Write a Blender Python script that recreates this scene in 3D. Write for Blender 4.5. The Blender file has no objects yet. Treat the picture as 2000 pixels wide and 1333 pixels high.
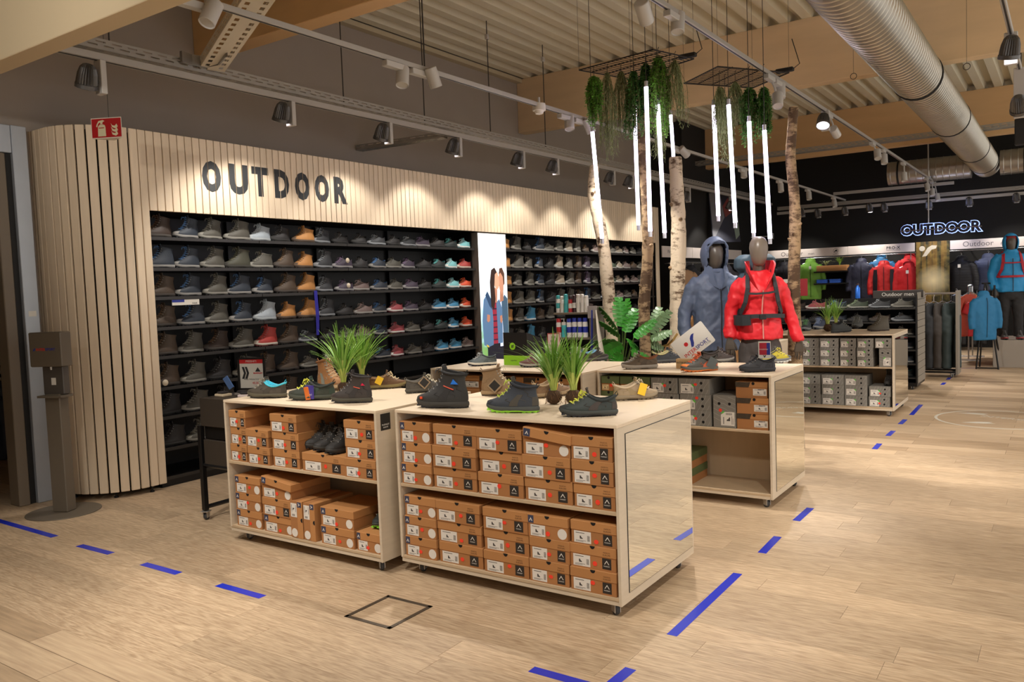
import bpy, bmesh, math, random
from math import sin, cos, pi, radians, sqrt, atan2
from mathutils import Vector, Matrix, Euler
random.seed(7)
S = bpy.context.scene
COL = S.collection

# ---------------------------------------------------------------- camera
CH = 1.6
FPX = 1584.653
YAW, PIT, ROL = radians(-34.49704), radians(3.592226), radians(2.125454)
_f = Vector((sin(YAW) * cos(PIT), cos(YAW) * cos(PIT), -sin(PIT)))
_r = Vector((cos(YAW), -sin(YAW), 0))
_d = _f.cross(_r)
R2 = cos(ROL) * _r + sin(ROL) * _d
D2 = -sin(ROL) * _r + cos(ROL) * _d
cam = bpy.data.cameras.new('camera')
cam.sensor_width = 36.0
cam.sensor_fit = 'HORIZONTAL'
cam.lens = 36.0 * FPX / 2000.0
cam.clip_start = 0.05
cam.clip_end = 200
camo = bpy.data.objects.new('camera', cam)
COL.objects.link(camo)
m = Matrix((R2, -D2, -_f)).transposed().to_4x4()
m.translation = Vector((0, 0, CH))
camo.matrix_world = m
S.camera = camo


def at(px, py, ax, val):
    """the real point on a world plane that shows at pixel (px, py) of the 2000 x 1333 photograph"""
    d = R2 * ((px - 1000) / FPX) + D2 * ((py - 666.5) / FPX) + _f
    o = Vector((0, 0, CH))
    i = 'xyz'.index(ax)
    return o + d * ((val - o[i]) / d[i])


# ---------------------------------------------------------------- world, exposure, lamps
S.view_settings.view_transform = 'Standard'
S.view_settings.look = 'None'
S.view_settings.gamma = 1.0
S.view_settings.use_curve_mapping = False
S.view_settings.exposure = 0.12
W = bpy.data.worlds.new('world')
S.world = W
W.use_nodes = True
W.node_tree.nodes['Background'].inputs[0].default_value = (1.0, 0.955, 0.90, 1)
W.node_tree.nodes['Background'].inputs[1].default_value = 1.2
WARM = (1.0, 0.945, 0.875)
COOL = (1.0, 0.93, 0.86)


def spot(name, loc, target, power, angle=50, blend=0.6, color=WARM, size=0.05):
    l = bpy.data.lights.new(name, 'SPOT')
    l.energy = power
    l.spot_size = radians(angle)
    l.spot_blend = blend
    l.color = color
    l.shadow_soft_size = size
    o = bpy.data.objects.new(name, l)
    COL.objects.link(o)
    o.location = loc
    dirv = Vector(target) - Vector(loc)
    o.rotation_euler = dirv.to_track_quat('-Z', 'Y').to_euler()
    return o


# the track lamps of the shop behind and beside the camera, out of frame (same tracks, carried on)
for (x, y, tx, ty, p) in ((-4.0, 1.2, -4.6, 2.4, 400), (-4.0, 2.2, -3.6, 3.2, 240), (-2.2, 1.4, -2.4, 3.0, 300), (-2.2, 2.6, -1.2, 3.4, 220),
                          (-0.4, 1.6, -0.6, 3.4, 300), (-0.4, 3.4, -0.9, 5.0, 220), (1.4, 3.6, 0.4, 5.4, 220), (1.4, 6.0, 0.4, 8.0, 300),
                          (-0.3, 5.6, -0.8, 7.4, 260), (1.0, 9.0, 0.0, 11.0, 300), (-5.2, 1.8, -5.2, 2.4, 100), (0.6, 12.0, -0.6, 14.0, 260)):
    spot('unseen_lamp_light', (x, y, 3.3), (tx, ty, 0.0), p * 0.50, 75, 0.8, WARM, 0.06)

spot('unseen_lamp_light', (-4.0, 0.3, 3.2), (-5.0, 2.5, 3.6), 110, 90, 0.9, WARM, 0.06)  # unseen lamp added to brighten the bulkhead face

# ---------------------------------------------------------------- small tools


def lin(c):
    c = c / 255.0
    return c / 12.92 if c <= 0.04045 else ((c + 0.055) / 1.055) ** 2.4


def rgb(*c):
    if len(c) == 1:
        h = c[0].lstrip('#')
        c = (int(h[0:2], 16), int(h[2:4], 16), int(h[4:6], 16))
    return (lin(c[0]), lin(c[1]), lin(c[2]), 1.0)


MATS = {}


def mat(name, color, rough=0.6, metal=0.0, var=0.0, vscale=8.0, stretch=(1, 1, 1), bump=0.0, bscale=60.0, emit=None, estr=0.0, spec=0.5, rnd=0.0, alpha=None, sheen=0.0):
    """a procedural material: base colour mixed by noise, fine bump, optional per-object tint"""
    if name in MATS:
        return MATS[name]
    M = bpy.data.materials.new(name)
    M.use_nodes = True
    N, L = M.node_tree.nodes, M.node_tree.links
    b = N['Principled BSDF']
    col = rgb(*color) if isinstance(color, (tuple, list)) else rgb(color)
    b.inputs['Roughness'].default_value = rough
    b.inputs['Metallic'].default_value = metal
    b.inputs['Specular IOR Level'].default_value = spec
    if sheen:
        b.inputs['Sheen Weight'].default_value = sheen
    tc = N.new('ShaderNodeTexCoord')
    mp = N.new('ShaderNodeMapping')
    mp.inputs['Scale'].default_value = stretch
    L.new(tc.outputs['Object'], mp.inputs['Vector'])
    nz = N.new('ShaderNodeTexNoise')
    nz.inputs['Scale'].default_value = vscale
    nz.inputs['Detail'].default_value = 5
    L.new(mp.outputs[0], nz.inputs['Vector'])
    mx = N.new('ShaderNodeMix')
    mx.data_type = 'RGBA'
    v = max(var, 0.03)
    mx.inputs[6].default_value = tuple(c * (1 - v) for c in col[:3]) + (1,)
    mx.inputs[7].default_value = tuple(min(1.0, c * (1 + v)) for c in col[:3]) + (1,)
    L.new(nz.outputs[0], mx.inputs[0])
    out = mx.outputs[2]
    if rnd:
        oi = N.new('ShaderNodeObjectInfo')
        mr = N.new('ShaderNodeMapRange')
        mr.inputs[3].default_value = 1 - rnd
        mr.inputs[4].default_value = 1 + rnd
        L.new(oi.outputs['Random'], mr.inputs[0])
        hv = N.new('ShaderNodeHueSaturation')
        L.new(mr.outputs[0], hv.inputs['Value'])
        L.new(out, hv.inputs['Color'])
        out = hv.outputs[0]
    L.new(out, b.inputs['Base Color'])
    if bump:
        n2 = N.new('ShaderNodeTexNoise')
        n2.inputs['Scale'].default_value = bscale
        n2.inputs['Detail'].default_value = 3
        L.new(mp.outputs[0], n2.inputs['Vector'])
        bp = N.new('ShaderNodeBump')
        bp.inputs['Strength'].default_value = bump
        bp.inputs['Distance'].default_value = 0.005
        L.new(n2.outputs[0], bp.inputs['Height'])
        L.new(bp.outputs[0], b.inputs['Normal'])
    if emit:
        b.inputs['Emission Color'].default_value = rgb(*emit) if isinstance(emit, (tuple, list)) else rgb(emit)
        b.inputs['Emission Strength'].default_value = estr
    MATS[name] = M
    return M


class MB:
    """collects geometry, then builds one mesh object"""

    def __init__(s):
        s.v = []
        s.f = []

    def add(s, vs, fs):
        n = len(s.v)
        s.v += [tuple(v) for v in vs]
        s.f += [tuple(i + n for i in f) for f in fs]
        return s

    def bx(s, x0, x1, y0, y1, z0, z1, M=None):
        vs = [Vector((x, y, z)) for z in (z0, z1) for y in (y0, y1) for x in (x0, x1)]
        if M is not None:
            vs = [M @ v for v in vs]
        return s.add(vs, [(0, 2, 3, 1), (4, 5, 7, 6), (0, 1, 5, 4), (2, 6, 7, 3), (0, 4, 6, 2), (1, 3, 7, 5)])

    def cbox(s, x0, x1, y0, y1, z0, z1, c=0.002):
        """box with all its edges chamfered on top and sides (44 triangles)"""
        vs = []
        for z, i in ((z0, c), (z0 + c, 0), (z1 - c, 0), (z1, c)):
            k = c
            a, b, d, e = x0 + i, x1 - i, y0 + i, y1 - i
            vs += [(a + k, d, z), (b - k, d, z), (b, d + k, z), (b, e - k, z), (b - k, e, z), (a + k, e, z), (a, e - k, z), (a, d + k, z)]
        fs = [tuple(range(7, -1, -1)), tuple(range(24, 32))]
        for r in range(3):
            for j in range(8):
                a = r * 8 + j
                b = r * 8 + (j + 1) % 8
                fs.append((a, b, b + 8, a + 8))
        return s.add(vs, fs)

    def ring(s, rings, cap0=True, cap1=True, close=True):
        n = len(rings[0])
        vs = [p for r in rings for p in r]
        fs = []
        for k in range(len(rings) - 1):
            for j in range(n if close else n - 1):
                a, b = k * n + j, k * n + (j + 1) % n
                fs.append((a, b, b + n, a + n))
        if cap0:
            fs.append(tuple(range(n - 1, -1, -1)))
        if cap1:
            fs.append(tuple(range((len(rings) - 1) * n, len(rings) * n)))
        return s.add(vs, fs)

    def tube(s, pts, r, n=8, cap=True, flat=None):
        """a tube along points; r a number or one per point"""
        pts = [Vector(p) for p in pts]
        rs = r if isinstance(r, (list, tuple)) else [r] * len(pts)
        rings = []
        up = None
        for i, p in enumerate(pts):
            t = (pts[min(i + 1, len(pts) - 1)] - pts[max(i - 1, 0)])
            if t.length < 1e-9:
                t = Vector((0, 0, 1))
            t.normalize()
            if up is None:
                up = Vector((0, 0, 1)) if abs(t.z) < 0.9 else Vector((1, 0, 0))
            u = (up - t * up.dot(t)).normalized()
            w = t.cross(u)
            up = u
            fx = flat or 1.0
            rings.append([p + (u * sin(2 * pi * j / n) * fx + w * cos(2 * pi * j / n)) * rs[i] for j in range(n)])
        return s.ring(rings, cap, cap)

    def cyl(s, p0, p1, r0, r1=None, n=16, cap=True):
        return s.tube([p0, p1], [r0, r0 if r1 is None else r1], n, cap)

    def lathe(s, prof, n=16, c=(0, 0), M=None):
        rings = []
        for (r, z) in prof:
            ring = [Vector((c[0] + r * cos(2 * pi * j / n), c[1] + r * sin(2 * pi * j / n), z)) for j in range(n)]
            rings.append([M @ p for p in ring] if M is not None else ring)
        return s.ring(rings)

    def prism(s, poly, f0, f1):
        """poly: list of 2-D points; f0, f1 map (a, b) to 3-D points of the two faces"""
        n = len(poly)
        vs = [f0(a, b) for a, b in poly] + [f1(a, b) for a, b in poly]
        fs = [tuple(range(n - 1, -1, -1)), tuple(range(n, 2 * n))]
        fs += [(i, (i + 1) % n, n + (i + 1) % n, n + i) for i in range(n)]
        return s.add(vs, fs)

    def mesh(s, name, smooth=False, angle=40):
        me = bpy.data.meshes.new(name)
        me.from_pydata(s.v, [], s.f)
        bm = bmesh.new()
        bm.from_mesh(me)
        bmesh.ops.recalc_face_normals(bm, faces=bm.faces)
        bm.to_mesh(me)
        bm.free()
        if smooth:
            me.shade_smooth()
            me.set_sharp_from_angle(angle=radians(angle))
        return me

    def build(s, name, material, parent=None, smooth=False, angle=40, loc=None):
        return place(name, s.mesh(name, smooth, angle), material, parent, loc)


def place(name, me, material=None, parent=None, loc=None, rot=None, scale=None):
    o = bpy.data.objects.new(name, me)
    COL.objects.link(o)
    if material is not None:
        if not me.materials:
            me.materials.append(None)
        o.material_slots[0].link = 'OBJECT'
        o.material_slots[0].material = material
    if parent is not None:
        o.parent = parent
    if loc is not None:
        o.location = loc
    if rot is not None:
        o.rotation_euler = rot
    if scale is not None:
        o.scale = scale
    return o


def tag(o, label, cat, group=None):
    o['label'] = label
    o['category'] = cat
    if group:
        o['group'] = group
    return o


def thing(name, label, cat, loc=(0, 0, 0), rz=0.0, group=None, rot=None):
    o = bpy.data.objects.new(name, None)
    o.empty_display_size = 0.05
    COL.objects.link(o)
    o.location = loc
    o.rotation_euler = rot if rot is not None else (0, 0, rz)
    return tag(o, label, cat, group)


def struct(o):
    o['kind'] = 'structure'
    return o


TXT = {}


def text_mesh(body, size, ext=0.0006, spacing=1.0, bold=0.0):
    key = (body, size, ext, spacing, bold)
    if key in TXT:
        return TXT[key]
    c = bpy.data.curves.new('lettering', 'FONT')
    c.body = body
    c.size = size
    c.extrude = ext
    c.offset = bold
    c.space_character = spacing
    c.align_x = 'CENTER'
    c.align_y = 'CENTER'
    c.resolution_u = 3
    o = bpy.data.objects.new('lettering', c)
    COL.objects.link(o)
    bpy.context.view_layer.update()
    me = bpy.data.meshes.new_from_object(o.evaluated_get(bpy.context.evaluated_depsgraph_get()))
    bpy.data.objects.remove(o)
    me.materials.clear()
    me.name = 'lettering'
    TXT[key] = me
    return me


def text(body, size, material, parent, loc, rot, ext=0.0006, spacing=1.0, bold=0.0, name='lettering'):
    return place(name, text_mesh(body, size, ext, spacing, bold), material, parent, loc, rot)


ORD = ['first', 'second', 'third', 'fourth', 'fifth', 'sixth', 'seventh', 'eighth', 'ninth', 'tenth', 'eleventh', 'twelfth', 'thirteenth',
       'fourteenth', 'fifteenth', 'sixteenth', 'seventeenth', 'eighteenth', 'nineteenth', 'twentieth']

# facing rotations for flat print: text lies in XY, reading +X, normal +Z
FACE_MY = (pi / 2, 0, 0)           # faces -Y (towards the camera side)
FACE_PX = (pi / 2, 0, pi / 2)      # faces +X (from the left wall into the shop)
# ================================================================ THE SETTING
FX = -6.40      # face of the slatted cladding
WX = -7.10      # plane of the left wall


def plank_material():
    M = bpy.data.materials.new('oak_plank')
    M.use_nodes = True
    N, L = M.node_tree.nodes, M.node_tree.links
    b = N['Principled BSDF']
    tc = N.new('ShaderNodeTexCoord')
    oi = N.new('ShaderNodeObjectInfo')
    mp = N.new('ShaderNodeMapping')
    mp.inputs['Scale'].default_value = (0.55, 5.5, 1)
    mul = N.new('ShaderNodeMath')
    mul.operation = 'MULTIPLY'
    mul.inputs[1].default_value = 57.0
    L.new(oi.outputs['Random'], mul.inputs[0])
    cx = N.new('ShaderNodeCombineXYZ')
    for i in range(3):
        L.new(mul.outputs[0], cx.inputs[i])
    L.new(tc.outputs['Object'], mp.inputs['Vector'])
    L.new(cx.outputs[0], mp.inputs['Location'])
    n1 = N.new('ShaderNodeTexNoise')
    n1.inputs['Scale'].default_value = 2.2
    n1.inputs['Detail'].default_value = 2
    L.new(mp.outputs[0], n1.inputs['Vector'])
    mb = N.new('ShaderNodeMath')          # growth rings: contour lines of a stretched noise
    mb.operation = 'MULTIPLY'
    mb.inputs[1].default_value = 62.0
    L.new(n1.outputs[0], mb.inputs[0])
    sn = N.new('ShaderNodeMath')
    sn.operation = 'SINE'
    L.new(mb.outputs[0], sn.inputs[0])
    n2 = N.new('ShaderNodeTexNoise')
    n2.inputs['Scale'].default_value = 26
    n2.inputs['Detail'].default_value = 6
    L.new(mp.outputs[0], n2.inputs['Vector'])
    add = N.new('ShaderNodeMath')
    add.operation = 'MULTIPLY_ADD'
    add.inputs[1].default_value = 0.10
    L.new(sn.outputs[0], add.inputs[0])
    L.new(n2.outputs[0], add.inputs[2])
    cr = N.new('ShaderNodeValToRGB')
    cr.color_ramp.elements[0].position = 0.22
    cr.color_ramp.elements[0].color = rgb(162, 135, 106)
    cr.color_ramp.elements[1].position = 0.82
    cr.color_ramp.elements[1].color = rgb(212, 187, 154)
    L.new(add.outputs[0], cr.inputs[0])
    mr = N.new('ShaderNodeMapRange')
    mr.inputs[3].default_value = 0.86
    mr.inputs[4].default_value = 1.10
    L.new(oi.outputs['Random'], mr.inputs[0])
    hv = N.new('ShaderNodeHueSaturation')
    L.new(mr.outputs[0], hv.inputs['Value'])
    L.new(cr.outputs[0], hv.inputs['Color'])
    L.new(hv.outputs[0], b.inputs['Base Color'])
    b.inputs['Roughness'].default_value = 0.42
    bp = N.new('ShaderNodeBump')
    bp.inputs['Strength'].default_value = 0.06
    bp.inputs['Distance'].default_value = 0.002
    L.new(n2.outputs[0], bp.inputs['Height'])
    L.new(bp.outputs[0], b.inputs['Normal'])
    return M


def far_floor_material():
    M = bpy.data.materials.new('oak_floor_far')
    M.use_nodes = True
    N, L = M.node_tree.nodes, M.node_tree.links
    b = N['Principled BSDF']
    tc = N.new('ShaderNodeTexCoord')
    bt = N.new('ShaderNodeTexBrick')
    bt.offset = 0.37
    bt.inputs['Scale'].default_value = 1.0
    bt.inputs['Mortar Size'].default_value = 0.0015
    bt.inputs['Brick Width'].default_value = 1.219
    bt.inputs['Row Height'].default_value = 0.179
    bt.inputs['Color1'].default_value = rgb(168, 142, 112)
    bt.inputs['Color2'].default_value = rgb(200, 174, 142)
    bt.inputs['Mortar'].default_value = rgb(110, 88, 64)
    L.new(tc.outputs['Object'], bt.inputs['Vector'])
    mp = N.new('ShaderNodeMapping')
    mp.inputs['Scale'].default_value = (0.5, 7, 1)
    L.new(tc.outputs['Object'], mp.inputs['Vector'])
    nz = N.new('ShaderNodeTexNoise')
    nz.inputs['Scale'].default_value = 7
    nz.inputs['Detail'].default_value = 6
    L.new(mp.outputs[0], nz.inputs['Vector'])
    mx = N.new('ShaderNodeMix')
    mx.data_type = 'RGBA'
    mx.blend_type = 'OVERLAY'
    mx.inputs[0].default_value = 0.45
    L.new(bt.outputs[0], mx.inputs[6])
    L.new(nz.outputs[0], mx.inputs[7])
    L.new(mx.outputs[2], b.inputs['Base Color'])
    b.inputs['Roughness'].default_value = 0.45
    return M


oak = plank_material()
oak_far = far_floor_material()
Y0, PW = 1.944, 0.179
NR = 34
YE = Y0 + NR * PW
fl = MB()
fl.bx(-13, 3.5, -4.0, 21, -0.06, -0.0045)
fl.bx(-13, 3.5, YE, 21, -0.0045, 0)
fl.bx(0.72, 3.5, -4.0, YE, -0.0045, 0)
fl.bx(-13, 0.72, -4.0, Y0, -0.0045, 0)
fl.bx(-13, -7.62, Y0, YE, -0.0045, 0)
floor = struct(fl.build('floor', oak_far))
PL = 1.219
pm = MB().cbox(0.0006, PL - 0.0006, 0.0005, PW - 0.0005, -0.0045, 0, 0.0006).mesh('plank')
rp = random.Random(3)
npk = 0
for r in range(NR):
    y = Y0 + r * PW
    off = rp.uniform(0, PL)
    xl = max(-7.62, -2.5 * y - 0.6)
    x = -7.62 - off
    while x < 0.72:
        a, b = max(x, -7.62), min(x + PL, 0.72)
        if b > xl and b - a > 0.05:
            if b - a > PL - 0.01:
                me = pm
            else:
                me = MB().cbox(0.0006, b - a - 0.0006, 0.0005, PW - 0.0005, -0.0045, 0, 0.0006).mesh('plank')
            place('plank', me, oak, floor, (a, y, 0))
            npk += 1
        x += PL
    if xl > -7.62:      # the part of the row left of the picture
        pass

wall_grey = mat('taupe_wall_paint', (156, 145, 134), 0.85, var=0.05, vscale=3, bump=0.05, bscale=120)
wall_black = mat('black_wall_paint', (24, 22, 20), 0.8, var=0.08, vscale=2)
w = MB()
w.bx(WX - 0.15, WX, 3.33, 15.6, 0, 5.1)
w.bx(WX - 0.15, WX, -4.0, 3.33, 3.03, 5.1)
struct(w.build('wall_left', wall_grey))
w = MB()
w.bx(WX - 0.15, WX, 15.6, 20, 0, 5.1)
w.bx(WX, FX - 0.02, 15.62, 20, 0, 4.86)
struct(w.build('wall_left', wall_black))
w = MB()
w.bx(WX - 0.15, 3.5, 20.0, 20.15, 0, 5.1)
struct(w.build('wall_back', wall_black))
struct(MB().bx(-13, 3.5, -4.1, -4.0, 0, 5.1).build('wall_front_blocker', mat('warm_blocker_wall', (150, 132, 112), 0.8)))  # unseen wall added to block world light from behind the camera
struct(MB().bx(-13, -7.26, -4.0, 8, 3.9, 4.0).build('ceiling', mat('side_room_ceiling', (190, 176, 150), 0.8)))
struct(MB().bx(-13, -7.26, 8, 8.1, 0, 3.9).bx(-13, -12.9, -4, 8, 0, 3.9).build('wall_side', mat('far_room_wall', (176, 158, 130), 0.8)))

# ceiling: trapezoidal steel deck, ribs running along the depth
deck = mat('cream_steel_deck', (220, 212, 188), 0.55, var=0.04, vscale=2)
c = MB()
pts = []
x = WX
while x < 3.4:
    pts += [(x, 4.97), (x + 0.09, 4.97), (x + 0.13, 4.86), (x + 0.25, 4.86), (x + 0.28, 4.97)]
    x += 0.28
prof = [(a, b) for a, b in pts] + [(pts[-1][0], 5.02), (WX, 5.02)]
c.prism(prof, lambda a, b: (a, -4.0, b), lambda a, b: (a, 20.1, b))
struct(c.build('ceiling', deck))
struct(MB().bx(WX, WX + 0.1, 1.0, 20, 4.80, 4.86).build('trim_1', mat('cream_edge_strip', (190, 176, 146), 0.6)))

# laminated beams
beam_m = mat('pale_plywood_beam', (224, 196, 156), 0.6, var=0.16, vscale=1.6, stretch=(0.7, 1, 3.5), bump=0.05, bscale=20)
beam_o = mat('honey_plywood_beam', (218, 178, 128), 0.6, var=0.14, vscale=1.6, stretch=(0.7, 1, 3.5), bump=0.05, bscale=20)
for (y, z0, z1, m_) in ((5.0, 4.00, 4.86, beam_o), (10.72, 4.04, 4.86, beam_m), (16.9, 4.03, 4.86, beam_o)):
    struct(MB().cbox(WX, 3.5, y, y + 0.2, z0, z1, 0.006).build('ceiling_beam', m_))
    for bx_ in (WX + 0.1,):
        pass
# white boxed bulkhead hanging near the entrance
struct(MB().cbox(-9.5, 3.0, 2.50, 2.65, at(140, 60, 'y', 2.5).z, 4.9, 0.004).build('bulkhead', mat('cream_board', (216, 196, 160), 0.7, var=0.03, vscale=1.2)))

# ---------------------------------------------------------------- gate frame at far left
galv = mat('galvanised_steel', (176, 182, 190), 0.45, metal=0.35, var=0.10, vscale=5)
taupe_metal = mat('taupe_lacquer', (112, 100, 84), 0.55, var=0.04)
dark_rubber = mat('dark_rubber', (24, 22, 20), 0.7)
d = struct(bpy.data.objects.new('door_1', None))
COL.objects.link(d)
MB().cbox(-7.05, -6.95, 3.185, 3.30, 0, 3.06, 0.004).build('gate_post', galv, d)
MB().cbox(-7.05, -6.96, 1.0, 3.184, 2.84, 3.06, 0.004).build('gate_lintel', galv, d)
MB().cbox(-7.12, -6.96, 3.045, 3.13, 0, 2.835, 0.006).build('gate_leaf_edge', taupe_metal, d)
MB().bx(-7.12, -6.99, 3.13, 3.185, 0, 2.835).build('gate_slot_fill', dark_rubber, d)  # black strips filling the slots of the gate frame
MB().bx(-7.12, -6.96, 1.0, 3.045, 2.80, 2.838).build('gate_slot_fill', dark_rubber, d)
st = MB().cbox(-6.9495, -6.949, 3.215, 3.275, 1.53, 1.575, 0.0002).build('rating_plate', mat('white_paper', (226, 222, 212), 0.7), d)

# ---------------------------------------------------------------- slatted cladding with OUTDOOR lettering
slat_m = mat('pale_oak_slat', (226, 206, 178), 0.55, var=0.10, vscale=6, stretch=(5, 5, 0.5), rnd=0.05)
black_core = mat('black_cladding_core', (16, 14, 13), 0.8)
clad = tag(bpy.data.objects.new('slatted_cladding', None), 'pale oak slat cladding that frames the shoe wall, with dark OUTDOOR lettering', 'wall cladding')
COL.objects.link(clad)
SP, SW = 0.0735, 0.0660
ZB, ZT = 2.385, 3.052
GY = 3.841           # first measured joint
short = MB().cbox(-0.022, 0, 0.0, SW, ZB, ZT, 0.003).mesh('slat')
full = MB().cbox(-0.022, 0, 0.0, SW, 0.05, ZT, 0.003).mesh('slat')
joints = []
k = 0
y = GY + 0.0075
while y < 14.30:
    me = full if (y < 3.97 or y > 14.15) else short
    place('slat', me, slat_m, clad, (FX, y, 0))
    joints.append((y - 0.0075, y))
    y += SP
YEND = y
# curved corner
RC = 0.46
cxc, cyc = FX - RC, GY
ang = 0.0
n_arc = 0
while ang < pi / 2 + 0.01:
    a = ang + (SW / 2 + 0.012) / RC
    o = place('slat', full, slat_m, clad, None)
    # slat face normal turns from +X towards -Y
    o.rotation_euler = (0, 0, -a)
    cpos = Vector((cxc + RC * cos(a), cyc - RC * sin(a), 0))
    o.location = cpos - Matrix.Rotation(-a, 3, 'Z') @ Vector((0, SW / 2, 0))
    ang += (SW + 0.015) / RC
    n_arc += 1
for i in range(4):
    o = place('slat', full, slat_m, clad, None)
    o.rotation_euler = (0, 0, -pi / 2)
    o.location = (cxc - 0.02 - i * SP - SW / 2, cyc - RC, 0)
core = MB()
core.bx(WX + 0.01, FX - 0.08, 3.995, YEND, ZB + 0.01, ZT - 0.02)
core.ring([[Vector((cxc + (RC - 0.09) * cos(t * pi / 16), cyc - (RC - 0.09) * sin(t * pi / 16), z)) for t in range(9)] + [Vector((WX + 0.02, cyc - RC + 0.09, z)), Vector((WX + 0.02, 3.98, z)), Vector((FX - 0.09, 3.98, z))] for z in (0.06, ZT - 0.02)])
core.build('backing', black_core, clad)
rail = MB()
for z in (0.35, 1.1, 1.9, 2.75):
    rail.tube([(cxc + (RC - 0.05) * cos(t), cyc - (RC - 0.05) * sin(t), z) for t in [i * pi / 20 for i in range(11)]], 0.018, 6)
rail.build('curved_rail', mat('black_metal', (22, 21, 21), 0.5, metal=0.3), clad)
fe = MB()
for (fx_, fy_) in ((-6.42, 3.86), (-6.52, 3.60), (-6.86, 3.44)):
    fe.lathe([(0.018, 0.0), (0.018, 0.012), (0.007, 0.014), (0.007, 0.06)], 10, (fx_, fy_))
fe.build('foot', MATS['black_metal'], clad)

ink = mat('charcoal_print', (44, 46, 48), 0.6)


def cut_text(body, size, y0, y1, z0, z1, gaps):
    me = text_mesh(body, size, 0.0008, 1.05, 0.017)
    bm = bmesh.new()
    bm.from_mesh(me)
    xs = [v.co.x for v in bm.verts]
    ys = [v.co.y for v in bm.verts]
    sx, sy = (y1 - y0) / (max(xs) - min(xs)), (z1 - z0) / (max(ys) - min(ys))
    mx_, my_ = min(xs), min(ys)
    for v in bm.verts:
        v.co = Vector((v.co.z, y0 + (v.co.x - mx_) * sx, z0 + (v.co.y - my_) * sy))
    for g0, g1 in gaps:
        if y0 - 0.1 < g0 < y1 + 0.1:
            for g in (g0, g1):
                bmesh.ops.bisect_plane(bm, geom=bm.verts[:] + bm.edges[:] + bm.faces[:], plane_co=(0, g, 0), plane_no=(0, 1, 0))
            kill = [f for f in bm.faces if g0 < f.calc_center_median().y < g1]
            bmesh.ops.delete(bm, geom=kill, context='FACES')
    out = bpy.data.meshes.new('letter')
    bm.to_mesh(out)
    bm.free()
    return out


lw = [('O', 4.515, 4.712), ('U', 4.80, 5.01), ('T', 5.055, 5.25), ('D', 5.32, 5.50), ('O', 5.575, 5.765), ('O', 5.835, 6.03), ('R', 6.10, 6.29)]
for ch, a, b in lw:
    place('letter', cut_text(ch, 0.3, a, b, 2.585, 2.865, joints), ink, clad, (FX + 0.0012, 0, 0))

# ---------------------------------------------------------------- black shelving in the shoe wall
blk = mat('black_shelf_steel', (20, 19, 19), 0.42, metal=0.2, var=0.05)
blk_edge = mat('grey_shelf_lip', (58, 56, 54), 0.4, metal=0.5)
SHZ = [2.165, 1.900, 1.650, 1.388, 1.138, 0.868, 0.612, 0.337, 0.085]
units = []
ub = [(3.985, 5.14), (5.14, 6.30), (6.30, 7.46), (7.46, 8.60), (9.28, 10.52), (10.52, 11.76), (11.76, 13.0), (13.0, 14.22)]
for i, (a, b) in enumerate(ub):
    side = 'left of the light box' if i < 4 else 'right of the light box'
    n = i if i < 4 else i - 4
    t = thing('shoe_shelf_unit', f'black steel shoe shelving unit {side}, {ORD[n]} bay counted from the left', 'shelf', (0, 0, 0), 0, 'bays of the shoe wall')
    MB().bx(-6.99, -6.965, a, b, 0.0, 2.39).build('back_panel', blk, t)
    for yy in (a, b - 0.012):
        MB().bx(-6.965, -6.50, yy, yy + 0.012, 0.0, 2.384).build('upright', blk, t) if (yy == a and i in (0, 4)) or (yy != a and i in (3, 7)) else MB().bx(-6.965, -6.92, yy, yy + 0.03 if yy == a else yy + 0.012, 0.0, 2.384).build('upright', blk, t)
    for z in SHZ:
        s_ = MB().bx(-6.964, -6.452, a + 0.003, b - 0.003, z - 0.022, z).build('shelf', blk, t)
        MB().bx(-6.4515, -6.448, a + 0.003, b - 0.003, z - 0.024, z + 0.004).build('shelf_lip', blk_edge, s_)
struct(MB().bx(-6.95, -6.47, 3.985, 14.22, 0.0, 0.06).build('baseboard_left', blk))

# ---------------------------------------------------------------- far left corridor seen past the gate
t = thing('sports_shelf', 'tall shelf of trainers glimpsed through the gate at far left', 'shelf', (-9.2, 0, 0))
cream = mat('cream_laminate', (214, 198, 170), 0.6)
MB().bx(-0.5, -0.45, 3.2, 4.7, 0, 3.6).build('back_panel', cream, t)
for z in (1.02, 1.30, 1.56, 1.82):
    MB().bx(-0.45, 0.0, 3.2, 4.7, z - 0.03, z).build('shelf', blk, t)
sg = MB().bx(0.0, 0.01, 3.2, 4.7, 2.05, 2.24).build('sign_panel', mat('white_sign', (224, 214, 200), 0.6), t)
# ================================================================ UNDER THE CEILING
rail_grey = mat('silver_rail_paint', (176, 172, 166), 0.45, metal=0.2)
lamp_grey = mat('silver_lamp_paint', (190, 186, 180), 0.5, metal=0.1)
lamp_white = mat('white_lamp_paint', (214, 208, 200), 0.5)
lamp_dark = mat('dull_aluminium', (96, 94, 92), 0.4, metal=0.6)
lens_on = mat('lit_lens', (255, 250, 255), 0.4, emit=(255, 246, 255), estr=9.0)
lens_off = mat('unlit_lens', (96, 88, 84), 0.25)
wire_m = mat('steel_wire', (70, 66, 62), 0.5, metal=0.5)


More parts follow.
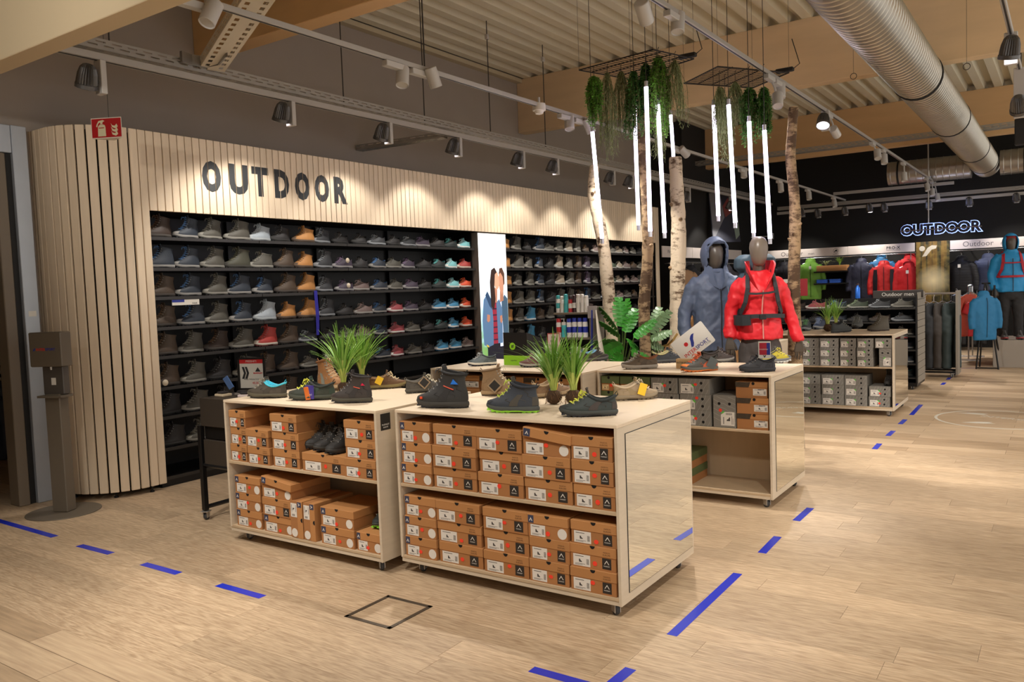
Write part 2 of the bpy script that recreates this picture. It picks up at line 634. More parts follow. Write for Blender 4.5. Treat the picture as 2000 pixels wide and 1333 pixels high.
# spiral ventilation duct
def duct(name, label, axis, p, a0, a1, r, bands, pitch=0.1, group=None):
    M3 = (lambda u, v, t: Vector((p[0] + u, t, p[1] + v))) if axis == 'y' else (lambda u, v, t: Vector((t, p[0] + u, p[1] + v)))
    t_ = thing(name, label, 'duct', (0, 0, 0), 0, group)
    b = MB()
    rings = []
    t = a0
    n = 28
    while t < a1:
        for dt, dr in ((0, 0.0), (pitch * 0.44, 0.0), (pitch * 0.5, 0.006), (pitch * 0.56, 0.0)):
            rings.append([M3((r + dr) * cos(2 * pi * j / n), (r + dr) * sin(2 * pi * j / n), t + dt + pitch * (j / n if j < n / 2 else 1 - j / n) * 0.0) for j in range(n)])
        t += pitch
    b.ring(rings)
    b.build('spiral_tube', mat('zinc_duct_steel', (186, 180, 168), 0.33, metal=0.85, var=0.08, vscale=3), t_, True, 30)
    for (c, w_) in bands:
        rg = [[M3(rr * cos(2 * pi * j / n), rr * sin(2 * pi * j / n), c + dt) for j in range(n)] for rr, dt in ((r + 0.004, -w_), (r + 0.012, -w_), (r + 0.012, w_), (r + 0.004, w_))]
        MB().ring(rg, False, False).build('clamp_band', mat('black_clamp_rubber', (30, 28, 27), 0.6), t_, True, 30)
    return t_


DX, DZ, DR = -1.37, 3.76, 0.25
du = duct('ventilation_duct', 'long round spiral steel duct running away below the plywood beams', 'y', (DX, DZ), 3.6, 19.0, DR, [(9.95, 0.02), (12.9, 0.02), (16.2, 0.02), (18.2, 0.02)])
for yy in (10.9, 14.8):
    a = 2.55
    hp = MB()
    rr = DR + 0.008
    hp.ring([[Vector((DX + rr2 * cos(t), yy + dy, DZ + rr2 * sin(t))) for t in (a - 0.25, a - 0.1, a + 0.1, a + 0.25)] for rr2, dy in ((DR + 0.002, -0.16), (rr, -0.16), (rr, 0.16), (DR + 0.002, 0.16))], True, True, False)
    hp.build('inspection_hatch', mat('zinc_hatch', (150, 146, 140), 0.4, metal=0.8), du)
duct('cross_duct', 'round steel cross duct near the back wall, left of the long duct', 'x', (18.6, 3.72), -3.1, -1.64, 0.24, [(-2.9, 0.015)], 0.12)
duct('cross_duct', 'round steel cross duct near the back wall, right of the long duct', 'x', (18.6, 3.72), -1.10, 1.6, 0.24, [(-0.7, 0.015)], 0.12)


# perforated cable tray: strips between punched slots, all real openings
def tray(name, label, p0, p1, w, h, slot=0.12, mat_=None, rows=1, group=None):
    mt = mat_ or mat('perforated_tray_steel', (168, 164, 156), 0.45, metal=0.45)
    t = thing(name, label, 'cable tray', (0, 0, 0), 0, group)
    p0, p1 = Vector(p0), Vector(p1)
    L_ = (p1 - p0).length
    ax = (p1 - p0).normalized()
    sd = ax.cross(Vector((0, 0, 1))).normalized()
    up = sd.cross(ax)
    M = Matrix((ax, sd, up)).transposed().to_4x4()
    M.translation = p0
    b = MB()
    th = 0.003
    n = int(L_ / slot)
    st_ = L_ / n
    for s in (-1, 1):            # side walls: lower strip, upper strip, bridges between the slots
        y0, y1 = s * w / 2 - th / 2, s * w / 2 + th / 2
        b.bx(0, L_, y0, y1, 0, h * 0.28, M)
        b.bx(0, L_, y0, y1, h * 0.42, h * 0.62, M)
        b.bx(0, L_, y0, y1, h * 0.76, h, M)
        for k in range(n):
            b.bx(k * st_, k * st_ + st_ * 0.4, y0, y1, h * 0.28, h * 0.42, M)
            b.bx(k * st_ + st_ * 0.5, k * st_ + st_ * 0.9, y0, y1, h * 0.62, h * 0.76, M)
    b.build('side_wall', mt, t)
    b = MB()
    for (y0, y1) in ((-w / 2, -w * 0.36), (-w * 0.2, w * 0.2), (w * 0.36, w / 2)):
        b.bx(0, L_, y0, y1, -th, 0, M)
    for k in range(n):
        b.bx(k * st_, k * st_ + st_ * 0.45, -w * 0.36, -w * 0.2, -th, 0, M)
        b.bx(k * st_ + st_ * 0.5, k * st_ + st_ * 0.95, w * 0.2, w * 0.36, -th, 0, M)
    b.build('tray_floor', mt, t)
    return t


TX, TZ = -5.72, 3.37
tray('cable_tray', 'perforated steel cable tray above the lamp rail along the shoe wall', (TX - 0.10, 2.9, TZ + 0.07), (TX - 0.10, 19.2, TZ + 0.07), 0.14, 0.075)
tray('cable_tray', 'wide cream cable tray rising out of the picture at upper left', (TX - 0.02, 4.20, TZ + 0.10), tuple(at(545, -60, 'z', 3.62)), 0.20, 0.075, 0.09, mat('cream_tray', (214, 204, 184), 0.5))
tray('cable_tray', 'short grey cable tray branch reaching back to the taupe wall', (TX - 0.12, 7.30, TZ - 0.02), (WX + 0.02, 7.2, TZ - 0.02), 0.12, 0.06)
tray('cable_tray', 'cable tray beside the third plywood beam, crossing behind the hanging plants', (-6.6, 16.4, 4.05), (1.6, 16.4, 4.05), 0.18, 0.08)
cb = thing('tray_bend', 'curved steel corner joining the two cable trays at upper left', 'cable tray', (0, 0, 0))
b_ = MB()
bp_ = [at(px, py, 'z', TZ + 0.10) for px, py in ((352, 122), (372, 129), (400, 133), (425, 128), (440, 112))]
b_.ring([[p, p + Vector((0.03, 0, 0)), p + Vector((0.03, 0, 0.085)), p + Vector((0, 0, 0.085))] for p in bp_])
b_.build('bend_wall', mat('bent_steel', (150, 146, 140), 0.4, metal=0.5), cb)


def rail(label, x, z, y0, y1, w=0.036, h=0.036, m_=None):
    t = thing('lamp_rail', label, 'track', (x, 0, z))
    MB().cbox(-w / 2, w / 2, y0, y1, -h / 2, h / 2, 0.003).build('rail_body', m_ or rail_grey, t)
    MB().bx(-w * 0.18, w * 0.18, y0 + 0.05, y1 - 0.05, -h / 2 - 0.0015, -h / 2 - 0.0002).build('conductor_slot', mat('black_slot', (34, 32, 31), 0.6), t)
    return t


T1 = (-4.05, 3.30)
T3 = (-2.28, 3.50)
T4 = (-0.37, 3.42)
rail('grey lamp rail running over the front shoe tables', T1[0], T1[1], 2.95, 19.0)
t = rail('thick round-edged lamp rail under the tray along the shoe wall', TX, TZ, 2.8, 19.2, 0.06, 0.05)
rail('grey lamp rail passing the hanging plants towards the back wall', T3[0], T3[1], 3.4, 19.0)
rail('grey lamp rail at the right edge of the picture', T4[0], T4[1], 4.0, 12.5)
# back wall rail and tray (along X)
tr = thing('lamp_rail', 'lamp rail in front of the back wall, left of the duct end', 'track', (0, 18.9, 3.12))
MB().cbox(-5.5, 1.6, -0.03, 0.03, -0.03, 0.03, 0.003).build('rail_body', rail_grey, tr)
tray('cable_tray', 'cable tray over the lamp rail in front of the back wall', (-5.5, 18.98, 3.2), (1.6, 18.98, 3.2), 0.14, 0.07)
tr = thing('support_rail', 'thin grey support rail above the back wall tray', 'track', (0, 18.6, 3.42))
MB().cbox(-4.2, -1.9, -0.03, 0.03, -0.03, 0.03, 0.003).build('rail_body', rail_grey, tr)


def can(head, rail_pt, aim, on, label, power=0, angle=38, group=None, m_=None, scale=1.0):
    """cylinder spotlight: adapter box on the rail, short arm, lamp head with its lens"""
    head, rail_pt = Vector(head), Vector(rail_pt)
    t = thing('spotlight', label, 'spotlight', rail_pt, 0, group)
    m_ = m_ or lamp_grey
    MB().cbox(-0.028, 0.028, -0.19, 0.02, -0.062, -0.019, 0.004).build('adapter_box', m_, t)
    rel = head - rail_pt
    MB().tube([(0, 0, -0.05), (rel.x * 0.5, rel.y * 0.5, max(rel.z * 0.6, -0.12)), tuple(rel)], 0.010, 8).build('arm', m_, t)
    if on != 2:
      aim = head + Vector((-head.x * 0.04 + (aim[0] - head.x) * 0.10, -0.30 - 0.25 * (0 if on else 1), -1.0)) * 2.2
    dirv = (Vector(aim) - head).normalized()
    q = dirv.to_track_quat('-Z', 'Y').to_euler()
    h = MB().lathe([(0.0, 0.075), (0.044, 0.075), (0.048, 0.071), (0.048, -0.07), (0.045, -0.074), (0.041, -0.066)], 20).build('lamp_head', m_, t, True, 35)
    h.location = rel
    h.rotation_euler = q
    h.scale = (scale,) * 3
    MB().lathe([(0.0, -0.061), (0.040, -0.063), (0.040, -0.0655), (0.0, -0.0655)], 20).build('lens', lens_on if on else lens_off, h)
    if on and power:
        s = spot('spotlight_light', head + dirv * 0.085, aim, power, angle, 0.5, WARM, 0.035)
    return t


def dome(head, rail_pt, aim, on, label, power=0, angle=40, group=None, side=1):
    """ribbed aluminium dome lamp beside a flat driver box"""
    head, rail_pt = Vector(head), Vector(rail_pt)
    t = thing('dome_lamp', label, 'spotlight', rail_pt, 0, group)
    rel = head - rail_pt
    by = rel.y + 0.10 * side
    MB().cbox(rel.x - 0.045, rel.x + 0.045, by - 0.022, by + 0.022, rel.z - 0.10, 0.0, 0.004).build('driver_box', lamp_grey, t)
    MB().tube([(rel.x, by, rel.z - 0.02), (rel.x, rel.y, rel.z)], 0.012, 8).build('arm', lamp_dark, t)
    dirv = (Vector(aim) - head).normalized()
    n = 48
    rings = []
    for (r, z) in ((0.012, 0.105), (0.036, 0.098), (0.056, 0.075), (0.069, 0.03), (0.074, -0.02), (0.075, -0.045)):
        rings.append([Vector(((r - (0.008 if j % 2 else 0) * min(1, r * 22)) * cos(2 * pi * j / n), (r - (0.008 if j % 2 else 0) * min(1, r * 22)) * sin(2 * pi * j / n), z)) for j in range(n)])
    h = MB().ring(rings).build('lamp_head', lamp_dark, t)
    h.location = rel
    h.rotation_euler = dirv.to_track_quat('-Z', 'Y').to_euler()
    h.scale = (0.95,) * 3
    MB().lathe([(0.070, -0.044), (0.079, -0.046), (0.080, -0.075), (0.072, -0.079), (0.068, -0.066), (0.0, -0.062)], 28).build('rim', lamp_dark, h, True, 30)
    MB().lathe([(0.0, -0.063), (0.068, -0.067), (0.068, -0.069), (0.0, -0.069)], 20).build('lens', lens_on if on else lens_off, h)
    if on and power:
        spot('dome_lamp_light', head + dirv * 0.1, aim, power, angle, 0.45, WARM, 0.04)
    return t


# ---- dome lamps over the slatted wall
domes = [(170, 152, 0, 'with a red cap, at upper left'), (550, 212, 1, 'above the OUTDOOR lettering'),
         (745, 248, 1, 'lit, left of the grey tray branch'), (884, 276, 1, 'just right of the grey tray branch'), (1010, 302, 1, 'lit and tilted, left of the smoke detector column'),
         (1078, 318, 1, 'small, over the light box'), (1190, 340, 0, 'pale, between the two leftmost birch trunks'),
         (1227, 350, 1, 'lit, left of the second birch trunk'), (1340, 384, 0, 'dull, right of the third birch trunk'), (1425, 402, 1, 'behind the right group of tubes')]
for i, (px, py, on, wh) in enumerate(domes):
    h = at(px, py, 'x', TX)
    h.z = min(h.z, TZ - 0.14)
    dome(h, (TX, h.y, TZ - 0.025), (FX + 0.02, h.y + 0.1, 1.75 if i < 8 else 1.4), on, f'ribbed dome lamp on the wall rail, {wh}', (40 if i < 3 else 40) if i > 0 else 0, 96, None, 1)
# extra unseen lights without fixtures, added along the wall rail to light the shelves
for (y, p) in ((4.6, 80), (10.6, 100), (12.0, 100), (13.3, 100)):
    spot('wall_extra_light', (TX, y, TZ - 0.16), (FX + 0.02, y, 1.7), p * 0.55, 80, 0.6, WARM, 0.04)

# ---- can lights of the front rail
for (px, py, on, aim, pw, wh) in (
        (412, 26, 0, (-5.2, 3.0, 1.0), 0, 'at upper left, before the cream cable tray'),
        (786, 150, 1, (-3.9, 3.7, 0.95), 190, 'left one of the front pair'),
        (846, 152, 2, (-3.9, 5.9, 0.9), 110, 'right one of the front pair'),
        (1112, 240, 1, (-3.9, 5.9, 0.9), 150, 'lit, just left of the hanging plants'),
        (1150, 246, 2, (-3.6, 8.6, 0.8), 140, 'turned away, over the first birch trunk'),
        (1336, 297, 2, (-2.6, 12.6, 0.8), 140, 'white, turned away, right of the third birch trunk'),
        (1453, 338, 1, (-4.6, 15, 0.5), 120, 'lit, seen between the right group of tubes'),
        (1525, 367, 1, (-4.2, 17, 1.0), 110, 'lit, left of the fourth birch trunk'),
        (1580, 383, 1, (-4.4, 19, 1.2), 100, 'lit, small, right of the fourth birch trunk'),
        (1630, 398, 1, (-3.8, 19.5, 1.2), 90, 'lit, small, where the rail meets the back tray')):
    h = at(px, py, 'x', T1[0] + (0.0 if on == 1 else 0.06))
    if h.y > 18.8:
        h = at(px, py, 'y', 18.7)
    can(h, (T1[0], h.y, T1[1]), aim, on, f'grey can spotlight on the front rail, {wh}', pw, 55)
t = thing('motion_detector', 'round white motion detector under the front rail', 'detector', tuple(at(1053, 216, 'x', T1[0])))
MB().lathe([(0.0, 0.06), (0.06, 0.06), (0.062, 0.0), (0.058, -0.004)], 20).build('housing', lamp_white, t, True, 35)
MB().lathe([(0.045, -0.004), (0.035, -0.03), (0.0, -0.04)], 16).build('sensor_dome', mat('milky_plastic', (226, 220, 210), 0.3), t, True)
MB().cyl((0, 0, 0.06), (0, 0, 0.12), 0.012, None, 8).build('mount', lamp_grey, t)

# ---- lamps of the middle rail
for (px, py, on, aim, pw, wh, kd) in (
        (1324, 45, 1, (-2.6, 4.0, 0.9), 210, 'lit, top of picture left of duct', 'c'),
        (1258, 24, 2, (-2.5, 7.2, 1.3), 230, 'at the top of the picture, turned away', 'c'),
        (1524, 178, 1, (-2.4, 6.2, 0.95), 170, 'lit, over the right wire grid', 'c'),
        (1519, 196, 0, (-1.6, 11, 0.5), 0, 'unlit, behind the lit one over the grid', 'c'),
        (1608, 236, 1, (-2.1, 8.2, 1.0), 170, 'lit, left of the first duct clamp', 'd'),
        (1631, 258, 2, (-1.6, 14.6, 0.9), 140, 'white, turned away, next to the lit dome lamp', 'c'),
        (1714, 302, 0, (-1.4, 14, 0.5), 0, 'white and unlit, against the third beam', 'c'),
        (1727, 311, 1, (-2.2, 10.6, 0.9), 150, 'lit, hanging below the third beam edge', 'c'),
        (1766, 346, 1, (-2.2, 14.0, 0.9), 140, 'lit, halfway to the back wall', 'c'),
        (1811, 366, 1, (-1.2, 17.0, 0.9), 120, 'lit, first of the three close together', 'c'),
        (1821, 376, 1, (-2.6, 19.5, 1.2), 110, 'lit, second of the three close together', 'c'),
        (1831, 386, 1, (-1.0, 19.6, 1.3), 110, 'lit, third of the three close together', 'c')):
    h = at(px, py, 'x', T3[0] + (0.0 if on == 1 else 0.05))
    if h.y > 18.7:
        h = at(px, py, 'y', 18.2 + (px - 1811) * 0.025)
    f_ = can if kd == 'c' else dome
    f_(h, (T3[0], h.y, T3[1]), aim, on, f'{"grey can spotlight" if kd == "c" else "ribbed dome lamp"} on the middle rail, {wh}', pw, 55)
for (px, py, on, aim, pw, wh) in ((1973, 95, 1, (-0.9, 8.4, 0.0), 200, 'lit, at the upper right edge'), (1990, 205, 0, (-0.3, 12, 0.0), 0, 'pale, below the lit one at the right edge')):
    h = at(px, py, 'x', T4[0])
    dome(h, (T4[0], h.y, T4[1]), aim, on, f'ribbed dome lamp on the right rail, {wh}', pw, 60)
t = thing('hanging_speaker', 'small black loudspeaker box hanging at the right edge', 'speaker', tuple(at(1993, 258, 'y', 12.0)))
MB().cbox(-0.06, 0.06, -0.07, 0.07, -0.16, 0.16, 0.01).build('cabinet', mat('black_plastic', (24, 24, 26), 0.5), t)
MB().cyl((0, 0, 0.16), (0, 0, 1.0), 0.012, None, 8).build('hanger', wire_m, t)
for (px, py, on, wh) in ((1566, 415, 0, 'leftmost, by the fourth birch trunk'), (1597, 417, 0, 'second from the left'), (1650, 412, 0, 'third from the left'),
                         (1698, 406, 1, 'the lit one'), (1727, 405, 0, 'just right of the lit one'), (1814, 400, 0, 'above the illuminated OUTDOOR sign'),
                         (1893, 394, 0, 'left of the duct end'), (1985, 386, 0, 'right of the duct end')):
    h = at(px, py, 'y', 18.9)
    dome(h, (h.x, 18.9, 3.09), (h.x, 19.9, 1.2), on, f'ribbed dome lamp on the back wall rail, {wh}', 90 if on else 0, 60)
for x in (-5.2, -3.6, -2.2, -0.9, 0.4):
    spot('back_rail_light', (x, 18.6, 3.0), (x, 19.8, 1.5), 60, 75, 0.6, WARM, 0.05)
# suspension rods
rods = []
for (px, pb, plane) in ((672, 215, 1), (830, 250, 1), (958, 258, 1), (1066, 292, 1), (214, 90, 1), (830, 150, 0)):
    p = at(px, pb, 'x', TX - 0.10 if plane else T1[0])
    top = 4.86
    t = thing('suspension_rod', f'thin steel rod holding the {"cable tray" if plane else "front lamp rail"}, ' + {672: 'right of the honey beam', 830: 'near the paired can lights' if plane else 'beside the paired spotlights', 958: 'with a clamp just under the deck', 1066: 'in front of the middle beam end', 214: 'at far left'}[px], 'rod', tuple(p))
    MB().cyl((0, 0, 0), (0, 0, top - p.z), 0.006, None, 6).build('rod', wire_m, t)
    if px in (958, 1066):
        MB().cbox(-0.02, 0.02, -0.02, 0.02, top - p.z - 0.22, top - p.z - 0.16, 0.004).build('clamp', lamp_grey, t)

# hooks on wires along the middle beam
for (px, py, n) in ((1667, 149, 'left of the duct'), (1888, 130, 'right of the duct')):
    p = at(px, py, 'y', 10.4)
    t = thing('wire_hook', f'thin wire with a ring end hanging before the middle beam, {n}', 'hook', tuple(p))
    MB().tube([(0.035 * cos(a * pi / 8), 0, 0.035 * sin(a * pi / 8)) for a in range(17)], 0.004, 6).build('ring', wire_m, t)
    MB().cyl((0, 0, 0.035), (0, 0, 4.86 - p.z), 0.002, None, 5).build('wire', wire_m, t)

# ---------------------------------------------------------------- hanging wire grids, LED tubes and plants
iron = mat('dark_iron_wire', (44, 38, 34), 0.55, metal=0.4)


def wire_grid(label, c, nlong, nshort, z):
    c = [Vector(p) for p in c]
    t = thing('wire_grid', label, 'grid', tuple(sum(c, Vector()) / 4))
    o = sum(c, Vector()) / 4
    fr = MB()
    for i in range(4):
        fr.tube([c[i] - o, c[(i + 1) % 4] - o], 0.006, 6)
    fr.build('frame', iron, t)
    wl = MB()
    for i in range(1, nlong):
        wl.tube([c[0].lerp(c[1], i / nlong) - o, c[3].lerp(c[2], i / nlong) - o], 0.003, 5)
    wl.build('fine_wire', iron, t)['kind'] = 'stuff'
    ws = MB()
    for i in range(1, nshort):
        ws.tube([c[0].lerp(c[3], i / nshort) - o + Vector((0, 0, 0.006)), c[1].lerp(c[2], i / nshort) - o + Vector((0, 0, 0.006))], 0.005, 5)
    ws.build('cross_wire', iron, t)['kind'] = 'stuff'
    hk = MB()
    for p in c:
        hk.tube([p - o, Vector((p.x - o.x, p.y - o.y, 4.9 - o.z))], 0.0015, 5)
    hk.build('suspension_wire', wire_m, t)
    return t


G1 = [at(px, py, 'z', 3.62) for px, py in ((1131, 137), (1275, 97), (1355, 115), (1232, 155))]
G2 = [at(px, py, 'z', 3.52) for px, py in ((1336, 163), (1402, 130), (1541, 142), (1470, 172))]
wire_grid('dark wire grid hanging over the birch trunks, the left one', G1, 18, 4, 3.62)
wire_grid('dark wire grid hanging over the mannequins, the right one', G2, 18, 5, 3.52)
for (px, py, z, n) in ((1343, 113, 3.64, 'left'), (1533, 141, 3.54, 'right')):
    t = thing('power_supply', f'small black power supply lying on the {n} wire grid', 'power supply', tuple(at(px, py, 'z', z)))
    MB().cbox(-0.08, 0.08, -0.03, 0.03, 0, 0.035, 0.005).build('housing', mat('black_plastic', (24, 24, 26), 0.5), t)
    MB().tube([(0.08, 0, 0.02), (0.13, 0.02, 0.06), (0.10, 0.03, 0.16), (0.06, 0.03, 0.3)], 0.004, 6).build('cable', mat('black_plastic', (24, 24, 26), 0.5), t)

tube_on = mat('lit_led_tube', (250, 246, 255), 0.3, emit=(238, 226, 255), estr=6.0)
tube_cap = mat('clear_tube_cap', (196, 196, 204), 0.15, metal=0.3)
tubes = [(1157, 258, 1176, 466, 7.0, 'leftmost, in front of the first birch trunk'), (1239, 205, 1247, 440, 7.3, 'left of the second birch trunk'),
         (1262, 170, 1270, 452, 6.7, 'highest one, crossing the second birch trunk'), (1285, 205, 1298, 455, 6.9, 'left of the third birch trunk'),
         (1310, 225, 1318, 345, 8.45, 'behind the top of the third birch trunk'), (1394, 206, 1403, 422, 7.4, 'first of the right group'),
         (1423, 205, 1436, 435, 7.2, 'second of the right group'), (1463, 238, 1472, 455, 7.3, 'third of the right group'), (1493, 255, 1504, 466, 7.3, 'rightmost, touching the red mannequin head in view')]
for (xa, ya, xb, yb, y, wh) in tubes:
    p, q = at(xa, ya, 'y', y), at(xb, yb, 'y', y)
    t = thing('led_tube', f'glowing vertical LED tube, {wh}', 'lamp', tuple(q))
    Lh = p.z - q.z
    dx = p.x - q.x
    MB().cyl((0, 0, 0), (dx, 0, Lh), 0.0185, None, 14).build('light_tube', tube_on, t, True)
    MB().cyl((0, 0, -0.05), (0, 0, 0.0), 0.017, None, 14).build('end_cap', tube_cap, t, True)
    MB().cyl((dx, 0, Lh), (dx, 0, Lh + 0.05), 0.017, None, 14).build('end_cap', tube_cap, t, True)
    MB().cyl((dx, 0, Lh + 0.05), (dx, 0, 4.87 - q.z), 0.003, None, 6).build('cable', wire_m, t)

leaf_g = mat('fern_green', (112, 168, 56), 0.6, var=0.35, vscale=30)
leaf_d = mat('deep_green', (74, 126, 50), 0.6, var=0.3, vscale=30)
leaf_m = mat('moss_grey_green', (152, 164, 112), 0.7, var=0.25, vscale=30)
stem_m = mat('plant_stem', (92, 94, 50), 0.7)


def hanging(px, y0, y1, hw, y, kind, label, seed):
    rn = random.Random(seed)
    top, bot = at(px, y0, 'y', y), at(px, y1, 'y', y)
    k = (at(px + hw, y0, 'y', y) - top).length
    H_ = top.z - bot.z
    t = thing('hanging_plant', label, 'plant', tuple(top))
    sm, fm = MB(), MB()
    ns = 40 if kind == 'm' else 42
    for s in range(ns):
        a = rn.uniform(0, 2 * pi)
        rr = k * sqrt(rn.random())
        dx, dy = rr * cos(a), rr * sin(a)
        ln = H_ * rn.uniform(0.55, 1.0)
        pts = []
        w1, w2 = rn.uniform(-0.03, 0.03), rn.uniform(0, 6)
        for i in range(9):
            f = i / 8
            e = min(1, f * 2.0) ** 0.8
            pts.append(Vector((dx * e + w1 * sin(5 * f + w2) * 0.6, dy * e + 0.02 * sin(4 * f + w2 * 2), 0.05 * sin(f * pi) - ln * f)))
        sm.tube(pts, 0.0022 if kind == 'm' else 0.0028, 3, False)
        nl = 44 if kind == 'm' else 85
        for i in range(nl):
            f = rn.random() ** 0.8
            j = min(7, int(f * 8))
            p = pts[j].lerp(pts[j + 1], f * 8 - j)
            az = rn.uniform(0, 2 * pi)
            p = p + Vector((rn.uniform(-.012, .012), rn.uniform(-.012, .012), 0))
            l_ = rn.uniform(0.022, 0.05) if kind == 'm' else rn.uniform(0.014, 0.032)
            wd = 0.0022 if kind == 'm' else l_ * 0.38
            dr = Vector((cos(az), sin(az), -1.2 if kind == 'm' else rn.uniform(-1.0, 0.3))).normalized()
            sd = dr.cross(Vector((0, 0, 1))).normalized()
            m0 = p + dr * l_ * 0.5
            fm.add([p, m0 + sd * wd, p + dr * l_, m0 - sd * wd], [(0, 1, 2, 3)])
    sm.build('stem', stem_m, t)['kind'] = 'stuff'
    fm.build('foliage', {'m': leaf_m, 'g': leaf_g, 'd': leaf_d}[kind], t)['kind'] = 'stuff'
    hk = MB().tube([(0, 0, 0.0), (0, 0, max(0.06, (3.62 if px < 1340 else 3.52) - top.z)), (0.01, 0, max(0.08, (3.635 if px < 1340 else 3.535) - top.z))], 0.003, 5)
    hk.build('hook', wire_m, t)


for i, a in enumerate([
        (1160, 150, 255, 13, 6.75, 'g', 'dense green hanging plant at the left end of the left grid'),
        (1186, 142, 315, 17, 6.85, 'm', 'wispy grey-green moss trailing lowest at the left of the left grid'),
        (1213, 140, 275, 15, 6.95, 'm', 'wispy moss strands between the two dense plants of the left grid'),
        (1238, 140, 275, 17, 6.9, 'd', 'dark green bushy hanging plant left of the highest tube'),
        (1262, 125, 235, 13, 6.95, 'd', 'short dark hanging plant behind the highest tube'),
        (1285, 110, 275, 21, 6.9, 'g', 'largest and brightest green hanging plant, on the left grid'),
        (1283, 190, 315, 14, 7.2, 'm', 'pale moss tail hanging below the largest plant'),
        (1318, 118, 250, 20, 6.95, 'm', 'thin brownish moss curtain at the right end of the left grid'),
        (1405, 170, 265, 11, 7.35, 'm', 'narrow moss bunch at the left of the right grid'),
        (1416, 190, 325, 17, 7.5, 'm', 'longest grey-green moss bunch of the right grid'),
        (1436, 160, 250, 14, 7.45, 'm', 'short moss bunch behind the second tube of the right grid'),
        (1463, 172, 285, 15, 7.4, 'd', 'bushy green hanging plant over the third tube of the right grid'),
        (1491, 172, 275, 12, 7.42, 'd', 'dark green hanging plant over the rightmost tube')]):
    hanging(*a, seed=100 + i)


# ---------------------------------------------------------------- birch trunks
def bark(name, light, dark, amount):
    M = bpy.data.materials.new(name)
    M.use_nodes = True
    N, L = M.node_tree.nodes, M.node_tree.links
    b = N['Principled BSDF']
    tc = N.new('ShaderNodeTexCoord')
    mp = N.new('ShaderNodeMapping')
    mp.inputs['Scale'].default_value = (7, 7, 15)
    L.new(tc.outputs['Object'], mp.inputs['Vector'])
    n1 = N.new('ShaderNodeTexNoise')
    n1.inputs['Scale'].default_value = 1.7
    n1.inputs['Detail'].default_value = 6
    n1.inputs['Roughness'].default_value = 0.7
    L.new(mp.outputs[0], n1.inputs['Vector'])
    n3 = N.new('ShaderNodeTexNoise')
    n3.inputs['Scale'].default_value = 4.5
    n3.inputs['Detail'].default_value = 4
    L.new(tc.outputs['Object'], n3.inputs['Vector'])
    ad = N.new('ShaderNodeMath')
    ad.operation = 'MULTIPLY_ADD'
    ad.inputs[1].default_value = 0.75
    L.new(n3.outputs[0], ad.inputs[0])
    L.new(n1.outputs[0], ad.inputs[2])
    cr = N.new('ShaderNodeValToRGB')
    e = cr.color_ramp.elements
    e[0].position = amount
    e[0].color = rgb(*dark)
    e[1].position = amount + 0.16
    e[1].color = rgb(*light)
    L.new(ad.outputs[0], cr.inputs[0])
    L.new(cr.outputs[0], b.inputs['Base Color'])
    b.inputs['Roughness'].default_value = 0.8
    bp = N.new('ShaderNodeBump')
    bp.inputs['Strength'].default_value = 0.7
    bp.inputs['Distance'].default_value = 0.01
    L.new(n1.outputs[0], bp.inputs['Height'])
    L.new(bp.outputs[0], b.inputs['Normal'])
    return M


bark_w = bark('white_birch_bark', (208, 190, 162), (96, 74, 52), 0.70)
bark_b = bark('brown_birch_bark', (170, 142, 106), (84, 62, 40), 0.80)
wood_cut = mat('cut_wood', (214, 186, 140), 0.7)


def trunk(label, pts, y, rs, m_, seed, knots=4):
    rn = random.Random(seed)
    P = [at(px, py, 'y', y) for px, py in pts]
    P.append(Vector((P[-1].x, y, 0.0)))
    rs = rs + [rs[-1] * 1.15]
    base = P[-1]
    t = thing('birch_trunk', label, 'tree trunk', tuple(base))
    # refine the path
    fine, fr = [], []
    for i in range(len(P) - 1):
        for k in range(8):
            f = k / 8
            p = [P[max(i - 1, 0)], P[i], P[i + 1], P[min(i + 2, len(P) - 1)]]
            q = 0.5 * ((2 * p[1]) + (p[2] - p[0]) * f + (2 * p[0] - 5 * p[1] + 4 * p[2] - p[3]) * f * f + (3 * p[1] - p[0] - 3 * p[2] + p[3]) * f ** 3)
            fine.append(q - base)
            fr.append((rs[i] * (1 - f) + rs[i + 1] * f) * rn.uniform(0.95, 1.06))
    fine.append(P[-1] - base)
    fr.append(rs[-1])
    b = MB().tube(fine, fr, 18)
    b.build('bark', m_, t, True, 60)
    top = fine[0]
    MB().lathe([(0, 0.0005), (rs[0] * 0.9, 0.0005), (rs[0] * 0.9, 0.004), (0, 0.004)], 16).build('cut_end', wood_cut, t, loc=top)
    for k in range(knots):
        i = rn.randrange(4, len(fine) - 12)
        a = rn.uniform(-2.4, -0.2)
        dirv = Vector((cos(a), sin(a), 0))
        p = fine[i] + dirv * fr[i] * 0.85
        MB().tube([p, p + dirv * 0.02 + Vector((0, 0, 0.006)), p + dirv * 0.032 + Vector((0, 0, 0.014))], [fr[i] * 0.36, fr[i] * 0.25, fr[i] * 0.12], 10).build('branch_stub', bark_b, t, True)
    return t


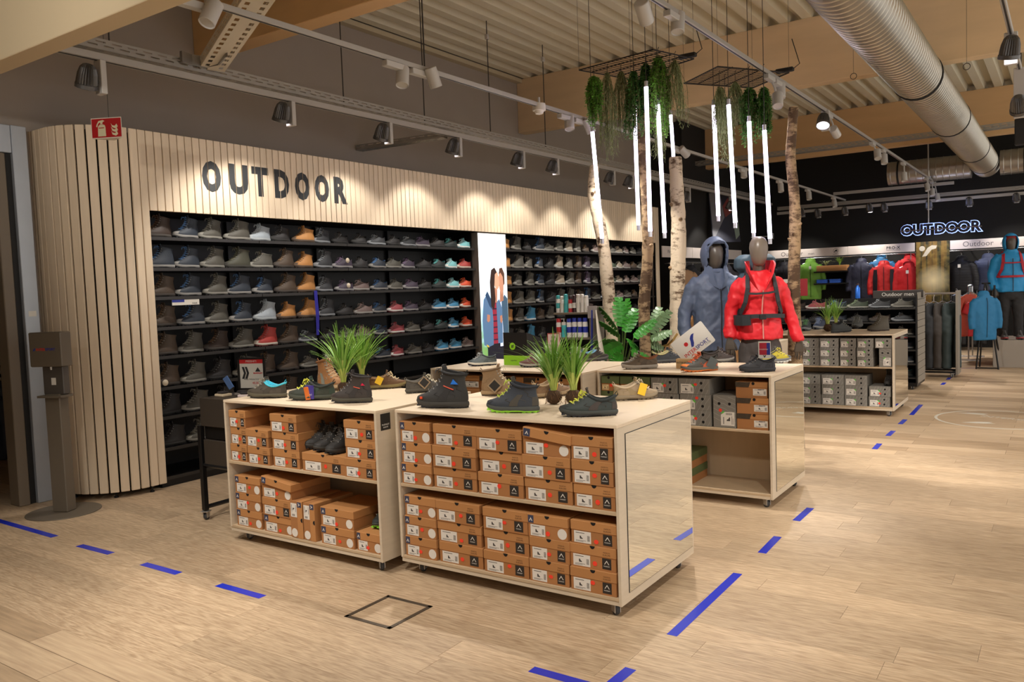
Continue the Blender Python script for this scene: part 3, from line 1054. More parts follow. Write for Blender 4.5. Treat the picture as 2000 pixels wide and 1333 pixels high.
trunk('pale birch trunk, the leftmost and the one that leans', [(1161, 324), (1158, 380), (1169, 430), (1180, 490), (1187, 560), (1193, 630), (1198, 700)], 7.7, [0.047, 0.056, 0.062, 0.066, 0.07, 0.066, 0.066], bark_w, 11)
trunk('mottled brown birch trunk, second from the left and very tall', [(1253, 205), (1253, 270), (1258, 350), (1265, 440), (1264, 520), (1258, 600), (1261, 700)], 7.7, [0.036, 0.036, 0.042, 0.056, 0.058, 0.062, 0.055], bark_b, 12)
trunk('thickest white birch trunk, third from the left', [(1319, 308), (1322, 370), (1325, 430), (1325, 490), (1323, 560), (1325, 640), (1326, 700)], 8.3, [0.066, 0.074, 0.078, 0.08, 0.082, 0.09, 0.10], bark_w, 13)
trunk('slim grey-brown birch trunk right of the red mannequin', [(1550, 210), (1546, 270), (1544, 310), (1551, 380), (1553, 440), (1551, 520), (1551, 600), (1553, 680)], 7.8, [0.042, 0.043, 0.046, 0.048, 0.052, 0.055, 0.058, 0.066], bark_b, 14)
# ================================================================ SHOES
NP = 20


def outline(xa, xb, zb, zf, w, dip=0.0, spring=True, grow=0.0):
    pts = []
    for j in range(NP):
        th = 2 * pi * j / NP
        s = (1 - cos(th)) / 2
        e = (4 * s * (1 - s)) ** 0.40 if 0 < s < 1 else 0
        h = e * (0.76 + 0.24 * sin(min(1, s / 0.68) * pi / 2)) * (w / 2 + grow)
        x = xa - grow + (xb - xa + 2 * grow) * s
        z = zb + (zf - zb) * s + dip * sin(pi * s)
        if spring:
            z += 0.016 * max(0, (x - 0.20) / 0.09) ** 2 * max(0, 1 - (z - 0.02) / 0.09)
        pts.append(Vector((x, h * (1 if th < pi else -1) + 0.006 * sin(pi * s), z)))
    return pts


STY = {
    'boot': [(0.004, 0.284, .022, .022, .096, 0), (0, .289, .040, .036, .103, 0), (0, .285, .060, .049, .101, 0), (.002, .266, .078, .063, .095, 0), (.005, .232, .093, .079, .087, 0),
             (.008, .197, .108, .099, .079, 0), (.012, .168, .124, .125, .074, 0), (.014, .150, .142, .152, .074, 0), (.010, .141, .162, .178, .080, 0), (.004, .141, .175, .197, .088, -.004)],
    'mid': [(0.004, 0.284, .022, .022, .096, 0), (0, .289, .038, .036, .102, 0), (0, .285, .055, .048, .100, 0), (.002, .265, .070, .061, .094, 0), (.005, .229, .083, .077, .086, 0),
            (.008, .194, .097, .097, .078, 0), (.010, .166, .112, .123, .074, 0), (.008, .152, .128, .146, .078, -.003), (.004, .150, .140, .162, .086, -.010)],
    'low': [(0.004, 0.284, .022, .022, .094, 0), (0, .289, .034, .034, .100, 0), (0, .285, .047, .043, .098, 0), (.002, .263, .060, .055, .092, 0), (.004, .229, .071, .069, .085, -.001),
            (.006, .195, .082, .088, .078, -.007), (.006, .170, .092, .106, .074, -.016), (.004, .158, .103, .117, .076, -.026)],
}
SHOE = {}


def arc(rings, s0, s1, side, grow):
    """an open patch on the upper between two fractions of its length; side +1, -1 or 0 for round the toe"""
    b = MB()
    rows = []
    for r in rings:
        o = outline(*r, grow=grow)
        half = [o[j] for j in range(NP // 2 + 1)]
        oth = [o[(NP - j) % NP] for j in range(NP // 2 + 1)]
        ss = [(1 - cos(2 * pi * j / NP)) / 2 for j in range(NP // 2 + 1)]
        if side == 0:
            keep = [j for j in range(NP // 2 + 1) if s0 <= ss[j] <= s1]
            rows.append([half[j] for j in keep] + [oth[j] for j in reversed(keep) if j not in (0, NP // 2)])
        else:
            src = half if side > 0 else oth
            rows.append([src[j] for j in range(NP // 2 + 1) if s0 <= ss[j] <= s1])
    n = min(len(r) for r in rows)
    return b.ring([r[:n] for r in rows], False, False, False)


def shoe_meshes(st):
    if st in SHOE:
        return SHOE[st]
    R = STY[st]
    d = {}
    rings = [outline(*r) for r in R]
    top = R[-1]
    lip = outline(top[0] + .004, top[1] - .004, top[2] + .004, top[3] + .004, top[4] - .006, top[5])
    b = MB().ring(rings + [lip], False, False)
    d['upper'] = b.mesh('upper', True, 50)
    i1 = outline(top[0] + .010, top[1] - .012, top[2] + .001, top[3] + .001, top[4] - .016, top[5])
    i2 = outline(top[0] + .014, top[1] - .02, top[2] - .045, top[3] - .03, top[4] - .022, 0)
    b = MB().ring([lip, i1, i2], False, True)
    d['collar_lining'] = b.mesh('collar_lining', True, 50)
    # midsole and lugged outsole
    mo = [outline(-.003, .290, .010, .010, .100), outline(-.006, .294, .016, .018, .107), outline(-.006, .294, .026, .028, .108), outline(-.002, .290, .034 if st != 'low' else .031, .034, .104), outline(.006, .28, .034 if st != 'low' else .031, .034, .09)]
    for r in mo[:1]:
        for p in r:
            p.z += 0.007 * max(0, 1 - abs(p.x - 0.115) / 0.05)
    d['midsole'] = MB().ring(mo).mesh('midsole', True, 50)
    b = MB()
    oo = [outline(-.001, .288, .005, .005, .098), outline(-.003, .291, .012, .012, .102)]
    for r in oo:
        for p in r:
            p.z += 0.007 * max(0, 1 - abs(p.x - 0.115) / 0.05)
    b.ring(oo)
    for i in range(10):
        x = 0.006 + i * 0.0285
        if 0.085 < x < 0.14:
            continue
        zz = 0.016 * max(0, (x - 0.19) / 0.09) ** 2
        hw = 0.047 * ((4 * min(.97, max(.04, x / .29)) * (1 - min(.97, max(.04, x / .29)))) ** 0.4) * (0.80 + 0.2 * min(1, x / .2))
        for s in (-1, 1):
            b.bx(x, x + 0.019, min(s * hw, s * 0.012), max(s * hw, s * 0.012), zz, zz + 0.008)
    d['outsole'] = b.mesh('outsole')
    # lacing up the instep
    k0 = 3
    front = [(r[1], r[3], r[4]) for r in R[k0:]]
    rows = 7 if st == 'boot' else 6 if st == 'mid' else 5
    b = MB()
    prev = None
    eyes = []
    for i in range(rows):
        f = 0.22 + 0.72 * i / (rows - 1)
        q = f * (len(front) - 1)
        a = min(int(q), len(front) - 2)
        u = q - a
        x = front[a][0] * (1 - u) + front[a + 1][0] * u
        z = front[a][1] * (1 - u) + front[a + 1][1] * u
        hw = 0.027 - 0.004 * i / rows
        pl, pr = Vector((x - .016, hw, z - .001)), Vector((x - .016, -hw, z - .001))
        eyes += [pl, pr]
        c_ = Vector((x + .004, 0, z + .009))
        b.tube([pl, c_, pr], 0.0030, 5)
        if prev:
            b.tube([prev[0], (prev[0] + pr) / 2 + Vector((.012, 0, .006)), pr], 0.0028, 5)
            b.tube([prev[1], (prev[1] + pl) / 2 + Vector((.012, 0, .006)), pl], 0.0028, 5)
        prev = (pl, pr)
    bow = c_ + Vector((0.004, 0, 0.002))
    for s in (-1, 1):
        b.tube([bow, bow + Vector((.012, s * .022, .004)), bow + Vector((.014, s * .036, -.012)), bow + Vector((.010, s * .024, -.006)), bow], 0.0022, 5)
        b.tube([bow, bow + Vector((.018, s * .014, -.006)), bow + Vector((.024, s * .022, -.024))], 0.002, 5)
    d['laces'] = b.mesh('laces', True)
    b = MB()
    for e_ in eyes:
        s_ = 1 if e_.y > 0 else -1
        b.tube([e_ + Vector((0, 0, -.003)), e_ + Vector((-.001, s_ * .005, 0)), e_ + Vector((.002, s_ * .0065, .004))], [.0042, .0036, .002], 6)
    d['eyelets'] = b.mesh('eyelets', True)
    cr_ = outline(top[0] + .001, top[1] - .001, top[2] - .004, top[3] - .004, top[4] + .001, top[5])
    d['padded_collar'] = MB().tube(cr_ + [cr_[0]], .0062, 7, False).mesh('padded_collar', True)
    b = MB()
    for s_ in (1, -1):
        for (fa, fb, za, zb_) in ((.20, .42, 2, 5), (.46, .62, 1, 4), (.05, .30, 3, 6)):
            pts_ = []
            for q_ in range(5):
                f_ = q_ / 4
                rr_ = za + (zb_ - za) * f_
                lo = outline(*R[int(rr_)], grow=.0008)
                hi = outline(*R[min(int(rr_) + 1, len(R) - 1)], grow=.0008)
                sx_ = fa + (fb - fa) * f_
                jj = int(round(NP * math.acos(1 - 2 * sx_) / (2 * pi)))
                if s_ < 0:
                    jj = NP - jj
                pts_.append(lo[jj % NP].lerp(hi[jj % NP], rr_ - int(rr_)))
            b.tube(pts_, .0016, 4)
    d['seams'] = b.mesh('seams', True)
    # tongue
    tp = R[-1]
    b = MB()
    rr = []
    for (x, z, w_) in ((R[-3][1] - .006, R[-3][3] - .004, .040), (tp[1] - .012, tp[3] + .004, .044), (tp[1] - .006, tp[3] + .022, .046), (tp[1] - .010, tp[3] + .026, .040)):
        rr.append([Vector((x, w_ / 2, z)), Vector((x + .006, 0, z)), Vector((x, -w_ / 2, z)), Vector((x - .007, -w_ / 2, z)), Vector((x - .002, 0, z)), Vector((x - .007, w_ / 2, z))])
    d['tongue'] = b.ring(rr).mesh('tongue', True, 50)
    d['toe_cap'] = arc([R[1], R[2], R[3]], 0.80, 1.0, 0, 0.0022).mesh('toe_cap', True)
    d['heel_counter'] = arc(R[1:5], 0.0, 0.16, 0, 0.0018).mesh('heel_counter', True)
    b = arc(R[1:6], 0.34, 0.60, 1, 0.0014)
    b2 = arc(R[1:6], 0.34, 0.60, -1, 0.0014)
    b.add(b2.v, b2.f)
    d['side_overlay'] = b.mesh('side_overlay', True)
    d['pull_loop'] = MB().tube([(tp[0] + .004, 0, tp[2] - .014), (tp[0] - .010, 0, tp[2] + .002), (tp[0] - .006, 0, tp[2] + .018), (tp[0] + .006, 0, tp[2] + .004)], 0.003, 6).mesh('pull_loop', True)
    SHOE[st] = d
    return d


def smat(hexc, kind='leather'):
    nm = f'{kind}_{hexc.lstrip("#")}'
    if kind == 'leather':
        return mat(nm, hexc, 0.62, var=0.12, vscale=40, bump=0.15, bscale=220)
    if kind == 'rubber':
        return mat(nm, hexc, 0.7, var=0.06, vscale=30)
    if kind == 'lace':
        return mat(nm, hexc, 0.8, var=0.05)
    return mat(nm, hexc, 0.85, var=0.08, vscale=60)


# upper, midsole, outsole, laces, lining, overlay, toe
PAL = {
    'k': ('#2f2c2c', '#3a3836', '#222222', '#4a4846', '#1d1c1c', '#3b3837'),
    'd': ('#4a372a', '#5c554c', '#2b2724', '#6a4f38', '#2a211b', '#5a4636'),
    'b': ('#665342', '#5a5148', '#2e2925', '#866c52', '#33291f', '#57463a'),
    'g': ('#6b675c', '#b9b4a8', '#3a3836', '#8a877c', '#3a3834', '#57544c'),
    'e': ('#5b5a48', '#514e46', '#34322e', '#77745f', '#33322a', '#6b6a55'),
    'l': ('#9aa3aa', '#a7adaf', '#5a5d60', '#bcc4c8', '#4f565c', '#848d94'),
    't': ('#b98248', '#5a4a3c', '#3a2f27', '#8a5f34', '#5d4127', '#a8743f'),
    's': ('#45484c', '#b8bcc0', '#303234', '#9aa0a6', '#2c2e31', '#7c8288'),
    'n': ('#3a4350', '#c0bdb6', '#2e3238', '#5d86b8', '#4a7cb4', '#2e3642'),
    'r': ('#a83a34', '#cfc4b4', '#6c2c2a', '#c85a50', '#5d1f1f', '#8e2f2c'),
    'o': ('#d8502a', '#d8d0c4', '#7c3a2a', '#f07a4a', '#7d2a18', '#c4451f'),
    'a': ('#7cc0c4', '#e4e2dc', '#5a8c90', '#d4ecec', '#3f7f86', '#66aeb4'),
    'u': ('#3f88b0', '#dcdad4', '#2d5c78', '#8cc4e0', '#20506c', '#2f749c'),
    'p': ('#5a4c60', '#c6c2c0', '#3c3440', '#8a7690', '#352c3a', '#6d5a78'),
    'm': ('#9a837c', '#d4cec6', '#6a5a54', '#c4b0a8', '#5a4a46', '#ad968e'),
    'c': ('#a04a50', '#d8d2cc', '#6a3034', '#c87a80', '#5a2428', '#8c3c44'),
    'j': ('#2e3a38', '#3c4442', '#242a2a', '#7cd4d0', '#58c0c0', '#3a4a48'),
    'w': ('#b8a890', '#e0dcd2', '#7c7264', '#d8ccb8', '#6c5f50', '#a8987f'),
    'f': ('#4c5a44', '#d0cdc2', '#343c30', '#8a9a7a', '#2c3428', '#5c6a52'),
}
CN = {'k': 'black', 'd': 'dark brown', 'b': 'brown', 'g': 'stone grey', 'e': 'olive grey', 'l': 'pale blue-grey', 't': 'tan leather', 's': 'black-and-silver', 'n': 'navy blue', 'r': 'red', 'o': 'orange-red',
      'a': 'aqua', 'u': 'blue', 'p': 'plum', 'm': 'dusty pink-brown', 'c': 'crimson', 'j': 'black-and-turquoise', 'w': 'beige', 'f': 'grey-green'}
FEW = ('upper', 'midsole', 'outsole', 'laces', 'collar_lining', 'tongue', 'toe_cap', 'eyelets')


def shoe(style, pal, loc, rz, label, group=None, full=False, scale=1.0, rot=None, cat=None):
    """toe points along local +X; the root stands at the middle of the sole"""
    ms = shoe_meshes(style)
    cols = PAL[pal] if isinstance(pal, str) else pal
    if isinstance(pal, str) and pal not in 'traoucl':
        cols = tuple('#' + ''.join('%02x' % int(int(c[i:i + 2], 16) * (.74 if n_ != 3 else 1.05)) for i in (1, 3, 5)) for n_, c in enumerate(c if len(c) == 7 else c + c[1:] for c in cols))
    toe = cols[6] if len(cols) > 6 else cols[1]
    t = thing('hiking_boot' if style != 'low' else 'hiking_shoe', label, cat or ('boot' if style != 'low' else 'shoe'), loc, rz, group, rot)
    t.scale = (scale,) * 3
    mm = {'upper': smat(cols[0]), 'midsole': smat(cols[1], 'rubber'), 'outsole': smat(cols[2], 'rubber'), 'laces': smat(cols[3], 'lace'), 'collar_lining': smat(cols[4], 'cloth'),
          'tongue': smat(cols[5] if full else cols[0]), 'side_overlay': smat(cols[5]), 'toe_cap': smat(toe, 'rubber'), 'heel_counter': smat(cols[5]), 'pull_loop': smat(cols[4], 'cloth'), 'eyelets': smat('#8c8a86', 'metal'), 'padded_collar': smat(cols[4], 'cloth'), 'seams': smat(cols[5])}
    for k, me in ms.items():
        if not full and k not in FEW:
            continue
        o_ = place(k, me, mm[k], t, (-0.145, 0, 0))
        if k in ('eyelets', 'seams'):
            o_['kind'] = 'stuff'
    return t


# ---------------------------------------------------------------- the shoe wall
ROWS_L = ['dngglktskkskspkjar', 'nngegbtspkngpkjar', 'bngnnbtspmngpkjao', 'bngnlttskmncpkuuo', 'bgdgrbskgmncgkjuo', 'bgkgbbggkdncgkuum', 'kgkkgbkgkkncgpkum', 'kgkbkkgkkdnkgkkum']
SHN = ['top', 'second', 'third', 'fourth', 'fifth', 'sixth', 'seventh', 'lowest']
rs = random.Random(5)
nshoe = 0
for r in range(8):
    z = SHZ[r]
    row = ROWS_L[r][:17]
    n = len(row)
    last = n if r < 6 else (6 if r == 6 else 2)
    for k in range(last):
        y = 4.135 + k * 0.2715 + rs.uniform(-0.012, 0.012)
        c = row[k]
        nb = 8 if r not in (4, 5) else 6
        st = 'boot' if k < nb else 'low'
        if st == 'boot' and k >= 4 and c not in 'bd':
            st = 'mid' if rs.random() < 0.4 else 'boot'
        x = -6.555 + rs.uniform(-0.015, 0.015)
        rz = -pi / 2 + rs.uniform(-0.12, 0.16)
        kind = 'hiking boot' if st != 'low' else 'low hiking shoe'
        shoe(st, c, (x, y, z + 0.0005), rz, f'{CN[c]} {kind}, {ORD[k]} from left on {SHN[r]} shelf left of light box', 'shoes on the wall left of the light box', scale=0.97)
        nshoe += 1
ROWS_R = ['tgknggwgbmfgwmgk', 'tggnkwgbpgsfwmbg', 'tggnkwgbpgefwmmg', 'tggnkggbngsfmgbk', 'tgubgkgnmgsbwmkg', 'kgukgngbkgsfwmmk']
for r in range(6):
    z = SHZ[r]
    for k in range(16):
        y = 9.44 + k * 0.292 + rs.uniform(-0.012, 0.012)
        if y > 14.1:
            continue
        if r == 5 and k > 3:
            continue
        c = ROWS_R[r][k]
        st = 'boot' if k < 9 and not (r == 0 and k in (2, 4, 8)) else 'low'
        if st == 'boot' and rs.random() < 0.3:
            st = 'mid'
        rz = -pi / 2 + rs.uniform(-0.12, 0.25)
        kind = 'hiking boot' if st != 'low' else 'low hiking shoe'
        shoe(st, c, (-6.555 + rs.uniform(-0.015, 0.015), y, z + 0.0005), rz, f'{CN[c]} {kind}, {ORD[k]} from left on {SHN[r]} shelf right of light box', 'shoes on the wall right of the light box')
        nshoe += 1
# price strip and blue lanyard on the shelves, white alarm tags
pw = mat('white_paper', (226, 222, 212), 0.7)
blue_p = mat('blue_print', (38, 52, 140), 0.6)
red_p = mat('red_print', (204, 36, 40), 0.6)
t = thing('price_strip', 'white price strip with a blue field clipped under the third shelf', 'price tag', (-6.446, 4.17, SHZ[2] - 0.075))
MB().cbox(0, 0.003, 0, 0.27, 0, 0.048, 0.0005).build('card', pw, t)
MB().bx(0.0031, 0.0036, 0, 0.12, 0.026, 0.048).build('blue_field', blue_p, t)
text('150,00', 0.02, ink, t, (0.0036, 0.22, 0.014), FACE_PX)
a, b = at(616, 568, 'x', -6.44), at(619, 655, 'x', -6.44)
t = thing('lanyard', 'dark blue ribbon hanging down from the third shelf beside tan boots', 'ribbon', tuple(a))
MB().ring([[Vector((0, -0.02, 0)), Vector((0.003, 0.02, 0)), Vector((0.0, 0.02, 0))], [Vector((0.012, -0.022, -0.25)), Vector((0.018, 0.02, -0.25)), Vector((0.012, 0.02, -0.25))],
           [Vector((0.0, -0.016, b.z - a.z)), Vector((0.004, 0.018, b.z - a.z)), Vector((0.0, 0.018, b.z - a.z))]]).build('ribbon', mat('royal_ribbon', (40, 36, 150), 0.7), t)
for (px, py, n) in ((678, 509, 'second'), (680, 558, 'third'), (322, 748, 'sixth')):
    p = at(px, py, 'x', -6.47)
    t = thing('alarm_tag', f'round pale security tag on the {n} shelf', 'tag', tuple(p))
    MB().lathe([(0, 0), (0.024, 0), (0.028, 0.008), (0.02, 0.016), (0, 0.018)], 18, M=Matrix.Rotation(pi / 2, 4, 'Y')).build('disc', mat('pale_tag_plastic', (214, 200, 176), 0.4), t, True, 40)

# ================================================================ DISPLAY TABLES ON CASTERS
oakw = mat('whitewashed_oak', (206, 190, 166), 0.5, var=0.10, vscale=5, stretch=(1.2, 1.2, 9), bump=0.04, bscale=60)
oakt = mat('whitewashed_oak_top', (222, 202, 174), 0.45, var=0.08, vscale=5, stretch=(1.5, 12, 1), bump=0.04, bscale=60)
oaki = mat('oak_inside', (190, 166, 134), 0.55, var=0.10, vscale=5, stretch=(4, 4, 0.6))
mirror_m = mat('mirror_glass', (236, 238, 232), 0.02, metal=1.0)
caster_m = mat('caster_zinc', (190, 186, 180), 0.35, metal=0.7)
tyre = mat('caster_tyre', (62, 62, 64), 0.7)
hubm = mat('caster_hub', (150, 152, 152), 0.5)
TT = 0.946


def caster(t, x, y, rz=0.6, grey=True):
    c_ = place('caster', MB().cbox(-0.03, 0.03, -0.03, 0.03, 0.064, 0.068, 0.001).bx(-0.016, -0.0125, -0.014, 0.030, 0.018, 0.066).bx(0.0125, 0.016, -0.014, 0.030, 0.018, 0.066).bx(-0.016, 0.016, -0.018, 0.02, 0.058, 0.065).bx(-0.01, 0.01, 0.03, 0.062, 0.050, 0.056).mesh('caster'), caster_m, t, (x, y, 0), (0, 0, rz))
    M_ = Matrix.Translation((0, 0.012, 0.029)) @ Matrix.Rotation(pi / 2, 4, 'Y')
    MB().lathe([(0.0, -0.009), (0.018, -0.009), (0.020, -0.010), (0.027, -0.010), (0.029, -0.006), (0.029, 0.006), (0.027, 0.010), (0.020, 0.010), (0.018, 0.009), (0, 0.009)], 20, M=M_).build('wheel', tyre, c_, True, 40)
    MB().lathe([(0.0, -0.0105), (0.017, -0.0098), (0.017, 0.0098), (0.0, 0.0105)], 14, M=M_).build('hub', hubm, c_)
    return c_


def table(label, x0, x1, y0, y1, shz, depth=0.40, mirror=True, gap=True):
    t = thing('display_table', label, 'table', (0, 0, 0))
    th = 0.017
    zb = 0.068
    MB().cbox(x0, x1, y0, y1, TT - th, TT, 0.0015).build('top_panel', oakt, t)
    MB().cbox(x0 + th, x1 - th, y0, y1, 0.092, 0.107, 0.001).build('bottom_panel', oaki, t)
    MB().cbox(x0, x0 + th, y0, y1, 0.092, TT - th - 0.0005, 0.0015).build('side_panel', oakw, t)
    MB().cbox(x1 - th, x1, y0, y1, zb, TT - th - 0.0005, 0.0015).build('side_panel', oakw, t)
    MB().cbox(x0 + 0.004, x1 - th - 0.001, y0 + 0.004, y1 - 0.004, zb, 0.0915, 0.001).build('base_frame', oakw, t)
    for s in (shz if isinstance(shz, (list, tuple)) else [shz]):
        MB().cbox(x0 + th + .0005, x1 - th - .0005, y0 + 0.004, y1 - 0.004, s - 0.018, s, 0.001).build('shelf', oaki, t)
    ym = (y0 + y1) / 2
    MB().bx(x0 + th + .0005, x1 - th - .0005, ym, ym + 0.012, 0.1075, TT - th - 0.001).build('divider', oaki, t)
    if mirror:
        MB().bx(x1 + 0.0002, x1 + 0.0012, y0 + 0.078, y1 - 0.018, 0.112, TT - 0.052).build('shadow_gap', mat('dark_shadow_gap', (28, 26, 24), 0.6), t)  # dark plate: the recess shadow round the mirror is put into its colour
        MB().bx(x1 + 0.0013, x1 + 0.003, y0 + 0.083, y1 - 0.020, 0.115, TT - 0.055).build('mirror', mirror_m, t)
    for (cx_, cy_, r_) in ((x0 + 0.10, y0 + 0.07, 0.3), (x1 - 0.055, y0 + 0.05, 0.9), (x0 + 0.10, y1 - 0.1, 1.2), (x1 - 0.055, y1 - 0.1, 0.7)):
        caster(t, cx_, cy_, r_)
    return t


tA = table('front right whitewashed table on casters, full of brown boot boxes, mirror on its side', -3.158, -1.75, 3.39, 4.295, 0.525)
tB = table('front left whitewashed table on casters, half hidden behind the mirror table', -4.612, -3.228, 3.31, 4.20, 0.541, mirror=False)
tC = table('right whitewashed table with grey boxes and an empty lower shelf, mirror on its side', -3.05, -1.690, 5.60, 6.43, 0.554)
tE = table('middle whitewashed table behind the front ones, carrying a black and green box', -4.585, -3.07, 5.40, 6.31, 0.54, mirror=False)
tD = table('farthest whitewashed table, filled with rows of grey shoe boxes', -3.02, -1.621, 9.95, 10.92, 0.569)
# black sign plate on the left table's end
pl = MB().bx(-3.2279, -3.2268, 3.345, 3.425, 0.826, 0.922).build('maker_plate', mat('black_plate', (22, 22, 22), 0.5), tB)
text('McKINLEY', 0.0135, pw, pl, (-3.2266, 3.385, 0.857), FACE_PX, 0.0002)
text('EUROPE', 0.011, pw, pl, (-3.2266, 3.385, 0.842), FACE_PX, 0.0002)
# ================================================================ SHOE BOXES
kraft = mat('kraft_board', (168, 114, 66), 0.75, var=0.08, vscale=4, bump=0.03, bscale=90, rnd=0.06)
kraft_lid = mat('kraft_lid_board', (180, 126, 74), 0.72, var=0.07, vscale=4, bump=0.03, bscale=90, rnd=0.06)
hole_m = mat('box_hole_dark', (14, 11, 9), 0.9)
lab_m = mat('box_label_paper', (222, 216, 206), 0.6)
prn = mat('label_print', (70, 64, 62), 0.7)
dotm = mat('red_orange_sticker', (244, 66, 44), 0.5)
dotg = mat('green_sticker', (92, 190, 66), 0.5)
patch_m = mat('black_box_patch', (42, 36, 32), 0.6)
bluepatch = mat('slate_blue_patch', (54, 60, 84), 0.6)
tanprint = mat('tan_print', (120, 84, 50), 0.7)
greyb = mat('grey_box_board', (126, 122, 114), 0.7, var=0.06, vscale=4, rnd=0.05)
greyl = mat('pale_box_line', (168, 164, 156), 0.7)
greenlid = mat('olive_green_lid', (92, 104, 62), 0.7, var=0.06, vscale=4)
darklid = mat('dark_pattern_lid', (66, 54, 40), 0.7, var=0.5, vscale=40)
BX = {}


def shoe_icon(m_, x, z, s, y):
    m_.prism([(x, z), (x + 1.0 * s, z), (x + 1.0 * s, z + .25 * s), (x + .55 * s, z + .5 * s), (x + .4 * s, z + .9 * s), (x, z + .95 * s)], lambda a, b: (a, y, b), lambda a, b: (a, y - 0.0003, b))


def label_print(x0, z0, w, h, y):
    m_ = MB()
    shoe_icon(m_, x0 + w * .34, z0 + h * .34, h * .28, y)
    m_.bx(x0 + w * .1, x0 + w * .62, y - .0003, y, z0 + h * .82, z0 + h * .87)
    m_.bx(x0 + w * .1, x0 + w * .7, y - .0003, y, z0 + h * .18, z0 + h * .21)
    m_.bx(x0 + w * .1, x0 + w * .55, y - .0003, y, z0 + h * .09, z0 + h * .12)
    for i in range(7):
        m_.bx(x0 + w * .78, x0 + w * .93, y - .0003, y, z0 + h * (.2 + .07 * i), z0 + h * (.235 + .07 * i))
    return m_


def disc(x, z, r, y, n=16, th=0.0006, sq=1.0):
    return MB().prism([(x + r * cos(2 * pi * i / n), z + r * sq * sin(2 * pi * i / n)) for i in range(n)], lambda a, b: (a, y, b), lambda a, b: (a, y - th, b))


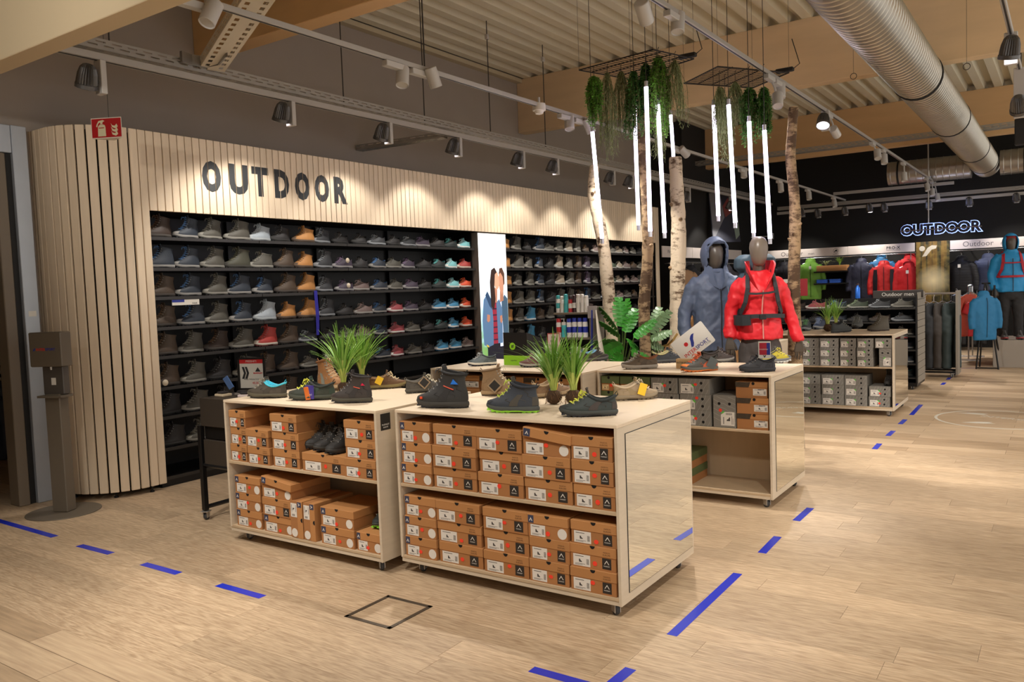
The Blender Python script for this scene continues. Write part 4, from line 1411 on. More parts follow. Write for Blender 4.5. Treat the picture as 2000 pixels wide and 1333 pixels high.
def box_meshes(kind, W_, H_, Dp):
    key = (kind, round(W_, 3), round(H_, 3), round(Dp, 2))
    if key in BX:
        return BX[key]
    L_ = []      # (name, mesh, material, parent index)
    h = H_
    w = W_ / 2
    if kind in 'MV':
        lh = h * 0.42
        L_.append(('body', MB().bx(-w + .003, w - .003, 0.003, Dp - .003, 0, h - .003).mesh('body'), kraft, None))
        L_.append(('lid', MB().cbox(-w, w, 0, Dp, h - lh, h, 0.002).mesh('lid'), kraft_lid, None))
        n = 10
        L_.append(('thumb_notch', MB().prism([(-.014, h - .0005)] + [(.014 * -cos(pi * i / n), h - .0005 - .016 * sin(pi * i / n)) for i in range(1, n)] + [(.014, h - .0005)], lambda a, b: (a, 0.0, b), lambda a, b: (a, -.0005, b)).mesh('thumb_notch'), hole_m, None))
        lw_, lh_ = W_ * .37, (h - lh) * .86
        lx, lz = -w + W_ * .07, (h - lh) * .08
        L_.append(('size_label', MB().bx(lx, lx + lw_, .0022, .003, lz, lz + lh_).mesh('size_label'), lab_m, None))
        L_.append(('label_print', label_print(lx, lz, lw_, lh_, .0022).mesh('label_print'), prn, 3))
        if kind == 'M':
            L_.append(('brand_patch', MB().bx(w - W_ * .30, w - W_ * .11, .0022, .003, (h - lh) * .14, (h - lh) * .94).mesh('brand_patch'), patch_m, None))
            b = MB()
            x_, z_ = w - W_ * .205, (h - lh) * .5
            b.prism([(x_ - .014, z_), (x_ - .010, z_), (x_, z_ + .014), (x_ + .010, z_), (x_ + .014, z_), (x_, z_ + .020)], lambda a, c: (a, .0022, c), lambda a, c: (a, .0018, c))
            L_.append(('mountain_mark', b.mesh('mountain_mark'), lab_m, 5))
            L_.append(('@McKINLEY', .0075, (x_, .002, (h - lh) * .36), lab_m, 5))
            L_.append(('@MADE IN', .0095, (w - W_ * .2, -.0004, h - lh * .5), tanprint, 1))
            L_.append(('@EUROPE', .0115, (w - W_ * .2, -.0004, h - lh * .75), tanprint, 1))
        else:
            L_.append(('blue_patch', MB().bx(-w + W_ * .02, -w + W_ * .16, -.0005, 0, h - lh * .92, h - lh * .12).mesh('blue_patch'), bluepatch, None))
            b = MB()
            x_, z_ = -w + W_ * .09, h - lh * .6
            b.prism([(x_ - .010, z_ - .006), (x_ - .005, z_ - .006), (x_, z_ + .005), (x_ + .005, z_ - .006), (x_ + .010, z_ - .006), (x_, z_ + .012)], lambda a, c: (a, -.0005, c), lambda a, c: (a, -.0009, c))
            L_.append(('peak_mark', b.mesh('peak_mark'), lab_m, 5))
            L_.append(('round_sticker', disc(w - W_ * .14, (h - lh) * .5, min(.027, (h - lh) * .45), .003, 20).mesh('round_sticker'), lab_m, None))
    elif kind == 'G':
        L_.append(('body', MB().cbox(-w, w, 0, Dp, 0, h, .0015).mesh('body'), greyb, None))
        b = MB()
        for i in range(7):
            x_ = -w + W_ * (.02 + .14 * i)
            pts = [(x_ + .022 * f * 3, h * f) for f in [k / 6 for k in range(7)]]
            pts = [(min(w - .002, a + .004 * sin(c * 90)), c) for a, c in pts if a < w - .004]
            if len(pts) > 2:
                for k in range(len(pts) - 1):
                    (a, c), (a2, c2) = pts[k], pts[k + 1]
                    b.add([(a, -.0004, c), (a + .0022, -.0004, c), (a2 + .0022, -.0004, c2), (a2, -.0004, c2)], [(0, 1, 2, 3)])
        L_.append(('wave_print', b.mesh('wave_print'), greyl, 0))
        for i in (0, 1):
            L_.append(('finger_hole', disc(w - W_ * .26, h * (.27 + .46 * i), .0105, -.0002, 14).mesh('finger_hole'), hole_m, None))
        lw_, lh_ = W_ * .42, h * .60
        lx, lz = -w + W_ * .07, h * .06
        L_.append(('size_label', MB().prism([(lx, lz), (lx + lw_, lz), (lx + lw_, lz + lh_ * .7), (lx + lw_ * .78, lz + lh_), (lx, lz + lh_)], lambda a, c: (a, 0, c), lambda a, c: (a, -.0009, c)).mesh('size_label'), lab_m, None))
        L_.append(('label_print', label_print(lx, lz, lw_, lh_ * .95, -.0009).mesh('label_print'), prn, 4))
        gx, gz = lx + lw_ * .82, lz + lh_ * .80
        L_.append(('green_tab', MB().prism([(gx, gz + .012), (gx + .012, gz + .016), (gx + .026, gz - .002), (gx + .016, gz - .010)], lambda a, c: (a, -.0003, c), lambda a, c: (a, -.0007, c)).mesh('green_tab'), dotg, None))
    elif kind == 'K':
        lh = h * .5
        L_.append(('body', MB().bx(-w + .003, w - .003, .003, Dp - .003, 0, h - .003).mesh('body'), kraft, None))
        L_.append(('lid', MB().cbox(-w, w, 0, Dp, h - lh, h, .002).mesh('lid'), greenlid, None))
        L_.append(('thumb_notch', disc(-.01, h - .012, .011, .0, 12).mesh('thumb_notch'), hole_m, None))
        L_.append(('size_label', MB().bx(-w + W_ * .05, -w + W_ * .42, .0022, .003, h * .06, h * .42).mesh('size_label'), mat('cream_label', (226, 200, 150), 0.6), None))
        L_.append(('label_print', label_print(-w + W_ * .05, h * .06, W_ * .37, h * .36, .0022).mesh('label_print'), prn, 3))
    elif kind == 'S':
        lh = h * .34
        L_.append(('body', MB().bx(-w + .003, w - .003, .003, Dp - .003, 0, h - .003).mesh('body'), kraft, None))
        L_.append(('lid', MB().cbox(-w, w, 0, Dp, h - lh, h, .002).mesh('lid'), kraft_lid, None))
        L_.append(('lid_pattern', MB().prism([(-w + .0005, h - .001), (-w + W_ * .48, h - .001), (-w + W_ * .42, h - lh), (-w + .0005, h - lh)], lambda a, c: (a, -.0003, c), lambda a, c: (a, -.0009, c)).mesh('lid_pattern'), darklid, 1))
        L_.append(('thumb_notch', disc(W_ * .06, h - .010, .011, -.0001, 12, .0012).mesh('thumb_notch'), hole_m, None))
        L_.append(('size_label', MB().bx(w - W_ * .45, w - W_ * .03, .0022, .003, h * .16, h * .58).mesh('size_label'), lab_m, None))
        L_.append(('label_print', label_print(w - W_ * .45, h * .16, W_ * .42, h * .42, .0022).bx(w - W_ * .30, w - W_ * .10, .0018, .0022, h * .52, h * .56).mesh('label_print'), prn, 4))
    BX[key] = L_
    return L_


rb = random.Random(21)


def shoebox(kind, x0, x1, y, z, h, label, group, dp=0.33, rot=None, dot=True, lid_tilt=None, loc=None, rz=0.0):
    W_ = abs(x1 - x0)
    t = thing('shoe_box', label, 'box', loc or ((x0 + x1) / 2, y, z), rz, group, rot)
    made = []
    for it in box_meshes(kind, W_, h, dp):
        if it[0].startswith('@'):
            o = text(it[0][1:], it[1], it[3], made[it[4]], it[2], FACE_MY, 0.0002)
        else:
            o = place(it[0], it[1], it[2], made[it[3]] if it[3] is not None else t)
        made.append(o)
    if lid_tilt:
        o = made[1]
        o.rotation_euler = (0, lid_tilt, 0)
        o.location = (0, -0.012, 0.012)
        for k in (2, 5):
            if kind == 'V' and k < len(made) and made[k].parent == t:
                made[k].parent = o
    if dot:
        lhf = {'M': .42, 'V': .42, 'G': 0, 'K': .5, 'S': .34}[kind]
        dx = W_ * rb.uniform(-.05, .08) if kind != 'G' else W_ * rb.uniform(.0, .06)
        disc(dx, h * (1 - lhf) * rb.uniform(.3, .8), .0125, .0020 if kind != 'G' else -.001, 14, .0008, rb.uniform(.75, 1.05)).build('price_dot', dotm, t)
    return t


def stack(tb, where, kinds_, px0, px1, yplane, z0, h, col, rows=None, dp=0.33, dot=True, skip=()):
    """one column of boxes, listed from the top down"""
    n = len(kinds_)
    xa, xb = at(px0, 900, 'y', yplane).x, at(px1, 900, 'y', yplane).x
    lim = {'front right table': (-3.158, -1.75, 3.39), 'front left table': (-4.612, -3.228, 3.31), 'right table': (-3.05, -1.69, 5.60), 'middle table': (-4.585, -3.07, 5.40), 'farthest table': (-3.02, -1.621, 9.95)}[tb]
    xa, xb, yplane = max(xa, lim[0] + .026), min(xb, lim[1] - .024), max(yplane, lim[2] + .004)
    for i, kd in enumerate(kinds_):
        z = z0 + (n - 1 - i) * (h + 0.0006)
        dx = rb.uniform(-0.006, 0.006)
        yy = yplane + rb.uniform(0.0, 0.012) if True else yplane
        nm = {'M': 'brown box with black patch', 'V': 'brown box with blue lid square', 'G': 'grey wave-printed box',
              'K': 'brown box with olive lid', 'S': 'brown box with patterned lid'}[kd]
        ht = {1: 'sole box', 2: ['upper', 'lower'][i] if n == 2 else '', 3: ['top', 'middle', 'bottom'][i] if n == 3 else ''}[n] if n <= 3 else ORD[i] + ' down'
        tilt = None
        if (tb, where, col, i) in LIDS:
            tilt = LIDS[(tb, where, col, i)]
            nm = 'lid-askew ' + nm
        yaw = rb.uniform(-0.025, 0.025)
        shoebox(kd, xa + dx, xb + dx - 0.002, yy, z, h, f'{nm}, {ht} of {ORD[col]} stack, {where}, {tb}', f'boxes in {tb}', dp, None, dot, tilt, rz=0.0)


LIDS = {('front right table', 'upper shelf', 3, 0): 0.11, ('front left table', 'lower shelf', 1, 0): 0.12}
# front right table
for c, (kk, a, b) in enumerate([('VVV', 768, 839), ('MMM', 842, 927), ('MMM', 930, 1019), ('VMM', 1019, 1113), ('MMM', 1114, 1201)]):
    stack('front right table', 'upper shelf', kk, a, b, 3.385, 0.5255, 0.118, c)
for c, (kk, a, b) in enumerate([('VVV', 781, 842), ('MMM', 845, 931), ('MMM', 934, 1023), ('VMM', 1025, 1104), ('MMM', 1105, 1203)]):
    stack('front right table', 'lower shelf', kk, a, b, 3.385, 0.1075, 0.116, c)
# front left table
for c, (kk, a, b, y) in enumerate([('MMM', 450, 482, 3.315), ('MM', 483, 526, 3.31), ('MMM', 528, 580, 3.305), ('M', 583, 667, 3.30), ('MMM', 668, 738, 3.30)]):
    stack('front left table', 'upper shelf', kk, a, b, y, 0.5415, 0.112, c)
for c, (kk, a, b, y) in enumerate([('VVV', 454, 503, 3.315), ('VMV', 505, 563, 3.305), ('VV', 616, 681, 3.30), ('V', 682, 746, 3.30)]):
    stack('front left table', 'lower shelf', kk, a, b, y, 0.1075, 0.112, c)
for (a, b, n) in ((566, 590, 'left'), (591, 614, 'right')):       # two boxes standing on their long edge
    x0, x1 = at(a, 1000, 'y', 3.31).x, at(b, 1000, 'y', 3.31).x
    hh = abs(x1 - x0) - 0.004
    shoebox('V', 0, 0.235, 0, 0, hh, f'brown boot box standing on its edge, {n} of the two in the front left table', 'boxes in front left table', 0.33, (0, pi / 2, 0), False, loc=(x0 + 0.002, 3.31, 0.1075 + 0.1178))
# right table
for c, (kk, a, b) in enumerate([('KKK', 1158, 1213), ('KKK', 1214, 1272), ('GGG', 1276, 1327), ('GGG', 1329, 1389)]):
    stack('right table', 'upper shelf', kk, a, b, 5.61, 0.5545, 0.1155, c)
x0, x1 = at(1392, 800, 'y', 5.61).x, at(1436, 800, 'y', 5.61).x
shoebox('G', 0, 0.235, 0, 0, abs(x1 - x0), 'grey shoe box standing upright on its end in the right table', 'boxes in right table', 0.33, (0, -pi / 2, 0), True, loc=(x1, 5.62, 0.5545 + 0.1178))
stack('right table', 'upper shelf', 'SSS', 1439, 1502, 5.61, 0.5545, 0.112, 4, dot=False)
for i in range(2):
    shoebox('K', -2.62, -2.30, 5.63, 0.1075 + (1 - i) * 0.116, 0.115, f'green-lidded brown box on the empty lower shelf of the right table, {["upper", "lower"][i]} one', 'boxes in right table', 0.33, None, False)
# middle table
for c, (kk, a, b) in enumerate([('SS', 876, 941), ('SS', 943, 988), ('SS', 990, 1026), ('SS', 1027, 1078), ('SS', 1080, 1120)]):
    stack('middle table', 'upper shelf', kk, a, b, 5.41, 0.66, 0.1155, c)
# farthest table
for c, (kk, a, b) in enumerate([('GGG', 1564, 1602), ('GGG', 1604, 1641), ('GGG', 1643, 1674), ('GGG', 1676, 1708)]):
    stack('farthest table', 'upper shelf', kk, a, b, 9.955, 0.5695, 0.108, c, dot=False)
x0, x1 = at(1717, 690, 'y', 9.96).x, at(1741, 690, 'y', 9.96).x
shoebox('G', 0, 0.215, 0, 0, abs(x1 - x0), 'grey shoe box standing upright at the right end of the farthest table', 'boxes in farthest table', 0.33, (0, -pi / 2, 0), False, loc=(x1, 9.96, 0.5695 + 0.1078))
shoebox('G', at(1709, 660, 'y', 9.95).x, at(1741, 660, 'y', 9.95).x, 9.95, 0.7855, 0.112, 'grey shoe box lying on the upright one, top right of the farthest table', 'boxes in farthest table', 0.33, None, False)
for c, (kk, a, b) in enumerate([('GGG', 1563, 1604), ('GGG', 1606, 1650), ('GGG', 1652, 1696), ('GG', 1698, 1740)]):
    stack('farthest table', 'lower shelf', kk, a, b, 9.955, 0.1075, 0.118, c, dot=(c == 3))
# ================================================================ ON THE TABLES
def set_shoe(style, pal, toe, heel, label, tags=(), full=True, plane=TT):
    a, b = at(toe[0], toe[1], 'z', plane), at(heel[0], heel[1], 'z', plane)
    d_ = a - b
    sc = min(1.1, max(0.9, d_.length / 0.298))
    c_ = (a + b) / 2
    t = shoe(style, pal, (c_.x, c_.y, plane + 0.0005), atan2(d_.y, d_.x), label, None, full, sc)
    for (side, x, z, w_, h_, m_, turn, txt) in tags:
        g = MB().cbox(-w_ / 2, w_ / 2, -0.001, 0.001, -h_ / 2, h_ / 2, 0.0005).build('hang_tag', m_, t, loc=(x, side * 0.060, z))
        g.rotation_euler = (0.12 * side, turn, 0.0 if side < 0 else pi)
        if txt:
            text(txt[0], txt[1], txt[2], g, (0, -0.0014, txt[3]), FACE_MY, 0.0002)
    return t


yel = mat('yellow_tag', (244, 196, 30), 0.5)
black_tag = mat('black_tag', (30, 28, 26), 0.5)
tan_tag = mat('tan_tag', (150, 128, 100), 0.5)
purple_tag = mat('violet_tag', (62, 50, 140), 0.5)
gold = mat('gold_print', (196, 160, 70), 0.5)
s1 = set_shoe('boot', ('#302f2e', '#3c3a36', '#28282c', '#484644', '#252424', '#2a2929', '#353331'), (814, 795), (918, 797), 'black hiking boot with a blue peak logo, at the left front of the mirror table')
o = MB().prism([(-.022, 0), (.022, 0), (.006, .026)], lambda a, b: (a, 0, b), lambda a, b: (a, .001, b)).build('peak_logo', mat('bright_blue_logo', (40, 120, 220), 0.5), s1, loc=(-.09, .043, .125))
MB().tube([(-.03, .046, .118), (-.06, .046, .106), (-.085, .047, .098)], 0.003, 6).build('orange_piping', mat('orange_piping', (220, 80, 40), 0.5), s1)
MB().bx(.095, .108, .040, .0475, .048, .060).build('orange_mark', MATS['orange_piping'], s1)
set_shoe('boot', ('#8e7354', '#a58a66', '#5b4a38', '#d0bfa4', '#6a543c', '#86694a', '#8e7354'), (1020, 773), (940, 773), 'tan suede boot with a black diamond tag, behind the lime-soled boot',
         [(-1, -.03, .075, .075, .075, tan_tag, pi / 4, None), (-1, -.03, .0755, .058, .058, black_tag, pi / 4, None)])
s3 = set_shoe('mid', ('#353a42', '#4a4d4a', '#9be03c', '#c6d64a', '#2a2d33', '#4a453c', '#2f3034'), (951, 804), (1054, 806), 'dark navy mid-height boot with a lime green sole and laces')
set_shoe('low', ('#2d3633', '#3d413e', '#2b2c30', '#d8dc50', '#262b2a', '#3e3530', '#2c302f'), (1092, 814), (1207, 811), 'dark green-black low shoe with yellow laces, nearest to the mirror corner')
set_shoe('low', ('#a08c70', '#93846c', '#6a5c48', '#cfc0a4', '#c4b094', '#97835f', '#a08c70'), (1284, 778), (1198, 783), 'beige suede low shoe with a yellow tag, at the right edge of the mirror table',
         [(-1, .03, .07, .05, .075, yel, 0.35, None)])
set_shoe('low', ('#8a6c50', '#a89070', '#6a5640', '#cdb898', '#b09878', '#7d6046', '#8a6c50'), (1112, 771), (1041, 779), 'light brown low shoe with yellow and blue tags, behind the grass plants',
         [(-1, -.01, .07, .045, .07, yel, 0.3, None), (-1, -.03, .05, .04, .05, blue_p, 0.6, None)])
# front left table
set_shoe('low', ('#4a4238', '#5a5444', '#33302a', '#8a8070', '#48c0d8', '#3f3930', '#4a4438'), (485, 777), (561, 777), 'brown-grey low shoe with a turquoise lining, at the left end of the front left table')
set_shoe('low', ('#33382e', '#464a40', '#2e302c', '#d8d84a', '#262a24', '#2f4034', '#3a382f'), (564, 782), (656, 780), 'dark green low shoe with yellow laces and a violet tag',
         [(1, -.01, .052, .05, .085, purple_tag, 0.05, ('2in1', 0.016, pw, -0.015)), (1, .008, .045, .03, .08, mat('orange_tag', (214, 110, 40), 0.5), -0.1, None)])
s = set_shoe('boot', ('#37302c', '#4a473c', '#303033', '#5a5450', '#2a2523', '#2f2a28', '#3f3630'), (647, 787), (728, 786), 'dark brown-black hiking boot with crimson marks, in front of the left grass plant')
MB().prism([(-.016, 0), (.016, 0), (.004, .018)], lambda a, b: (a, 0, b), lambda a, b: (a, .001, b)).build('peak_logo', mat('crimson_logo', (200, 30, 70), 0.5), s, loc=(-.10, .043, .118))
MB().tube([(-.035, .046, .112), (-.06, .046, .104), (-.08, .047, .10)], 0.003, 6).build('orange_piping', MATS['orange_piping'], s)
set_shoe('low', ('#6a4c2e', '#8a7c50', '#5a4c34', '#d6c29a', '#8e7050', '#5d4228', '#6a4c2e'), (790, 757), (722, 761), 'brown leather low shoe with a yellow tag, at the back of the front left table',
         [(-1, -.06, .07, .05, .06, yel, 0.5, None)])
set_shoe('low', ('#54504a', '#5a564e', '#45423c', '#d8ceb4', '#6a655c', '#4b4842', '#54504a'), (866, 763), (794, 769), 'grey low shoe with a black diamond tag and a long loose lace',
         [(-1, -.02, .075, .07, .07, tan_tag, pi / 4, None), (-1, -.02, .0755, .054, .054, black_tag, pi / 4, None)])
set_shoe('boot', ('#a4744a', '#c0a888', '#6a5640', '#d2b48c', '#8a5c38', '#8a9088', '#a4744a'), (672, 764), (622, 758), 'orange-tan boot half hidden behind the left grass plant')
# middle table
set_shoe('low', ('#6c767a', '#e2ded2', '#2c2a3c', '#c2c6c4', '#3c4448', '#5e686c', '#50585c'), (918, 716), (966, 713), 'grey trainer with a thick white midsole, left on the middle table')
set_shoe('low', ('#6e4640', '#b0aca4', '#2c2a3c', '#a08078', '#3e2a28', '#5e3a36', '#6e4640'), (1017, 718), (1073, 716), 'burgundy trainer in front of the black and green box')
set_shoe('low', ('#38322f', '#6a6a66', '#45464a', '#2e2a28', '#7cb4d8', '#4a4038', '#2e2a28'), (1188, 703), (1137, 707), 'dark low shoe with a pale blue lining, right on the middle table')
# right table
set_shoe('low', ('#6c5d4c', '#b6b0a6', '#a8a299', '#bab0a0', '#9a5c38', '#5e5040', '#6c5d4c'), (1213, 722), (1285, 719), 'taupe trainer with a pale chunky sole, left on the right table')
set_shoe('low', ('#2c3036', '#4c4e50', '#32303c', '#3e4248', '#b0a878', '#262a30', '#2c3036'), (1331, 707), (1277, 710), 'black-navy low shoe behind the taupe trainer')
set_shoe('low', ('#4a4640', '#6a6a64', '#e07a30', '#e06a3c', '#3a362f', '#c8603a', '#d9772f'), (1330, 728), (1402, 723), 'grey trail shoe with orange laces and sole, before the white card',
         [(1, -.07, .06, .07, .075, mat('slate_tag', (92, 100, 102), 0.5), 0.5, None)])
set_shoe('low', ('#3c322f', '#8a8884', '#4c4a48', '#54443e', '#2a2422', '#352c29', '#3c322f'), (1428, 707), (1378, 709), 'dark brown low shoe just right of the white card')
set_shoe('low', ('#26262a', '#303136', '#24242c', '#3a3a40', '#1c1c20', '#303036', '#1f1f22'), (1443, 728), (1515, 725), 'all black trail shoe at the right end of the right table')
set_shoe('low', ('#b4a42c', '#7a7c7c', '#d8d6d0', '#d0c24a', '#4a4a46', '#5c5a54', '#4a4a4c'), (1537, 707), (1490, 709), 'yellow climbing shoe behind the black trail shoe')
# farthest table
set_shoe('low', ('#3c444a', '#8c9094', '#505458', '#6a9a6a', '#2c3034', '#343c42', '#3c444a'), (1562, 650), (1586, 642), 'grey-blue low shoe by the fourth birch trunk on the farthest table', (), False)
set_shoe('low', ('#3a4660', '#9a9c9c', '#50545c', '#7886a0', '#2a3040', '#323c54', '#3a4660'), (1588, 645), (1612, 641), 'navy low shoe left of the grass plant on the farthest table', (), False)
set_shoe('low', ('#2c2e2c', '#383a38', '#26262a', '#48524a', '#202220', '#262826', '#2c2e2c'), (1662, 648), (1624, 651), 'black low shoe right of the grass plant on the farthest table', (), False)
set_shoe('low', ('#33332f', '#484844', '#2a2a2a', '#505048', '#242422', '#2e2e2a', '#33332f'), (1658, 643), (1690, 636), 'dark low shoe lying behind the black one on the farthest table', (), False)
set_shoe('boot', ('#4a4234', '#4c463c', '#3a2826', '#5c5444', '#302a22', '#3f382c', '#4a4234'), (1694, 648), (1737, 646), 'brown mountain boot on the farthest table', (), False)
# boots stored on the boxes inside the front left table
zt = 0.5415 + 0.112 + 0.0015
for (px, n, y) in ((598, 'left', 3.50), (622, 'middle', 3.47), (648, 'right', 3.44)):
    x = at(px, 880, 'y', 3.36).x
    shoe('mid', ('#2c2a28', '#363430', '#242424', '#4a4640', '#1c1b1a', '#302d2a', '#2a2826'), (x, y, zt), -pi / 2 + {'left': -0.35, 'middle': -0.1, 'right': 0.1}[n], f'black walking boot on a box inside the front left table, {n} of three', 'black boots inside the front left table', True, 0.9)
x = at(735, 1000, 'y', 3.42).x
shoe('mid', ('#2e332f', '#3a4038', '#86d83a', '#4a5a44', '#1e211f', '#343a34', '#262a27'), (x - 0.02, 3.52, 0.1075 + 0.112 + 0.0015), -pi / 2 + 0.2, 'black boot with a lime sole on the lowest box of the front left table', None, True, 0.9)
shoe('boot', ('#2a2826', '#33312e', '#242424', '#3c3a36', '#1c1b1a', '#302d2a', '#2a2826'), (at(1738, 740, 'y', 10.1).x - .02, 10.14, 0.1075 + 2 * 0.1186 + 0.0015), -pi / 2, 'black boot lying in the lower shelf of the farthest table', None, False, 0.9)

# ---- grass plants with bare root balls
blade_m = mat('grass_blade_green', (124, 168, 66), 0.45, var=0.35, vscale=14)
blade_l = mat('pale_blade_base', (184, 198, 100), 0.45, var=0.2, vscale=14)
root_m = mat('brown_root_ball', (66, 44, 24), 0.9, var=0.5, vscale=60, bump=0.6, bscale=90)


def grass(pxy, h, label, seed, plane=TT, rad=0.04, n=130, spread=0.75):
    rn = random.Random(seed)
    p = at(pxy[0], pxy[1], 'z', plane)
    t = thing('grass_plant', label, 'plant', (p.x, p.y, plane))
    rings = []
    for k in range(9):
        th = pi * k / 8
        rr, zz = rad * sin(th) ** 0.8 if 0 < k < 8 else 0.004, rad * 0.95 - rad * 0.95 * cos(th)
        rings.append([Vector((rr * cos(2 * pi * j / 14) * rn.uniform(.9, 1.12), rr * sin(2 * pi * j / 14) * rn.uniform(.9, 1.12), zz + 0.0005)) for j in range(14)])
    MB().ring(rings).build('root_ball', root_m, t, True, 60)
    rt = MB()
    for k in range(26):
        a = rn.uniform(0, 2 * pi)
        z = rad * rn.uniform(.5, 1.8)
        r0 = rad * .9
        rt.tube([(r0 * .5 * cos(a), r0 * .5 * sin(a), rad * 1.8), (r0 * 1.1 * cos(a), r0 * 1.1 * sin(a), z), (r0 * rn.uniform(1, 1.5) * cos(a + .3), r0 * rn.uniform(1, 1.5) * sin(a + .3), max(.003, z - rad * rn.uniform(.3, 1)))], 0.0012, 4)
    rt.build('roots', mat('fine_roots', (112, 80, 44), 0.8), t)['kind'] = 'stuff'
    b, bl = MB(), MB()
    for k in range(n):
        a = rn.uniform(0, 2 * pi)
        ln = h * rn.uniform(.5, 1.05)
        sp = rn.uniform(.05, spread) * (1.5 if rn.random() < .16 else 1)
        dr = Vector((cos(a), sin(a), 0))
        sd = Vector((-sin(a), cos(a), 0))
        w0 = rn.uniform(.0045, .0095)
        rows = []
        m_ = 8
        for i in range(m_ + 1):
            f = i / m_
            c_ = dr * (rad * .35 * (1 - f) + ln * sp * f ** 1.7) + Vector((0, 0, rad * 1.75 + ln * (f - .33 * sp * f ** 2.6)))
            w_ = w0 * (1 - f ** 2.2) + .0006
            rows.append([c_ + sd * w_ + dr * .0, c_ - dr * .0018, c_ - sd * w_])
        tgt = b
        n0 = 3 if rn.random() < .5 else 2
        bl.ring(rows[:n0 + 1], False, False, False)
        b.ring(rows[n0:], False, False, False)
    b.build('blades', blade_m, t, True)['kind'] = 'stuff'
    bl.build('blade_bases', blade_l, t, True)['kind'] = 'stuff'
    return t


grass((1082, 790), 0.36, 'tall green grass plant with bare roots, left one on the mirror table', 41, rad=0.043)
grass((1121, 791), 0.37, 'tall green grass plant with bare roots, right one on the mirror table', 42, rad=0.045, n=64)
grass((672, 768), 0.42, 'green grass plant, left one of the pair on the front left table', 43, spread=.75)
grass((708, 752), 0.40, 'green grass plant, right one of the pair on the front left table', 44, spread=.75)
grass((1617, 648), 0.34, 'small grass plant on the farthest table, left of the black shoe', 45, rad=0.05, n=40)
grass((1633, 643), 0.36, 'small grass plant on the farthest table, behind the black shoe', 46, rad=0.045, n=40)


# ---- signs on the tables
def oriented(name, label, cat, p, rz, tilt=0.0):
    return thing(name, label, cat, tuple(p), 0, None, (tilt, 0, rz))


t = oriented('price_sign', 'black framed price sign with red header standing behind the front left table', 'sign', at(492, 731, 'y', 4.0), radians(22))
fr = MB()
W2, H2 = .118, .128
for (a, b, c_, d_) in ((-W2, W2, -H2, -H2 + .02), (-W2, W2, H2 - .014, H2), (-W2, -W2 + .018, -H2, H2), (W2 - .018, W2, -H2, H2)):
    fr.bx(a, b, -.008, .006, c_, d_)
fr.build('frame', mat('black_frame', (26, 24, 23), 0.5), t)
MB().bx(-W2 + .016, W2 - .016, -.002, .004, -H2 + .018, H2 - .012).build('paper', pw, t)
MB().bx(-W2 + .016, W2 - .016, -.003, -.002, H2 - .046, H2 - .013).build('red_header', red_p, t)
text('PREISHIT!', .022, pw, t, (0, -.0033, H2 - .030), FACE_MY, .0002)
ch = MB()
for dx in (0, .026):
    ch.prism([(-.082 + dx, .056), (-.064 + dx, .056), (-.048 + dx, .008), (-.064 + dx, -.036), (-.084 + dx, -.036), (-.066 + dx, .008)], lambda a, b: (a, -.002, b), lambda a, b: (a, -.003, b))
ch.build('double_chevron', ink, t)
MB().prism([(.03, .018), (.076, .018), (.053, .052)], lambda a, b: (a, -.002, b), lambda a, b: (a, -.003, b)).prism([(.042, .024), (.064, .024), (.053, .041)], lambda a, b: (a, -.003, b), lambda a, b: (a, -.0033, b)).build('triangle_mark', ink, t)
text('McKINLEY', .017, red_p, t, (.053, -.003, .006), FACE_MY, .0002, 1.0, .0006)
text('Versch. McKinley Schuhe', .0135, ink, t, (0, -.003, -.040), FACE_MY, .0002)
text('40,00', .026, red_p, t, (.03, -.003, -.070), FACE_MY, .0002)
text('INTERSPORT', .012, ink, t, (.05, -.003, -.095), FACE_MY, .0002)
MB().tube([(0, 0.0, -H2), (0, .0, -H2 - .10)], .010, 8).build('stand', MATS['black_frame'], t)

# white INTERSPORT card in a wooden block
pc = at(1353, 669, 'y', 5.93)
t = oriented('club_card', 'large tilted white card with a red dot, blue swoosh and lettering, on a wooden block', 'sign', pc, radians(12), -0.08)
t.rotation_euler = (radians(-5), radians(-37), radians(10))
MB().prism([(-.150 + .012 * cos(a) + (.0 if 1 else 0), 0) for a in ()] or [(x_ + .012 * cos(a), z_ + .012 * sin(a)) for (x_, z_, a0) in ((.138, .083, 0), (-.138, .083, 90), (-.138, -.083, 180), (.138, -.083, 270)) for a in [radians(a0 + k * 30) for k in range(4)]],
           lambda a, b: (a, -.001, b), lambda a, b: (a, .001, b)).build('card', mat('white_card', (232, 228, 220), 0.35), t)
disc(-.052, .018, .0165, -.0012, 20, .0006).build('red_dot', red_p, t)
MB().prism([(-.030, -.026), (-.012, -.030), (.006, -.010), (.018, .018), (.036, .040), (.048, .052), (.030, .056), (.014, .050), (-.002, .036), (-.010, .014), (-.022, -.008)][::1], lambda a, b: (a, -.0012, b), lambda a, b: (a, -.0018, b)).build('blue_swoosh', blue_p, t)
text('INTER', .040, red_p, t, (-.062, -.0018, -.054), FACE_MY, .0002, 1.0, .0004)
text('SPORT', .040, blue_p, t, (.054, -.0018, -.054), FACE_MY, .0002, 1.0, .0004)
text('CLUB', .020, mat('grey_print', (150, 148, 146), 0.6), t, (.092, -.0018, -.074), FACE_MY, .0002)
b_ = at(1341, 721, 'z', TT)
t = thing('sign_block', 'small wooden block that holds the tilted white card', 'block', (b_.x, 5.90, TT + .0005), radians(6))
MB().cbox(-.09, .09, -.02, .045, 0, .075, .003).build('block', mat('light_block_wood', (214, 180, 134), 0.6, var=.1, vscale=4, stretch=(1, 4, 8)), t)
text('INTERSPORT CLUB', .020, ink, t, (0, -.0206, .045), FACE_MY, .0002)
